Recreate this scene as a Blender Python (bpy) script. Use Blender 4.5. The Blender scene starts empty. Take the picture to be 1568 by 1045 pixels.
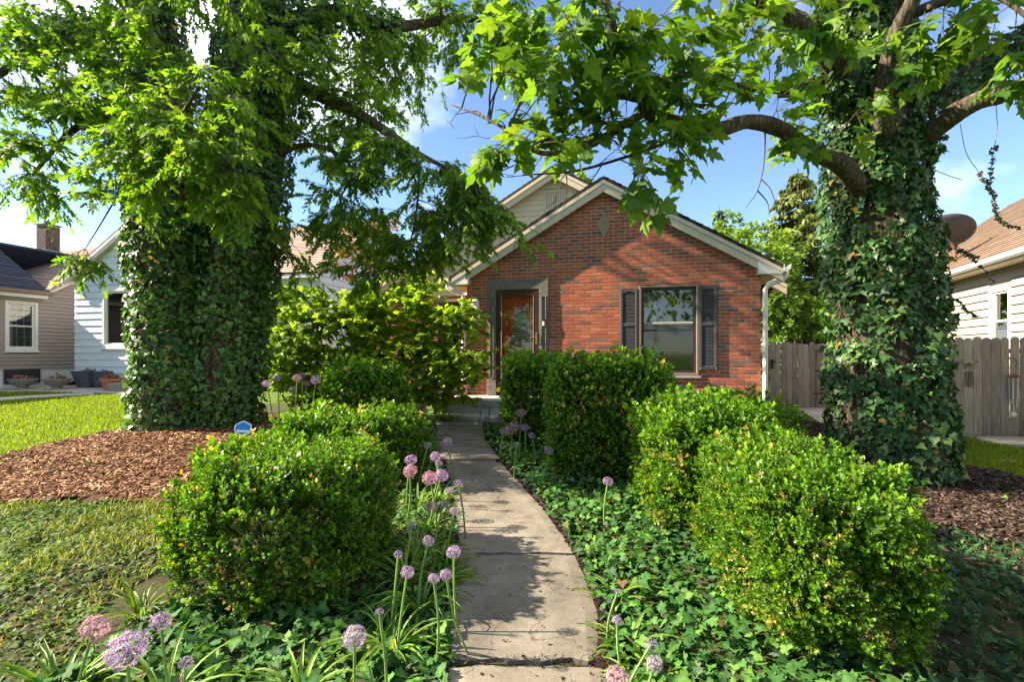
import bpy, math, random
import numpy as np
from mathutils import Vector, Matrix

# ------------------------------------------------------------------ camera, sky, sun, exposure
SC = bpy.context.scene
COL = SC.collection
rng = np.random.default_rng(7)
random.seed(7)
F, CX, HY, CH = 760.0, 784.0, 540.0, 1.57      # focal length, centre column, horizon row (photo pixels), eye height (m)

cam_d = bpy.data.cameras.new('camera')
cam_d.sensor_width = 36.0
cam_d.lens = F / 1568 * 36.0
cam_d.shift_y = (HY - 522.5) / 1568
cam_d.clip_start = 0.05
cam_d.clip_end = 3000
cam = bpy.data.objects.new('camera', cam_d)
cam.location = (0, 0, CH)
cam.rotation_euler = (math.radians(90), 0, 0)
COL.objects.link(cam)
SC.camera = cam

SUN_EL, SUN_AZ = math.radians(34), math.radians(-87)   # azimuth clockwise from +Y: the sun stands to the left
SUN_DIR = Vector((math.sin(SUN_AZ) * math.cos(SUN_EL), math.cos(SUN_AZ) * math.cos(SUN_EL), math.sin(SUN_EL)))
world = bpy.data.worlds.new('World')
SC.world = world
world.use_nodes = True
wn, wl_ = world.node_tree.nodes, world.node_tree.links
wn.clear()
w_out = wn.new('ShaderNodeOutputWorld')
w_bg = wn.new('ShaderNodeBackground')
w_sky = wn.new('ShaderNodeTexSky')
w_sky.sky_type = 'NISHITA'
w_sky.sun_disc = False
w_sky.sun_elevation = SUN_EL
w_sky.sun_rotation = SUN_AZ
w_sky.air_density = 1.0
w_sky.dust_density = 0.3
w_sky.altitude = 1200
w_sky.ozone_density = 3.0
w_bg.inputs['Strength'].default_value = 0.10
w_tc = wn.new('ShaderNodeTexCoord')
w_map = wn.new('ShaderNodeMapping')
w_map.inputs['Scale'].default_value = (0.55, 0.55, 0.9)
w_map.inputs['Location'].default_value = (17.43, 4.19, 4.31)
w_noise = wn.new('ShaderNodeTexNoise')
w_noise.inputs['Scale'].default_value = 2.1
w_noise.inputs['Detail'].default_value = 6
w_noise.inputs['Roughness'].default_value = 0.55
w_ramp = wn.new('ShaderNodeValToRGB')
w_ramp.color_ramp.elements[0].position = 0.45
w_ramp.color_ramp.elements[0].color = (0, 0, 0, 1)
w_ramp.color_ramp.elements[1].position = 0.70
w_ramp.color_ramp.elements[1].color = (0.92, 0.92, 0.92, 1)
w_mix = wn.new('ShaderNodeMix')
w_mix.data_type = 'RGBA'
w_mix.inputs['B'].default_value = (6.0, 5.75, 5.5, 1)        # sunlit thin cloud
wl_.new(w_tc.outputs['Generated'], w_map.inputs['Vector'])
wl_.new(w_map.outputs['Vector'], w_noise.inputs['Vector'])
wl_.new(w_noise.outputs['Fac'], w_ramp.inputs['Fac'])
wl_.new(w_ramp.outputs['Color'], w_mix.inputs['Factor'])
w_gain = wn.new('ShaderNodeMix')
w_gain.data_type = 'RGBA'
w_gain.blend_type = 'MULTIPLY'
w_gain.inputs['Factor'].default_value = 1.0
w_gain.inputs['B'].default_value = (0.5, 0.5, 0.5, 1)         # clear sky at half the strength of the cloud
wl_.new(w_sky.outputs['Color'], w_gain.inputs['A'])
wl_.new(w_gain.outputs['Result'], w_mix.inputs['A'])
wl_.new(w_mix.outputs['Result'], w_bg.inputs['Color'])
wl_.new(w_bg.outputs['Background'], w_out.inputs['Surface'])

sun_d = bpy.data.lights.new('sun', 'SUN')
sun_d.energy = 3.4
sun_d.angle = math.radians(0.6)
sun_d.color = (1.0, 0.86, 0.66)
sun = bpy.data.objects.new('sun', sun_d)
sun.rotation_euler = (-SUN_DIR).to_track_quat('-Z', 'Y').to_euler()
sun.location = (-20, 0, 20)
COL.objects.link(sun)

SC.view_settings.view_transform = 'Standard'
SC.view_settings.look = 'None'
SC.view_settings.gamma = 1.0
SC.view_settings.exposure = 2.6
SC.view_settings.use_curve_mapping = False
SC.render.engine = 'CYCLES'
SC.cycles.max_bounces = 9
SC.cycles.diffuse_bounces = 5
SC.cycles.glossy_bounces = 4
SC.cycles.transmission_bounces = 6
SC.cycles.transparent_max_bounces = 8
SC.cycles.caustics_reflective = False
SC.cycles.caustics_refractive = False
SC.cycles.use_denoising = True

# ------------------------------------------------------------------ helpers
def smooth(a, b, x):
    t = np.clip((x - a) / (b - a), 0, 1)
    return t * t * (3 - 2 * t)

def gz(x, y):
    """height of the ground: it rises gently from the street to the houses, stays flat along the right-hand fence"""
    x = np.asarray(x, float); y = np.asarray(y, float)
    ramp = 0.35 * np.clip((y - 2.4) / 6.1, 0, 1) + 0.2 * np.clip((y - 9.0) / 7.0, 0, 1)
    side = 1 - smooth(2.2, 5.6, x)
    mound = 0.13 * np.exp(-(((x + 4.6) / 1.7) ** 2 + ((y - 7.4) / 1.7) ** 2))
    mound2 = 0.06 * np.exp(-(((x - 4.6) / 1.3) ** 2 + ((y - 5.6) / 1.2) ** 2))
    return ramp * side + mound + mound2

def gzf(x, y):
    return float(gz(x, y))

def P(px, py, d):
    return Vector(((px - CX) / F * d, d, CH - (py - HY) / F * d))

def G(px, py):
    """point of the ground seen at a photo pixel"""
    d = 5.0
    for _ in range(60):
        x = (px - CX) / F * d
        d = 0.5 * d + 0.5 * min(80, F * (CH - gzf(x, d)) / max(py - HY, 1.0))
    x = (px - CX) / F * d
    return Vector((x, d, gzf(x, d)))

def origin_of(o):
    p = Vector((0, 0, 0))
    while o is not None:
        p += o.location
        o = o.parent
    return p

def tag(o, label=None, cat=None, group=None, kind=None):
    if label: o['label'] = label
    if cat: o['category'] = cat
    if group: o['group'] = group
    if kind: o['kind'] = kind
    return o

def empty(name, loc, rz=0.0, label=None, cat=None, group=None, kind=None):
    o = bpy.data.objects.new(name, None)
    o.location = loc
    o.rotation_euler = (0, 0, rz)
    o.empty_display_size = 0.2
    COL.objects.link(o)
    return tag(o, label, cat, group, kind)

def link(name, me, parent=None, mat=None):
    if mat is not None and len(me.materials) == 0:
        me.materials.append(mat)
    o = bpy.data.objects.new(name, me)
    COL.objects.link(o)
    if parent is not None:
        o.parent = parent
    return o

class MB:
    """collects shapes and links them as one mesh"""
    def __init__(self):
        self.v = []; self.f = []
    def add(self, vs, fs):
        n = len(self.v)
        self.v.extend([tuple(p) for p in vs])
        self.f.extend([tuple(i + n for i in q) for q in fs])
        return self
    def box(self, x0, x1, y0, y1, z0, z1):
        return self.add([(x0, y0, z0), (x1, y0, z0), (x1, y1, z0), (x0, y1, z0), (x0, y0, z1), (x1, y0, z1), (x1, y1, z1), (x0, y1, z1)],
                        [(0, 3, 2, 1), (4, 5, 6, 7), (0, 1, 5, 4), (1, 2, 6, 5), (2, 3, 7, 6), (3, 0, 4, 7)])
    def cbox(self, x0, x1, y0, y1, z0, z1, b=0.006):
        """box with chamfered long edges on its outer (-y) side"""
        b = min(b, (x1 - x0) * .45, (z1 - z0) * .45, (y1 - y0) * .9)
        vs = [(x0, y1, z0), (x1, y1, z0), (x1, y1, z1), (x0, y1, z1),
              (x0, y0 + b, z0), (x1, y0 + b, z0), (x1, y0 + b, z1), (x0, y0 + b, z1),
              (x0 + b, y0, z0 + b), (x1 - b, y0, z0 + b), (x1 - b, y0, z1 - b), (x0 + b, y0, z1 - b)]
        fs = [(0, 1, 2, 3), (8, 11, 10, 9)]
        for k in range(4):
            j = (k + 1) % 4
            fs.append((k, 4 + k, 4 + j, j)); fs.append((4 + k, 8 + k, 8 + j, 4 + j))
        return self.add(vs, [tuple(reversed(q)) for q in fs])
    def prism(self, poly, a, b, axis='y'):
        """polygon (two coordinates) pushed along an axis from a to b; axis y: (x,z), z: (x,y), x: (y,z)"""
        def p(q, t):
            return {'y': (q[0], t, q[1]), 'z': (q[0], q[1], t), 'x': (t, q[0], q[1])}[axis]
        n = len(poly)
        vs = [p(q, a) for q in poly] + [p(q, b) for q in poly]
        fs = [tuple(range(n)), tuple(range(2 * n - 1, n - 1, -1))]
        for k in range(n):
            j = (k + 1) % n
            fs.append((k, k + n, j + n, j))
        return self.add(vs, fs)
    def tube(self, pts, rad, n=8, cap=True):
        pts = [Vector(p) for p in pts]
        if not hasattr(rad, '__len__'):
            rad = [rad] * len(pts)
        base = len(self.v)
        ref = None
        for i, p in enumerate(pts):
            t = (pts[min(i + 1, len(pts) - 1)] - pts[max(i - 1, 0)])
            if t.length < 1e-9: t = Vector((0, 0, 1))
            t.normalize()
            if ref is None:
                ref = Vector((1, 0, 0)) if abs(t.x) < 0.8 else Vector((0, 1, 0))
            ref = (ref - t * ref.dot(t))
            if ref.length < 1e-6: ref = t.orthogonal()
            ref.normalize()
            bi = t.cross(ref)
            for k in range(n):
                a = 2 * math.pi * k / n
                self.v.append(tuple(p + (ref * math.cos(a) + bi * math.sin(a)) * rad[i]))
        for i in range(len(pts) - 1):
            for k in range(n):
                j = (k + 1) % n
                self.f.append((base + i * n + k, base + i * n + j, base + (i + 1) * n + j, base + (i + 1) * n + k))
        if cap:
            self.f.append(tuple(base + k for k in range(n - 1, -1, -1)))
            e = base + (len(pts) - 1) * n
            self.f.append(tuple(e + k for k in range(n)))
        return self
    def lathe(self, prof, c=(0, 0, 0), n=20):
        base = len(self.v)
        for r, z in prof:
            for k in range(n):
                a = 2 * math.pi * k / n
                self.v.append((c[0] + r * math.cos(a), c[1] + r * math.sin(a), c[2] + z))
        for i in range(len(prof) - 1):
            for k in range(n):
                j = (k + 1) % n
                self.f.append((base + i * n + k, base + i * n + j, base + (i + 1) * n + j, base + (i + 1) * n + k))
        self.f.append(tuple(base + k for k in range(n - 1, -1, -1)))
        e = base + (len(prof) - 1) * n
        self.f.append(tuple(e + k for k in range(n)))
        return self
    def mesh(self, name, off=None):
        me = bpy.data.meshes.new(name)
        v = self.v
        if off is not None and off.length > 0:
            v = [(a - off.x, b - off.y, c - off.z) for a, b, c in v]
        me.from_pydata(v, [], self.f)
        return me
    def build(self, name, mat, parent=None, world=False, smooth_=False, loc=None):
        off = None
        if world and parent is not None:
            off = origin_of(parent)
        if loc is not None:
            off = Vector(loc)
        me = self.mesh(name, off)
        if smooth_:
            me.shade_smooth()
        o = link(name, me, parent, mat)
        if loc is not None:
            o.location = loc
        return o

def np_mesh(name, V, Ftri, cols=None):
    """triangle mesh from numpy arrays with an optional colour per vertex"""
    me = bpy.data.meshes.new(name)
    V = np.ascontiguousarray(V, dtype=np.float32); Ftri = np.ascontiguousarray(Ftri, dtype=np.int32)
    nf = len(Ftri)
    me.vertices.add(len(V)); me.vertices.foreach_set('co', V.ravel())
    me.loops.add(nf * 3); me.loops.foreach_set('vertex_index', Ftri.ravel())
    me.polygons.add(nf)
    me.polygons.foreach_set('loop_start', np.arange(0, nf * 3, 3, dtype=np.int32))
    me.polygons.foreach_set('loop_total', np.full(nf, 3, dtype=np.int32))
    if cols is not None:
        at = me.color_attributes.new('Col', 'FLOAT_COLOR', 'POINT')
        c4 = np.ones((len(V), 4), dtype=np.float32); c4[:, :3] = cols
        at.data.foreach_set('color', c4.ravel())
    me.update(calc_edges=True)
    return me

def unit(a):
    a = np.asarray(a, float)
    return a / np.maximum(np.linalg.norm(a, axis=-1, keepdims=True), 1e-9)

def frames(dirs, norms):
    """rotation matrices whose y axis is the leaf's tip direction and whose z axis its upper face"""
    y = unit(dirs)
    x = unit(np.cross(y, norms))
    z = np.cross(x, y)
    return np.stack([x, y, z], axis=2)

def scatter_mesh(name, tpls, R, T, S, cols, pick=None):
    """join many placed templates into one mesh; tpls: list of (V, F) with V (k,3); cols (N,3)"""
    N = len(T)
    if pick is None:
        pick = rng.integers(0, len(tpls), N)
    Vs, Fs, Cs, base = [], [], [], 0
    S = np.broadcast_to(np.asarray(S, float).reshape(-1, 1) if np.ndim(S) < 2 else S, (N, 1) if np.ndim(S) < 2 else (N, 3))
    for t, (V, Ft) in enumerate(tpls):
        m = np.nonzero(pick == t)[0]
        if len(m) == 0: continue
        k = len(V)
        W = V[None] * S[m][:, None, :]
        W = np.einsum('nij,nkj->nki', R[m], W) + T[m][:, None, :]
        Vs.append(W.reshape(-1, 3))
        Fs.append((Ft[None] + (base + np.arange(len(m)) * k)[:, None, None]).reshape(-1, 3))
        Cs.append(np.repeat(cols[m], k, axis=0))
        base += len(m) * k
    return np_mesh(name, np.concatenate(Vs), np.concatenate(Fs), np.concatenate(Cs))

def in_ball(n):
    p = rng.normal(size=(n, 3))
    return unit(p) * rng.random((n, 1)) ** (1 / 3)

def colmix(n, pal, jit=0.12):
    """n random colours from a palette of (weight, rgb)"""
    w = np.array([q[0] for q in pal], float); w /= w.sum()
    c = np.array([q[1] for q in pal], float)[rng.choice(len(pal), n, p=w)]
    c = c * (1 + jit * rng.normal(size=(n, 1))) * (1 + 0.05 * rng.normal(size=(n, 3)))
    return np.clip(c, 0.003, 0.95)

# ------------------------------------------------------------------ materials
def srgb(r, g, b):
    f = lambda c: (c / 255 / 12.92) if c / 255 <= 0.04045 else ((c / 255 + 0.055) / 1.055) ** 2.4
    return (f(r), f(g), f(b))

class NT:
    def __init__(self, name):
        self.m = bpy.data.materials.new(name)
        self.m.use_nodes = True
        self.t = self.m.node_tree
        self.t.nodes.clear()
        self.out = self.n('ShaderNodeOutputMaterial')
    def n(self, kind, **kw):
        nd = self.t.nodes.new(kind)
        for k, v in kw.items():
            setattr(nd, k, v)
        return nd
    def l(self, a, b):
        self.t.links.new(a, b)
    def coords(self, scale=(1, 1, 1), kind='Object'):
        tc = self.n('ShaderNodeTexCoord'); mp = self.n('ShaderNodeMapping')
        mp.inputs['Scale'].default_value = scale
        self.l(tc.outputs[kind], mp.inputs['Vector'])
        return mp.outputs['Vector']
    def wcoords(self, scale=(1, 1, 1)):
        g = self.n('ShaderNodeNewGeometry'); mp = self.n('ShaderNodeMapping')
        mp.inputs['Scale'].default_value = scale
        self.l(g.outputs['Position'], mp.inputs['Vector'])
        return mp.outputs['Vector']
    def noise(self, vec, scale, detail=4, rough=0.55):
        nd = self.n('ShaderNodeTexNoise')
        nd.inputs['Scale'].default_value = scale; nd.inputs['Detail'].default_value = detail; nd.inputs['Roughness'].default_value = rough
        if vec is not None: self.l(vec, nd.inputs['Vector'])
        return nd.outputs['Fac']
    def ramp(self, fac, stops):
        r = self.n('ShaderNodeValToRGB')
        e = r.color_ramp.elements
        while len(e) < len(stops): e.new(0.5)
        for q, (p, c) in zip(e, stops):
            q.position = p; q.color = (*c, 1) if len(c) == 3 else c
        self.l(fac, r.inputs['Fac'])
        return r.outputs['Color']
    def mix(self, a, b, fac, blend='MIX'):
        m = self.n('ShaderNodeMix', data_type='RGBA', blend_type=blend)
        for s, v in (('A', a), ('B', b), ('Factor', fac)):
            if isinstance(v, (int, float)): m.inputs[s].default_value = v
            elif isinstance(v, tuple): m.inputs[s].default_value = (*v, 1)
            else: self.l(v, m.inputs[s])
        return m.outputs['Result']
    def math(self, op, a, b=0.0):
        m = self.n('ShaderNodeMath', operation=op)
        for i, v in enumerate((a, b)):
            if isinstance(v, (int, float)): m.inputs[i].default_value = v
            else: self.l(v, m.inputs[i])
        return m.outputs[0]
    def bump(self, h, strength=0.3, dist=0.01):
        b = self.n('ShaderNodeBump')
        b.inputs['Strength'].default_value = strength; b.inputs['Distance'].default_value = dist
        self.l(h, b.inputs['Height'])
        return b.outputs['Normal']
    def pbr(self, color, rough=0.7, normal=None, spec=0.35, metal=0.0, coat=0.0):
        b = self.n('ShaderNodeBsdfPrincipled')
        if isinstance(color, tuple): b.inputs['Base Color'].default_value = (*color, 1)
        else: self.l(color, b.inputs['Base Color'])
        if isinstance(rough, (int, float)): b.inputs['Roughness'].default_value = rough
        else: self.l(rough, b.inputs['Roughness'])
        b.inputs['Specular IOR Level'].default_value = spec
        b.inputs['Metallic'].default_value = metal
        b.inputs['Coat Weight'].default_value = coat
        if normal is not None: self.l(normal, b.inputs['Normal'])
        return b.outputs['BSDF']
    def done(self, sh):
        self.l(sh, self.out.inputs['Surface'])
        return self.m

MAT = {}
def leaf_mat(name, trans=0.42, tint=(1.15, 1.25, 0.45), rough=0.42, spec=0.35):
    t = NT(name)
    at = t.n('ShaderNodeAttribute'); at.attribute_name = 'Col'
    v = t.wcoords((1, 1, 1))
    c = t.mix(at.outputs['Color'], t.ramp(t.noise(v, 40, 2), [(0.3, (0.75, 0.75, 0.75)), (0.7, (1.2, 1.2, 1.2))]), 1.0, 'MULTIPLY')
    p = t.pbr(c, rough, spec=spec)
    tr = t.n('ShaderNodeBsdfTranslucent')
    t.l(t.mix(c, tint, 1.0, 'MULTIPLY'), tr.inputs['Color'])
    mx = t.n('ShaderNodeMixShader'); mx.inputs['Fac'].default_value = trans
    t.l(p, mx.inputs[1]); t.l(tr.outputs['BSDF'], mx.inputs[2])
    MAT[name] = t.done(mx.outputs['Shader'])
leaf_mat('maple_leaf', 0.5, (1.7, 1.6, 0.5), 0.5, 0.25)
leaf_mat('silver_leaf', 0.54, (1.8, 1.7, 0.5), 0.5, 0.25)
leaf_mat('ivy_leaf', 0.26, (1.4, 1.5, 0.45), 0.45, 0.3)
leaf_mat('box_leaf', 0.38, (1.5, 1.5, 0.35), 0.42, 0.35)
leaf_mat('shrub_leaf', 0.58, (1.7, 1.6, 0.45), 0.48, 0.3)
leaf_mat('grass_leaf', 0.4, (1.4, 1.4, 0.45), 0.5, 0.3)
leaf_mat('ground_leaf', 0.26, (1.4, 1.5, 0.45), 0.6, 0.12)
leaf_mat('needle_leaf', 0.3, (1.3, 1.3, 0.5), 0.55, 0.25)
leaf_mat('petal', 0.4, (1.15, 0.9, 1.1), 0.6, 0.15)

def simple(name, color, rough=0.6, spec=0.35, metal=0.0, bump=None, vary=0.15, vscale=6.0):
    t = NT(name)
    v = t.coords()
    nz = t.noise(v, vscale, 5, 0.6)
    lo = tuple(c * (1 - vary) for c in color); hi = tuple(min(1, c * (1 + vary)) for c in color)
    c = t.ramp(nz, [(0.3, lo), (0.7, hi)])
    nm = t.bump(t.noise(v, bump[0], 4), bump[1], bump[2]) if bump else None
    MAT[name] = t.done(t.pbr(c, rough, nm, spec, metal))
    return MAT[name]
simple('white_trim', (0.70, 0.68, 0.64), 0.5, vary=0.06)
simple('cream_trim', (0.56, 0.50, 0.38), 0.55, vary=0.08)
simple('soffit', (0.62, 0.52, 0.38), 0.6, vary=0.06)
simple('gray_frame', (0.155, 0.14, 0.125), 0.65, vary=0.28, vscale=14, bump=(60, .2, .003))
simple('door_brown', (0.045, 0.014, 0.012), 0.35, spec=0.5, vary=0.2)
simple('brass', (0.62, 0.42, 0.16), 0.3, metal=1.0, vary=0.1)
simple('gold_kick', (0.75, 0.48, 0.06), 0.35, spec=0.5, vary=0.1)
simple('dark_frame', (0.035, 0.034, 0.036), 0.45, vary=0.2)
simple('taupe_frame', (0.22, 0.15, 0.11), 0.6, vary=0.15)
simple('shutter', (0.058, 0.058, 0.064), 0.5, vary=0.2, vscale=20)
simple('screen_bar', (0.33, 0.32, 0.29), 0.5, vary=0.1)
simple('black_plastic', (0.014, 0.014, 0.015), 0.4, vary=0.2)
simple('iron', (0.02, 0.018, 0.017), 0.6, vary=0.3)
simple('plate_white', (0.74, 0.72, 0.66), 0.4, vary=0.05)
simple('ornament_tan', (0.36, 0.25, 0.15), 0.7, vary=0.15)
simple('digit', (0.05, 0.03, 0.02), 0.5, vary=0.1)
simple('plaque_brown', (0.12, 0.055, 0.035), 0.6, vary=0.2)
simple('curtain', (0.80, 0.78, 0.72), 0.9, vary=0.08, vscale=3)
simple('room_dark', (0.05, 0.045, 0.04), 0.9)
simple('blind', (0.55, 0.55, 0.50), 0.6, vary=0.05)
simple('aluminium', (0.55, 0.55, 0.56), 0.35, metal=0.8, vary=0.1)
simple('dish_gray', (0.062, 0.066, 0.072), 0.5, vary=0.08)
simple('rust_pipe', (0.17, 0.075, 0.045), 0.8, vary=0.3, vscale=20)
simple('terracotta', (0.44, 0.16, 0.08), 0.75, vary=0.15, bump=(40, .2, .003))
simple('gray_planter', (0.085, 0.09, 0.10), 0.6, vary=0.12)
simple('stone_urn', (0.24, 0.215, 0.18), 0.9, vary=0.3, vscale=18, bump=(50, .5, .006))
simple('sign_blue', (0.02, 0.22, 0.62), 0.4, vary=0.04)
simple('sign_white', (0.8, 0.82, 0.85), 0.4, vary=0.02)
simple('foundation', (0.66, 0.66, 0.65), 0.85, vary=0.1, bump=(30, .3, .004))
simple('wire', (0.25, 0.26, 0.27), 0.5)
simple('flower_red', (0.5, 0.06, 0.05), 0.6, vary=0.3)
simple('soil', (0.045, 0.03, 0.02), 0.95, vary=0.4, vscale=12, bump=(30, .8, .02))
simple('lamp_white', (0.78, 0.76, 0.7), 0.35, vary=0.04)
simple('limestone', (0.50, 0.38, 0.20), 0.8, vary=0.15)
simple('weather_gray', (0.3, 0.28, 0.26), 0.8)
simple('flashing', (0.3, 0.38, 0.46), 0.5, vary=0.1)

def mk_bark():
    t = NT('bark')
    v = t.wcoords((1, 1, 0.28))
    v2 = t.wcoords((1, 1, 1))
    a = t.noise(v, 14, 6, 0.65)
    vo = t.n('ShaderNodeTexVoronoi'); vo.inputs['Scale'].default_value = 22; vo.feature = 'DISTANCE_TO_EDGE'
    t.l(v, vo.inputs['Vector'])
    h = t.math('ADD', t.math('MULTIPLY', a, 0.6), t.math('MULTIPLY', vo.outputs['Distance'], 1.1))
    c = t.ramp(h, [(0.25, (0.026, 0.019, 0.013)), (0.5, (0.08, 0.061, 0.044)), (0.8, (0.15, 0.12, 0.092))])
    c = t.mix(c, (0.11, 0.115, 0.07), t.ramp(t.noise(v2, 4, 3), [(0.5, (0, 0, 0)), (0.75, (0.5, 0.5, 0.5))]))
    MAT['bark'] = t.done(t.pbr(c, 0.9, t.bump(h, 0.6, 0.02), 0.15))
    t = NT('twig')
    c = t.ramp(t.noise(t.wcoords(), 30, 3), [(0.3, (0.04, 0.028, 0.02)), (0.7, (0.10, 0.075, 0.055))])
    MAT['twig'] = t.done(t.pbr(c, 0.85, spec=0.2))
    t = NT('vine')
    c = t.ramp(t.noise(t.wcoords(), 40, 3), [(0.3, (0.13, 0.085, 0.06)), (0.7, (0.26, 0.19, 0.14))])
    MAT['vine'] = t.done(t.pbr(c, 0.85, spec=0.2))
    t = NT('green_stem')
    c = t.ramp(t.noise(t.wcoords(), 20, 2), [(0.3, (0.10, 0.19, 0.04)), (0.7, (0.17, 0.27, 0.07))])
    MAT['green_stem'] = t.done(t.pbr(c, 0.5, spec=0.3))
mk_bark()

def mk_brick():
    t = NT('brick')
    oi = t.n('ShaderNodeObjectInfo'); ge = t.n('ShaderNodeNewGeometry')
    r = t.math('FRACT', t.math('ADD', oi.outputs['Random'], ge.outputs['Random Per Island']))
    c = t.ramp(r, [(0.0, (0.27, 0.075, 0.042)), (0.16, (0.34, 0.09, 0.046)), (0.34, (0.38, 0.115, 0.06)), (0.5, (0.30, 0.08, 0.044)),
                   (0.64, (0.42, 0.145, 0.08)), (0.76, (0.23, 0.075, 0.048)), (0.86, (0.14, 0.08, 0.062)), (1.0, (0.20, 0.11, 0.08))])
    v = t.wcoords()
    c = t.mix(c, t.ramp(t.noise(v, 45, 5, 0.7), [(0.25, (0.8, 0.8, 0.8)), (0.75, (1.5, 1.5, 1.5))]), 1.0, 'MULTIPLY')
    c = t.mix(c, (0.35, 0.27, 0.22), t.ramp(t.noise(v, 3.0, 4), [(0.55, (0, 0, 0)), (0.85, (0.22, 0.22, 0.22))]))
    c = t.mix(c, (0.07, 0.045, 0.035), t.ramp(t.noise(t.wcoords((1, 1, .45)), 2.2, 6, 0.65), [(0.52, (0, 0, 0)), (0.85, (0.28, 0.28, 0.28))]))
    MAT['brick'] = t.done(t.pbr(c, 0.85, t.bump(t.noise(v, 130, 4), 0.35, 0.004), 0.2))
    t = NT('mortar')
    v = t.wcoords()
    c = t.ramp(t.noise(v, 25, 5), [(0.3, (0.46, 0.36, 0.29)), (0.7, (0.62, 0.51, 0.42))])
    MAT['mortar'] = t.done(t.pbr(c, 0.95, t.bump(t.noise(v, 200, 3), 0.4, 0.003), 0.1))
mk_brick()
simple('sooty_brick', (0.10, 0.065, 0.055), 0.9, vary=0.4, vscale=8, bump=(60, .3, .004))

def mk_siding(name, col, grime):
    t = NT(name)
    oi = t.n('ShaderNodeObjectInfo')
    v = t.wcoords((0.6, 0.6, 3))
    c = t.ramp(t.noise(v, 3, 5), [(0.3, tuple(x * 0.92 for x in col)), (0.7, col)])
    c = t.mix(c, t.ramp(oi.outputs['Random'], [(0, (0.94, 0.94, 0.94)), (1, (1.04, 1.04, 1.04))]), 1.0, 'MULTIPLY')
    c = t.mix(c, grime, t.ramp(t.noise(t.wcoords(), 1.2, 6, 0.65), [(0.5, (0, 0, 0)), (0.9, (0.3, 0.3, 0.3))]))
    MAT[name] = t.done(t.pbr(c, 0.55, t.bump(t.noise(t.wcoords((1, 1, 12)), 10, 4), 0.12, 0.004), 0.3))
mk_siding('siding_white', (0.66, 0.69, 0.72), (0.42, 0.42, 0.38))
mk_siding('siding_beige', (0.33, 0.275, 0.245), (0.26, 0.21, 0.18))
mk_siding('siding_cream', (0.62, 0.56, 0.42), (0.44, 0.38, 0.27))
mk_siding('siding_right', (0.33, 0.295, 0.25), (0.24, 0.20, 0.16))

def mk_shingle(name, cols):
    t = NT(name)
    v = t.coords()
    br = t.n('ShaderNodeTexBrick')
    br.inputs['Scale'].default_value = 1.0
    br.inputs['Brick Width'].default_value = 0.3; br.inputs['Row Height'].default_value = 0.14
    br.inputs['Mortar Size'].default_value = 0.006
    br.inputs['Color1'].default_value = (*cols[0], 1); br.inputs['Color2'].default_value = (*cols[1], 1); br.inputs['Mortar'].default_value = (*[x * 0.35 for x in cols[0]], 1)
    t.l(v, br.inputs['Vector'])
    c = t.mix(br.outputs['Color'], t.ramp(t.noise(v, 7, 6, 0.7), [(0.25, (0.7, 0.7, 0.7)), (0.8, (1.3, 1.3, 1.3))]), 1.0, 'MULTIPLY')
    MAT[name] = t.done(t.pbr(c, 0.95, t.bump(t.noise(v, 90, 3), 0.5, 0.006), 0.15))
mk_shingle('shingle_brown', ((0.20, 0.14, 0.10), (0.155, 0.105, 0.075)))
mk_shingle('shingle_navy', ((0.035, 0.045, 0.075), (0.026, 0.033, 0.058)))
mk_shingle('shingle_pink', ((0.36, 0.27, 0.225), (0.29, 0.21, 0.175)))
mk_shingle('shingle_dark', ((0.075, 0.055, 0.048), (0.055, 0.04, 0.036)))

def mk_wood():
    t = NT('fence_wood')
    oi = t.n('ShaderNodeObjectInfo')
    tc = t.n('ShaderNodeTexCoord'); sep = t.n('ShaderNodeCombineXYZ')
    t.l(t.math('MULTIPLY', oi.outputs['Random'], 40.0), sep.inputs['X'])
    ad = t.n('ShaderNodeVectorMath', operation='ADD')
    t.l(tc.outputs['Object'], ad.inputs[0]); t.l(sep.outputs['Vector'], ad.inputs[1])
    mp = t.n('ShaderNodeMapping'); mp.inputs['Scale'].default_value = (14, 14, 0.8)
    t.l(ad.outputs['Vector'], mp.inputs['Vector'])
    g = t.noise(mp.outputs['Vector'], 3.5, 6, 0.62)
    c = t.ramp(g, [(0.25, (0.145, 0.122, 0.10)), (0.5, (0.33, 0.292, 0.25)), (0.75, (0.47, 0.425, 0.37))])
    c = t.mix(c, t.ramp(oi.outputs['Random'], [(0, (0.72, 0.72, 0.74)), (1, (1.2, 1.18, 1.12))]), 1.0, 'MULTIPLY')
    mp2 = t.n('ShaderNodeMapping'); mp2.inputs['Scale'].default_value = (2.2, 2.2, 1.2)
    t.l(ad.outputs['Vector'], mp2.inputs['Vector'])
    sx = t.n('ShaderNodeSeparateXYZ'); t.l(tc.outputs['Object'], sx.inputs['Vector'])
    low = t.ramp(sx.outputs['Z'], [(0.0, (1, 1, 1)), (0.55, (0, 0, 0))])
    c = t.mix(c, (0.11, 0.10, 0.045), t.math('MULTIPLY', t.ramp(t.noise(mp2.outputs['Vector'], 2, 4), [(0.35, (0, 0, 0)), (0.7, (0.7, 0.7, 0.7))]), low))   # algae stain at the wet foot
    MAT['fence_wood'] = t.done(t.pbr(c, 0.9, t.bump(g, 0.5, 0.006), 0.15))
mk_wood()

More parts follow.
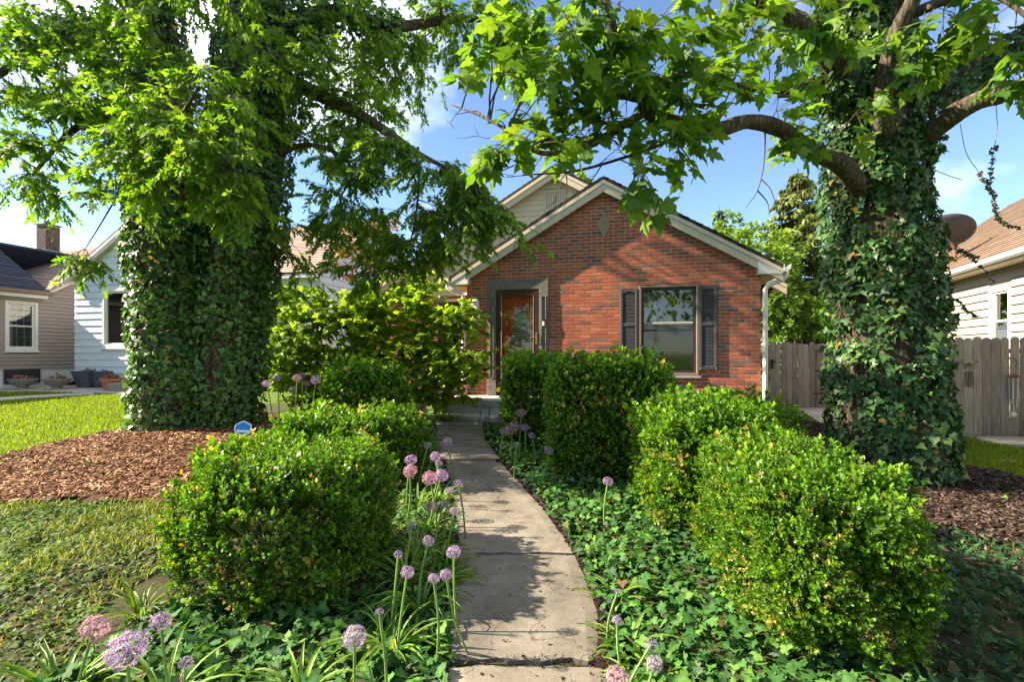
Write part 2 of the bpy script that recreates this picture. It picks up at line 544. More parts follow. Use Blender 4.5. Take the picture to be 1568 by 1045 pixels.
def mk_concrete():
    t = NT('concrete')
    v = t.wcoords()
    oi = t.n('ShaderNodeObjectInfo')
    n1 = t.noise(v, 3.0, 8, 0.72); n2 = t.noise(v, 90, 3, 0.7)
    c = t.ramp(n1, [(0.28, (0.075, 0.066, 0.052)), (0.42, (0.14, 0.124, 0.10)), (0.55, (0.185, 0.165, 0.134)), (0.75, (0.26, 0.235, 0.19))])
    c = t.mix(c, t.ramp(n2, [(0.25, (0.66, 0.66, 0.66)), (0.55, (1, 1, 1)), (0.8, (1.35, 1.35, 1.35))]), 0.8, 'MULTIPLY')
    c = t.mix(c, t.ramp(oi.outputs['Random'], [(0, (0.88, 0.88, 0.88)), (1, (1.1, 1.08, 1.05))]), 1.0, 'MULTIPLY')
    vo = t.n('ShaderNodeTexVoronoi'); vo.inputs['Scale'].default_value = 9
    t.l(v, vo.inputs['Vector'])
    c = t.mix(c, (0.075, 0.06, 0.045), t.math('MULTIPLY', t.ramp(vo.outputs['Distance'], [(0.02, (0.6, 0.6, 0.6)), (0.11, (0, 0, 0))]), t.ramp(t.noise(v, 1.1, 2), [(0.5, (0, 0, 0)), (0.6, (1, 1, 1))])))
    wv = t.n('ShaderNodeVectorMath', operation='ADD'); nd = t.n('ShaderNodeTexNoise'); nd.inputs['Scale'].default_value = 3.0; nd.inputs['Detail'].default_value = 5
    t.l(v, nd.inputs['Vector']); t.l(nd.outputs['Color'], wv.inputs[0]); t.l(v, wv.inputs[1])
    ck = t.n('ShaderNodeTexVoronoi'); ck.feature = 'DISTANCE_TO_EDGE'; ck.inputs['Scale'].default_value = 0.9
    t.l(wv.outputs['Vector'], ck.inputs['Vector'])
    crack = t.ramp(ck.outputs['Distance'], [(0.0, (1, 1, 1)), (0.006, (0, 0, 0))])
    c = t.mix(c, (0.05, 0.04, 0.03), t.math('MULTIPLY', crack, 0.75))
    h = t.math('SUBTRACT', t.math('ADD', t.math('MULTIPLY', n2, 0.5), t.noise(v, 25, 4)), t.math('MULTIPLY', crack, 0.8))
    MAT['concrete'] = t.done(t.pbr(c, 0.9, t.bump(h, 0.35, 0.006), 0.2))
    t = NT('pale_concrete')
    v = t.wcoords()
    c = t.ramp(t.noise(v, 2, 6, 0.6), [(0.3, (0.34, 0.31, 0.26)), (0.7, (0.46, 0.43, 0.37))])
    MAT['pale_concrete'] = t.done(t.pbr(c, 0.9, t.bump(t.noise(v, 60, 3), 0.3, 0.004), 0.2))
    t = NT('asphalt')
    v = t.wcoords()
    c = t.ramp(t.noise(v, 60, 4), [(0.3, (0.035, 0.035, 0.036)), (0.7, (0.07, 0.07, 0.07))])
    MAT['asphalt'] = t.done(t.pbr(c, 0.9, t.bump(t.noise(v, 120, 3), 0.4, 0.005), 0.25))
mk_concrete()

def mk_ground():
    t = NT('ground_soil')
    v = t.wcoords()
    a = t.noise(v, 1.3, 5, 0.6); b = t.noise(v, 30, 5, 0.7)
    c = t.ramp(b, [(0.3, (0.028, 0.02, 0.013)), (0.55, (0.06, 0.045, 0.028)), (0.8, (0.10, 0.075, 0.05))])
    c = t.mix(c, (0.05, 0.075, 0.02), t.ramp(a, [(0.4, (0, 0, 0)), (0.62, (0.75, 0.75, 0.75))]))
    MAT['ground_soil'] = t.done(t.pbr(c, 0.95, t.bump(b, 0.7, 0.03), 0.15))
    t = NT('lawn_base')
    v = t.wcoords()
    c = t.ramp(t.noise(v, 14, 5, 0.7), [(0.3, (0.05, 0.09, 0.012)), (0.7, (0.12, 0.19, 0.03))])
    MAT['lawn_base'] = t.done(t.pbr(c, 0.95, t.bump(t.noise(v, 60, 4), 0.8, 0.02), 0.1))
    for nm, cs in (('mulch_tan', ((0.03, 0.014, 0.009), (0.20, 0.095, 0.048), (0.50, 0.31, 0.18))), ('mulch_dark', ((0.012, 0.008, 0.006), (0.052, 0.033, 0.025), (0.15, 0.105, 0.082)))):
        t = NT(nm)
        ge = t.n('ShaderNodeNewGeometry')
        v = t.wcoords()
        c = t.ramp(ge.outputs['Random Per Island'], [(0.0, cs[0]), (0.5, cs[1]), (1.0, cs[2])])
        c = t.mix(c, t.ramp(t.noise(v, 60, 4), [(0.3, (0.6, 0.6, 0.6)), (0.7, (1.3, 1.3, 1.3))]), 1.0, 'MULTIPLY')
        MAT[nm] = t.done(t.pbr(c, 0.92, t.bump(t.noise(v, 90, 4), 0.6, 0.008), 0.12))
        t = NT(nm + '_bed')
        v = t.wcoords()
        b = t.noise(v, 45, 5, 0.75)
        c = t.ramp(b, [(0.3, cs[0]), (0.6, tuple(0.8 * x for x in cs[1])), (0.85, cs[1])])
        MAT[nm + '_bed'] = t.done(t.pbr(c, 0.95, t.bump(b, 1.0, 0.03), 0.1))
mk_ground()

def mk_glass():
    for nm, tint, ior, rough in (('glass', (0.72, 0.76, 0.72), 1.5, 0.02), ('glass_screen', (0.42, 0.43, 0.40), 1.45, 0.06), ('glass_storm', (0.9, 0.9, 0.88), 1.5, 0.02)):
        t = NT(nm)
        tr = t.n('ShaderNodeBsdfTransparent'); tr.inputs['Color'].default_value = (*tint, 1)
        gl = t.n('ShaderNodeBsdfGlossy'); gl.inputs['Roughness'].default_value = rough
        gl.inputs['Color'].default_value = (0.95, 0.95, 0.95, 1)
        fr = t.n('ShaderNodeFresnel'); fr.inputs['IOR'].default_value = ior
        wob = t.bump(t.noise(t.wcoords(), 1.6, 2), 0.08, 0.02)
        t.l(wob, gl.inputs['Normal'])
        f2 = t.math('MINIMUM', t.math('MULTIPLY', fr.outputs['Fac'], 0.55 if nm == 'glass_storm' else 1.7), 1.0)     # double pane: several reflecting faces
        mx = t.n('ShaderNodeMixShader')
        t.l(f2, mx.inputs['Fac']); t.l(tr.outputs['BSDF'], mx.inputs[1]); t.l(gl.outputs['BSDF'], mx.inputs[2])
        MAT[nm] = t.done(mx.outputs['Shader'])
    t = NT('door_wood')
    v = t.coords((30, 30, 1.2))
    c = t.ramp(t.noise(v, 2.2, 5), [(0.3, (0.48, 0.06, 0.012)), (0.7, (0.75, 0.15, 0.03))])
    MAT['door_wood'] = t.done(t.pbr(c, 0.3, spec=0.5, coat=0.4))
    t = NT('oval_glass')
    v = t.coords()
    c = t.ramp(t.noise(v, 9, 3), [(0.3, (0.07, 0.10, 0.04)), (0.7, (0.20, 0.27, 0.13))])
    MAT['oval_glass'] = t.done(t.pbr(c, 0.12, spec=0.8))
mk_glass()

# ------------------------------------------------------------------ the ground
def sheet(name, xs, ys, mat, dz=0.0):
    X, Y = np.meshgrid(xs, ys)
    Z = gz(X, Y) + dz
    V = np.stack([X.ravel(), Y.ravel(), Z.ravel()], 1)
    nx, ny = len(xs), len(ys)
    i = (np.arange(ny - 1)[:, None] * nx + np.arange(nx - 1)[None]).ravel()
    Fq = np.concatenate([np.stack([i, i + 1, i + nx + 1], 1), np.stack([i, i + nx + 1, i + nx], 1)])
    me = np_mesh(name, V, Fq)
    me.shade_smooth()
    return link(name, me, None, mat)

gx = np.concatenate([[-900, -300, -120, -60], np.arange(-30, -10, 2.0), np.arange(-10, 12, 0.25), np.arange(12, 30, 2.0), [40, 80, 150, 300, 900]])
gy = np.concatenate([[-900, -300, -100, -50], np.arange(-30, -2, 2.0), np.arange(-2, 14, 0.25), np.arange(14, 40, 2.0), [60, 120, 300, 900]])
tag(sheet('ground', gx, gy, MAT['lawn_base']), 'sloping green ground under the front yards', kind='structure')

def patch(name, poly, mat, dz, step=0.12, inset=None):
    """sheet over the ground bounded by a polygon, cut from a fine grid, with a slightly wavy edge"""
    pl = np.array([(p[0], p[1]) for p in poly])
    x0, y0 = pl.min(0); x1, y1 = pl.max(0)
    xs = np.arange(x0, x1 + step, step); ys = np.arange(y0, y1 + step, step)
    X, Y = np.meshgrid(xs, ys)
    ins = inside(pl, X, Y)
    Z = gz(X, Y) + dz
    V = np.stack([X.ravel(), Y.ravel(), Z.ravel()], 1)
    nx, ny = len(xs), len(ys)
    q = ins[:-1, :-1] | ins[1:, :-1] | ins[:-1, 1:] | ins[1:, 1:]
    i = (np.arange(ny - 1)[:, None] * nx + np.arange(nx - 1)[None])[q]
    Fq = np.concatenate([np.stack([i, i + 1, i + nx + 1], 1), np.stack([i, i + nx + 1, i + nx], 1)])
    me = np_mesh(name, V, Fq)
    me.shade_smooth()
    return link(name, me, None, mat)

def inside(pl, X, Y):
    X = np.asarray(X, float); Y = np.asarray(Y, float)
    r = np.zeros(X.shape, bool)
    n = len(pl)
    for k in range(n):
        xa, ya = pl[k][0], pl[k][1]; xb, yb = pl[(k + 1) % n][0], pl[(k + 1) % n][1]
        c = ((ya > Y) != (yb > Y)) & (X < (xb - xa) * (Y - ya) / (yb - ya + 1e-12) + xa)
        r ^= c
    return r

def gpoly(pts):
    return [G(*p) for p in pts]

street = MB()
street.add([(-200, -14, 0.004), (200, -14, 0.004), (200, -6, 0.004), (-200, -6, 0.004)], [(0, 1, 2, 3)])
tag(street.build('road', MAT['asphalt']), kind='structure')
kerb = MB(); kerb.box(-200, 200, -5.98, -5.84, -0.1, 0.12)
tag(kerb.build('kerb', MAT['pale_concrete']), kind='structure')

# planting soil on both sides of the walk
BED_L = [(-3.6, 1.0), (-0.1, 1.0), (-0.05, 3.0), (-0.25, 4.5), (-0.75, 6.4), (-1.1, 8.4), (-4.6, 9.0), (-4.6, 11.5), (-5.5, 11.0), (-3.9, 8.3), (-3.0, 6.2), (-3.0, 4.4)]
BED_R = [(-0.1, 1.0), (5.0, 1.0), (5.6, 3.6), (4.0, 4.9), (3.0, 6.5), (4.8, 8.2), (4.4, 9.0), (0.6, 9.6), (-1.1, 8.4), (-0.75, 6.4), (-0.25, 4.5), (-0.05, 3.0)]
tag(patch('planting_bed', BED_L, MAT['ground_soil'], 0.012), kind='structure')
tag(patch('planting_bed', BED_R, MAT['ground_soil'], 0.008), kind='structure')

# ------------------------------------------------------------------ the walk, slab by slab
walk = empty('walkway', G(790, 800), 0, 'cracked grey concrete garden walk leading to the steps', None, None, 'structure')
WL = [(1100, 684), (1030, 687), (950, 690), (857, 702), (800, 700), (750, 690), (709, 676), (678, 664), (648, 668)]
WR = [(1100, 936), (1030, 924), (950, 918), (857, 880), (800, 842), (750, 802), (709, 767), (678, 745), (648, 738)]
def wx(tab, y):
    for (ya, xa), (yb, xb) in zip(tab, tab[1:]):
        if yb <= y <= ya:
            return xa + (xb - xa) * (ya - y) / (ya - yb)
    return tab[-1][1]
slabs = [(1095, 1033), (1020, 858.5), (855, 709.6), (708.2, 679), (677.6, 648)]
for k, (ya, yb) in enumerate(slabs):
    n, m = 16, 10
    top = []
    r2 = random.Random(k)
    for i in range(n + 1):
        py = ya + (yb - ya) * i / n
        l, r = G(wx(WL, py), py), G(wx(WR, py), py)
        for j in range(m + 1):
            p = l.lerp(r, j / m)
            jx = (0.010 if j in (0, m) else 0.0) * r2.uniform(-1, 1)
            jy = (0.016 if i in (0, n) else 0.0) * r2.uniform(-1, 1)
            edge = (i in (0, n)) or (j in (0, m))
            tilt = 0.010 * math.sin(k * 2.1) * (i / n - 0.5)
            top.append((p.x + jx, p.y + jy, p.z + 0.045 + tilt - (0.010 if edge else 0.0)))
    mb = MB()
    w = m + 1
    fs = [(i * w + j, i * w + j + 1, (i + 1) * w + j + 1, (i + 1) * w + j) for i in range(n) for j in range(m)]
    mb.add(top, fs)
    ring = [j for j in range(w)] + [i * w + m for i in range(1, n + 1)] + [n * w + j for j in range(m - 1, -1, -1)] + [i * w for i in range(n - 1, 0, -1)]
    base = len(mb.v)
    for q in ring:
        a = mb.v[q]; mb.v.append((a[0], a[1], a[2] - 0.10))
    L = len(ring)
    for q in range(L):
        mb.f.append((ring[q], base + q, base + (q + 1) % L, ring[(q + 1) % L]))
    o = mb.build('slab', MAT['concrete'], walk, world=True)

# neighbour's path, gravel strip and the slab before the gate
def strip(name, pts, mat, dz, label=None):
    mb = MB()
    g = [G(*p) for p in pts]
    top = [(p.x, p.y, p.z + dz) for p in g]
    n = len(g)
    mb.add(top + [(p.x, p.y, p.z - 0.1) for p in g], [tuple(range(n))] + [(k, k + n, (k + 1) % n + n, (k + 1) % n) for k in range(n)])
    return tag(mb.build(name, mat), label, kind='structure')
strip('neighbour_path', [(-60, 619), (-60, 614), (60, 607), (140, 603), (145, 605.5), (60, 610.5)], MAT['pale_concrete'], 0.03)
strip('gravel_strip', [(-80, 603), (-80, 595), (60, 591.5), (215, 591), (215, 604), (115, 602), (60, 601)], MAT['pale_concrete'], 0.02)
strip('gate_path', [(1208, 623.5), (1256, 623.5), (1285, 640), (1300, 652), (1262, 653), (1235, 636)], MAT['pale_concrete'], 0.03)

# ------------------------------------------------------------------ frames for walls
def wall_frame(O, ex, parent=None):
    """matrix from wall coordinates (x along, y into the wall, z up) to a house's local coordinates"""
    ex = Vector((ex[0], ex[1], 0)).normalized()
    n_in = Vector((-ex.y, ex.x, 0))
    M = Matrix.Identity(4)
    for i in range(3):
        M[i][0] = ex[i]; M[i][1] = n_in[i]; M[i][2] = (0, 0, 1)[i]; M[i][3] = O[i]
    return M
I4 = Matrix.Identity(4)
def put(mb, name, mat, parent, M=I4, smooth_=False):
    o = mb.build(name, mat, parent, smooth_=smooth_)
    if M != I4:
        o.data.transform(M)
    return o

def siding(parent, M, zr, xr, holes, pitch, mat, proud=0.022):
    """lap boards, each a mesh of its own; xr(z) gives the wall's run at a height"""
    z = zr[0]
    while z < zr[1] - 0.02:
        z1 = min(z + pitch, zr[1])
        a0, b0 = xr(z); a1, b1 = xr(z1)
        if b0 - a0 < 0.05: break
        cuts = [(h[0], h[1]) for h in holes if h[2] < z1 - 0.01 and h[3] > z + 0.01]
        segs = [(a0, b0, a1, b1)]
        for c in sorted(cuts):
            s = segs.pop()
            segs += [(s[0], c[0], s[2], c[0]), (c[1], s[1], c[1], s[3])]
        for (p, q, p1, q1) in segs:
            if q - p < 0.03: continue
            if q1 - p1 < 0.01: q1 = p1 + 0.01
            mb = MB()
            t0, t1 = -proud, -0.004
            mb.add([(p, t0, z), (q, t0, z), (q1, t1, z1 + .004), (p1, t1, z1 + .004), (p, 0.01, z), (q, 0.01, z), (q1, 0.01, z1 + .004), (p1, 0.01, z1 + .004)],
                   [(0, 1, 2, 3), (7, 6, 5, 4), (4, 5, 1, 0), (3, 2, 6, 7), (0, 3, 7, 4), (1, 5, 6, 2)])
            put(mb, 'siding_board', mat, parent, M)
        z = z1

def roof_plane(parent, p0, ex, es, L, W, mat, name='roof', taper=(0, 0), th=0.09):
    """shingled roof plane in its own frame: x along the eave, y up the slope; courses are real steps. taper cuts the ends per metre of slope"""
    ex = Vector(ex).normalized(); es = Vector(es).normalized(); nz = ex.cross(es)
    M = Matrix.Identity(4)
    for i in range(3):
        M[i][0] = ex[i]; M[i][1] = es[i]; M[i][2] = nz[i]; M[i][3] = p0[i]
    mb = MB()
    y = 0.0; step = 0.14
    def X(y): return (taper[0] * y, L - taper[1] * y)
    a, b = X(0); c, d = X(W)
    mb.add([(a, 0, 0), (b, 0, 0), (d, W, 0), (c, W, 0), (a, 0, -th), (b, 0, -th), (d, W, -th), (c, W, -th)],
           [(0, 1, 2, 3), (7, 6, 5, 4), (4, 5, 1, 0), (3, 2, 6, 7), (0, 3, 7, 4), (1, 5, 6, 2)])
    rr = random.Random(int(L * 100))
    while y < W - 0.03:
        y1 = min(y + step + 0.02, W)
        x0, x1 = X(y)
        if x1 - x0 < 0.2: break
        h0 = 0.020 + rr.uniform(-.003, .003)
        mb.add([(x0, y, 0.001), (x1, y, 0.001), (x1, y, h0), (x0, y, h0), (x0, y1, 0.001), (x1, y1, 0.001), (x1, y1, 0.005), (x0, y1, 0.005)],
               [(0, 1, 2, 3), (3, 2, 6, 7), (0, 3, 7, 4), (1, 5, 6, 2), (4, 7, 6, 5)])
        y += step
    o = mb.build(name, mat, parent)
    o.matrix_local = M
    return o

def sash_window(parent, M, x0, x1, z0, z1, trim, frame, trim_w=0.09, cols=1, rows=1, depth=0.10, sill=True, mid=True, glass='glass', curtain=None, pane_mat=None, muntin_mat=None):
    """double-hung window: casing, frame, panes, muntins, sill and a dark room behind"""
    w = MB()
    if trim_w > 0:
        w.cbox(x0 - trim_w, x0, -0.035, 0.05, z0 - trim_w, z1 + trim_w); w.cbox(x1, x1 + trim_w, -0.035, 0.05, z0 - trim_w, z1 + trim_w)
        w.cbox(x0, x1, -0.032, 0.05, z1, z1 + trim_w); w.cbox(x0, x1, -0.032, 0.05, z0 - trim_w, z0)
    else:
        w.box(x0 - 0.03, x0, 0.0, depth, z0, z1); w.box(x1, x1 + 0.03, 0.0, depth, z0, z1); w.box(x0, x1, 0, depth, z1, z1 + 0.03); w.box(x0, x1, 0, depth, z0 - .03, z0)
    win = put(w, 'window', trim, parent, M)
    f = MB(); fw = 0.05
    f.box(x0, x0 + fw, 0.012, depth, z0, z1); f.box(x1 - fw, x1, 0.012, depth, z0, z1)
    f.box(x0 + fw, x1 - fw, 0.012, depth, z1 - fw, z1); f.box(x0 + fw, x1 - fw, 0.012, depth, z0, z0 + fw)
    put(f, 'frame', frame, win, M)
    zm = (z0 + z1) / 2 if mid else None
    parts = [(z0 + fw, zm - .02, 0.03), (zm + .02, z1 - fw, 0.05)] if mid else [(z0 + fw, z1 - fw, 0.04)]
    if mid:
        r = MB(); r.box(x0 + fw, x1 - fw, 0.02, depth - .02, zm - .02, zm + .02); put(r, 'meeting_rail', frame, win, M)
    for (za, zb, dp) in parts:
        g = MB(); g.box(x0 + fw, x1 - fw, dp, dp + 0.004, za, zb); put(g, 'pane', pane_mat or MAT[glass], win, M)
        if cols > 1 or rows > 1:
            b = MB(); mw = 0.011
            for k in range(1, cols):
                x = x0 + fw + (x1 - x0 - 2 * fw) * k / cols
                b.box(x - mw, x + mw, dp + .006, dp + .016, za, zb)
            for k in range(1, rows):
                z = za + (zb - za) * k / rows
                b.box(x0 + fw, x1 - fw, dp + .0065, dp + .0155, z - mw, z + mw)
            put(b, 'muntin', muntin_mat or frame, win, M)
    if sill:
        s = MB(); s.cbox(x0 - trim_w - .03, x1 + trim_w + .03, -0.08, 0.05, z0 - trim_w - 0.055, z0 - trim_w - .002); put(s, 'sill', trim, win, M)
    room = MB()
    D = 1.6
    room.add([(x0 - .4, depth + .005, z0 - .3), (x1 + .4, depth + .005, z0 - .3), (x1 + .4, depth + .005, z1 + .3), (x0 - .4, depth + .005, z1 + .3),
              (x0 - .4, D, z0 - .3), (x1 + .4, D, z0 - .3), (x1 + .4, D, z1 + .3), (x0 - .4, D, z1 + .3)],
             [(4, 5, 6, 7), (0, 1, 5, 4), (3, 7, 6, 2), (0, 4, 7, 3), (1, 2, 6, 5)])
    put(room, 'room', MAT['room_dark'], win, M)
    for (ca, cb) in (curtain or []):
        c = MB(); n = 30
        vs, fs = [], []
        for i in range(n + 1):
            x = ca + (cb - ca) * i / n
            yy = depth + 0.05 + 0.022 * math.sin(i * 1.9) + 0.01 * math.sin(i * .7)
            vs += [(x, yy, z0 - .1), (x, yy, z1 + .05)]
        for i in range(n): fs.append((2 * i, 2 * i + 2, 2 * i + 3, 2 * i + 1))
        c.add(vs, fs); put(c, 'curtain', MAT['curtain'], win, M, True)
    return win

def backing(mb, x0, x1, y0, y1, z0, z1, h):
    """wall body with one opening h = (xa, xb, za, zb)"""
    mb.box(x0, h[0], y0, y1, z0, z1); mb.box(h[1], x1, y0, y1, z0, z1)
    mb.box(h[0], h[1], y0, y1, z0, h[2]); mb.box(h[0], h[1], y0, y1, h[3], z1)
    return mb

def bricks(wall, M, x0, x1, z0, ztop, holes, n_obj, score):
    """running-bond bricks proud of the mortar: the n_obj best whole ones as objects, the rest joined"""
    BW, BH, J = 0.2030, 0.0570, 0.0107
    whole, cut = [], []
    k = 0; z = z0
    while True:
        za, zb = z, z + BH
        lim = ztop(za, zb)
        if lim is None: break
        a, b = max(x0, lim[0]), min(x1, lim[1])
        x = x0 - (0.5 * (BW + J) if k % 2 else 0.0)
        while x < b:
            p, q = max(x, a), min(x + BW, b)
            segs = [(p, q)]
            for h in holes:
                if h[2] < zb and h[3] > za:
                    ns = []
                    for (s, e) in segs:
                        if h[1] <= s or h[0] >= e: ns.append((s, e)); continue
                        if h[0] > s: ns.append((s, h[0]))
                        if h[1] < e: ns.append((h[1], e))
                    segs = ns
            for (s, e) in segs:
                if e - s < 0.025: continue
                if e - s > BW - 1e-6: whole.append((s, za))
                else: cut.append((s, e, za, zb))
            x += BW + J
        z += BH + J; k += 1
    rr = random.Random(3)
    whole.sort(key=lambda q: -score(q[0], q[1]))
    vs = []
    for i in range(5):
        m = MB(); m.cbox(0, BW, rr.uniform(-.0015, .0015), 0.07, 0, BH, 0.004)
        me = m.mesh('brick'); me.transform(Matrix(((M[0][0], M[0][1], 0, 0), (M[1][0], M[1][1], 0, 0), (0, 0, 1, 0), (0, 0, 0, 1))))
        me.materials.append(MAT['brick']); vs.append(me)
    for (s, za) in whole[:n_obj]:
        o = link('brick', rr.choice(vs), wall)
        o.location = M @ Vector((s, 0, za))
    rest = MB()
    for (s, za) in whole[n_obj:]:
        j = rr.uniform(-.0015, .0015); rest.cbox(s, s + BW, j, 0.07, za, za + BH, 0.004)
    for (s, e, za, zb) in cut:
        j = rr.uniform(-.0015, .0015); rest.cbox(s, e, j, 0.07, za, zb, 0.004)
    o = put(rest, 'bricks', MAT['brick'], wall, M)
    o['kind'] = 'stuff'

def ell(cx, cz, a, b, n=40):
    return [(cx + a * math.cos(2 * math.pi * k / n), cz + b * math.sin(2 * math.pi * k / n)) for k in range(n)]

def ring(mb, o, i, y0, y1):
    n = len(o)
    vs = [(p[0], y0, p[1]) for p in o] + [(p[0], y0, p[1]) for p in i] + [(p[0], y1, p[1]) for p in o] + [(p[0], y1, p[1]) for p in i]
    fs = []
    for k in range(n):
        j = (k + 1) % n
        fs += [(k, j, j + n, k + n), (k + 2 * n, k + 3 * n, j + 3 * n, j + 2 * n), (k, k + 2 * n, j + 2 * n, j), (k + n, j + n, j + 3 * n, k + 3 * n)]
    mb.add(vs, fs)

# ------------------------------------------------------------------ the brick house
HU, HV = Vector((0.972, -0.2353, 0)), Vector((0.2353, 0.972, 0))
HL0 = Vector((-0.936, 10.307, 0.0))
H_RZ = math.atan2(-0.2353, 0.972)
house = empty('brick_house', HL0, H_RZ, 'red brick cottage with steep front gable, oval-glass door and dark shuttered window', 'house')
PIT = 0.583
WD, PK, ZP = 5.6, 2.8, 4.93
def ztop_front(za, zb):
    zl = zb + 0.20
    h = (ZP - zl) / PIT
    return (PK - h, PK + h) if h > 0.12 else None
DOOR_HOLE = (0.466, 1.714, 0.0, 3.05)
WIN_HOLE = (3.455, 4.545, 1.09, 2.86)
wall = MB()
for (a, b, c, d) in ((0.003, 0.466, 0.1, 3.0), (0.466, 1.714, 3.05, 3.0), (1.714, 3.455, 0.1, 3.0), (3.455, 4.545, 0.1, 1.09), (3.455, 4.545, 2.86, 3.0), (4.545, 5.597, 0.1, 3.0)):
    if d > c: wall.box(a, b, 0.006, 0.2, c, d)
wall.prism([(0.003, 3.0), (0.466, 3.0), (0.466, 3.05), (1.714, 3.05), (1.714, 3.0), (5.597, 3.0), (5.597, 3.22), (PK, ZP - .08), (0.003, 3.22)], 0.006, 0.2)
front_wall = put(wall, 'wall', MAT['mortar'], house)
def score(s, z):
    x = HL0.x + HU.x * s; y = HL0.y + HU.y * s
    if z < 1.35 and s < 3.4 and s > 0.3: return -5
    if z < 0.75: return -5
    return 1 / y - 0.0006 * z
bricks(front_wall, I4, 0.0, WD, 0.22, ztop_front, [DOOR_HOLE, WIN_HOLE], 300, score)
side = MB()
side.box(5.40, 5.595, 0.2, 2.2, 0.1, 3.0); side.box(0.005, 0.2, 0.2, 2.0, 0.1, 3.0)
put(side, 'side_wall', MAT['brick'], house)

# recessed main block: brick below, cream boards in the gable
MT = 2.0
MPK, MZP, ML, MR = 1.54, 5.98, -3.30, 5.45
mw = MB()
backing(mw, ML, 0.0, MT + .009, MT + .2, 0.1, 3.0, (-1.48, -0.82, 1.11, 2.89)); mw.box(ML, ML + .2, MT + .2, 9.5, 0.1, 3.0); mw.box(MR - .2, MR, MT + .2, 9.5, 0.1, 3.0); mw.box(ML, MR, 9.3, 9.5, 0.1, 3.0)
main_wall = put(mw, 'wall', MAT['mortar'], house)
MM = wall_frame((0, MT, 0), (1, 0))
def ztop_main(za, zb):
    return (ML, 0.0) if zb < 3.0 else None
bricks(main_wall, MM, ML, -0.003, 0.22, ztop_main, [(-1.50, -0.80, 1.05, 2.92)], 0, lambda s, z: 0)
gab = MB(); gab.prism([(ML, 3.0), (MR, 3.0), (MR, 3.3), (MPK, MZP - .12), (ML, 3.0)][:4], MT + .01, MT + .15)
gable = put(gab, 'gable_wall', MAT['siding_cream'], house)
VENT = (1.288, 1.745, 4.94, 5.45)
siding(gable, MM, (3.0, MZP - .15), lambda z: (max(ML, MPK - (MZP - .13 - z) / PIT), min(MR, MPK + (MZP - .13 - z) / PIT)), [VENT], 0.125, MAT['siding_cream'])
vent = MB()
vent.cbox(VENT[0], VENT[0] + .05, -0.04, .0, VENT[2], VENT[3]); vent.cbox(VENT[1] - .05, VENT[1], -0.04, .0, VENT[2], VENT[3])
vent.cbox(VENT[0] + .05, VENT[1] - .05, -0.038, .0, VENT[2], VENT[2] + .05); vent.cbox(VENT[0] + .05, VENT[1] - .05, -0.038, .0, VENT[3] - .05, VENT[3])
vt = put(vent, 'gable_vent', MAT['cream_trim'], house, MM)
for k in range(6):
    s = MB(); x = VENT[0] + .055 + k * .058; s.cbox(x, x + .046, -0.025, 0.0, VENT[2] + .05, VENT[3] - .05); put(s, 'slat', MAT['cream_trim'], vt, MM)

sash_window(house, MM, -1.43, -0.87, 1.16, 2.84, MAT['taupe_frame'], MAT['dark_frame'], trim_w=0.05, depth=0.14, sill=False, curtain=[(-1.40, -1.22)])
sl = MB(); sl.cbox(-1.52, -0.80, -0.06, 0.06, 1.02, 1.105); put(sl, 'window_sill', MAT['limestone'], house, MM)

# roofs: slabs with courses, rake boards, cornice returns
import itertools
def gable_roof(parent, pk, zp, half, t0, t1, pit, mat, board, bw=0.20, edge=None):
    sl_ = math.hypot(1, pit)
    for s in (-1, 1):
        e = Vector((pk + s * half, 0, zp - pit * half))
        up = Vector((-s, 0, pit)) / sl_
        if s < 0:
            o = roof_plane(parent, Vector((e.x, t1, e.z)), (0, -1, 0), up, t1 - t0, half * sl_, mat)
        else:
            o = roof_plane(parent, Vector((e.x, t0, e.z)), (0, 1, 0), up, t1 - t0, half * sl_, mat)
        r = MB()
        dz0, dz1 = 0.085, 0.085 + bw
        xe = pk + s * half
        a, b = (xe, pk) if s < 0 else (pk, xe)
        za, zb = (zp - pit * half, zp) if s < 0 else (zp, zp - pit * half)
        r.prism([(a, za - dz1), (b, zb - dz1), (b, zb - dz0), (a, za - dz0)], t0 + .015, t0 + .055)
        r.prism([(a, za - dz0 - .055), (b, zb - dz0 - .055), (b, zb - dz0 + .02), (a, za - dz0 + .02)], t0 - .008, t0 + .0145)
        rk = put(r, 'rake_board', board, parent)
        so = MB()
        so.prism([(a, za - dz0 - .06), (b, zb - dz0 - .06), (b, zb - dz0 - .03), (a, za - dz0 - .03)], t0 + .0555, t0 + .30)
        put(so, 'rake_soffit', MAT['soffit'], parent)
gable_roof(house, PK, ZP, 3.12, -0.20, 4.2, PIT, MAT['shingle_dark'], MAT['cream_trim'])
gable_roof(house, MPK, MZP, 4.98, MT - 0.22, 9.8, PIT, MAT['shingle_dark'], MAT['cream_trim'])
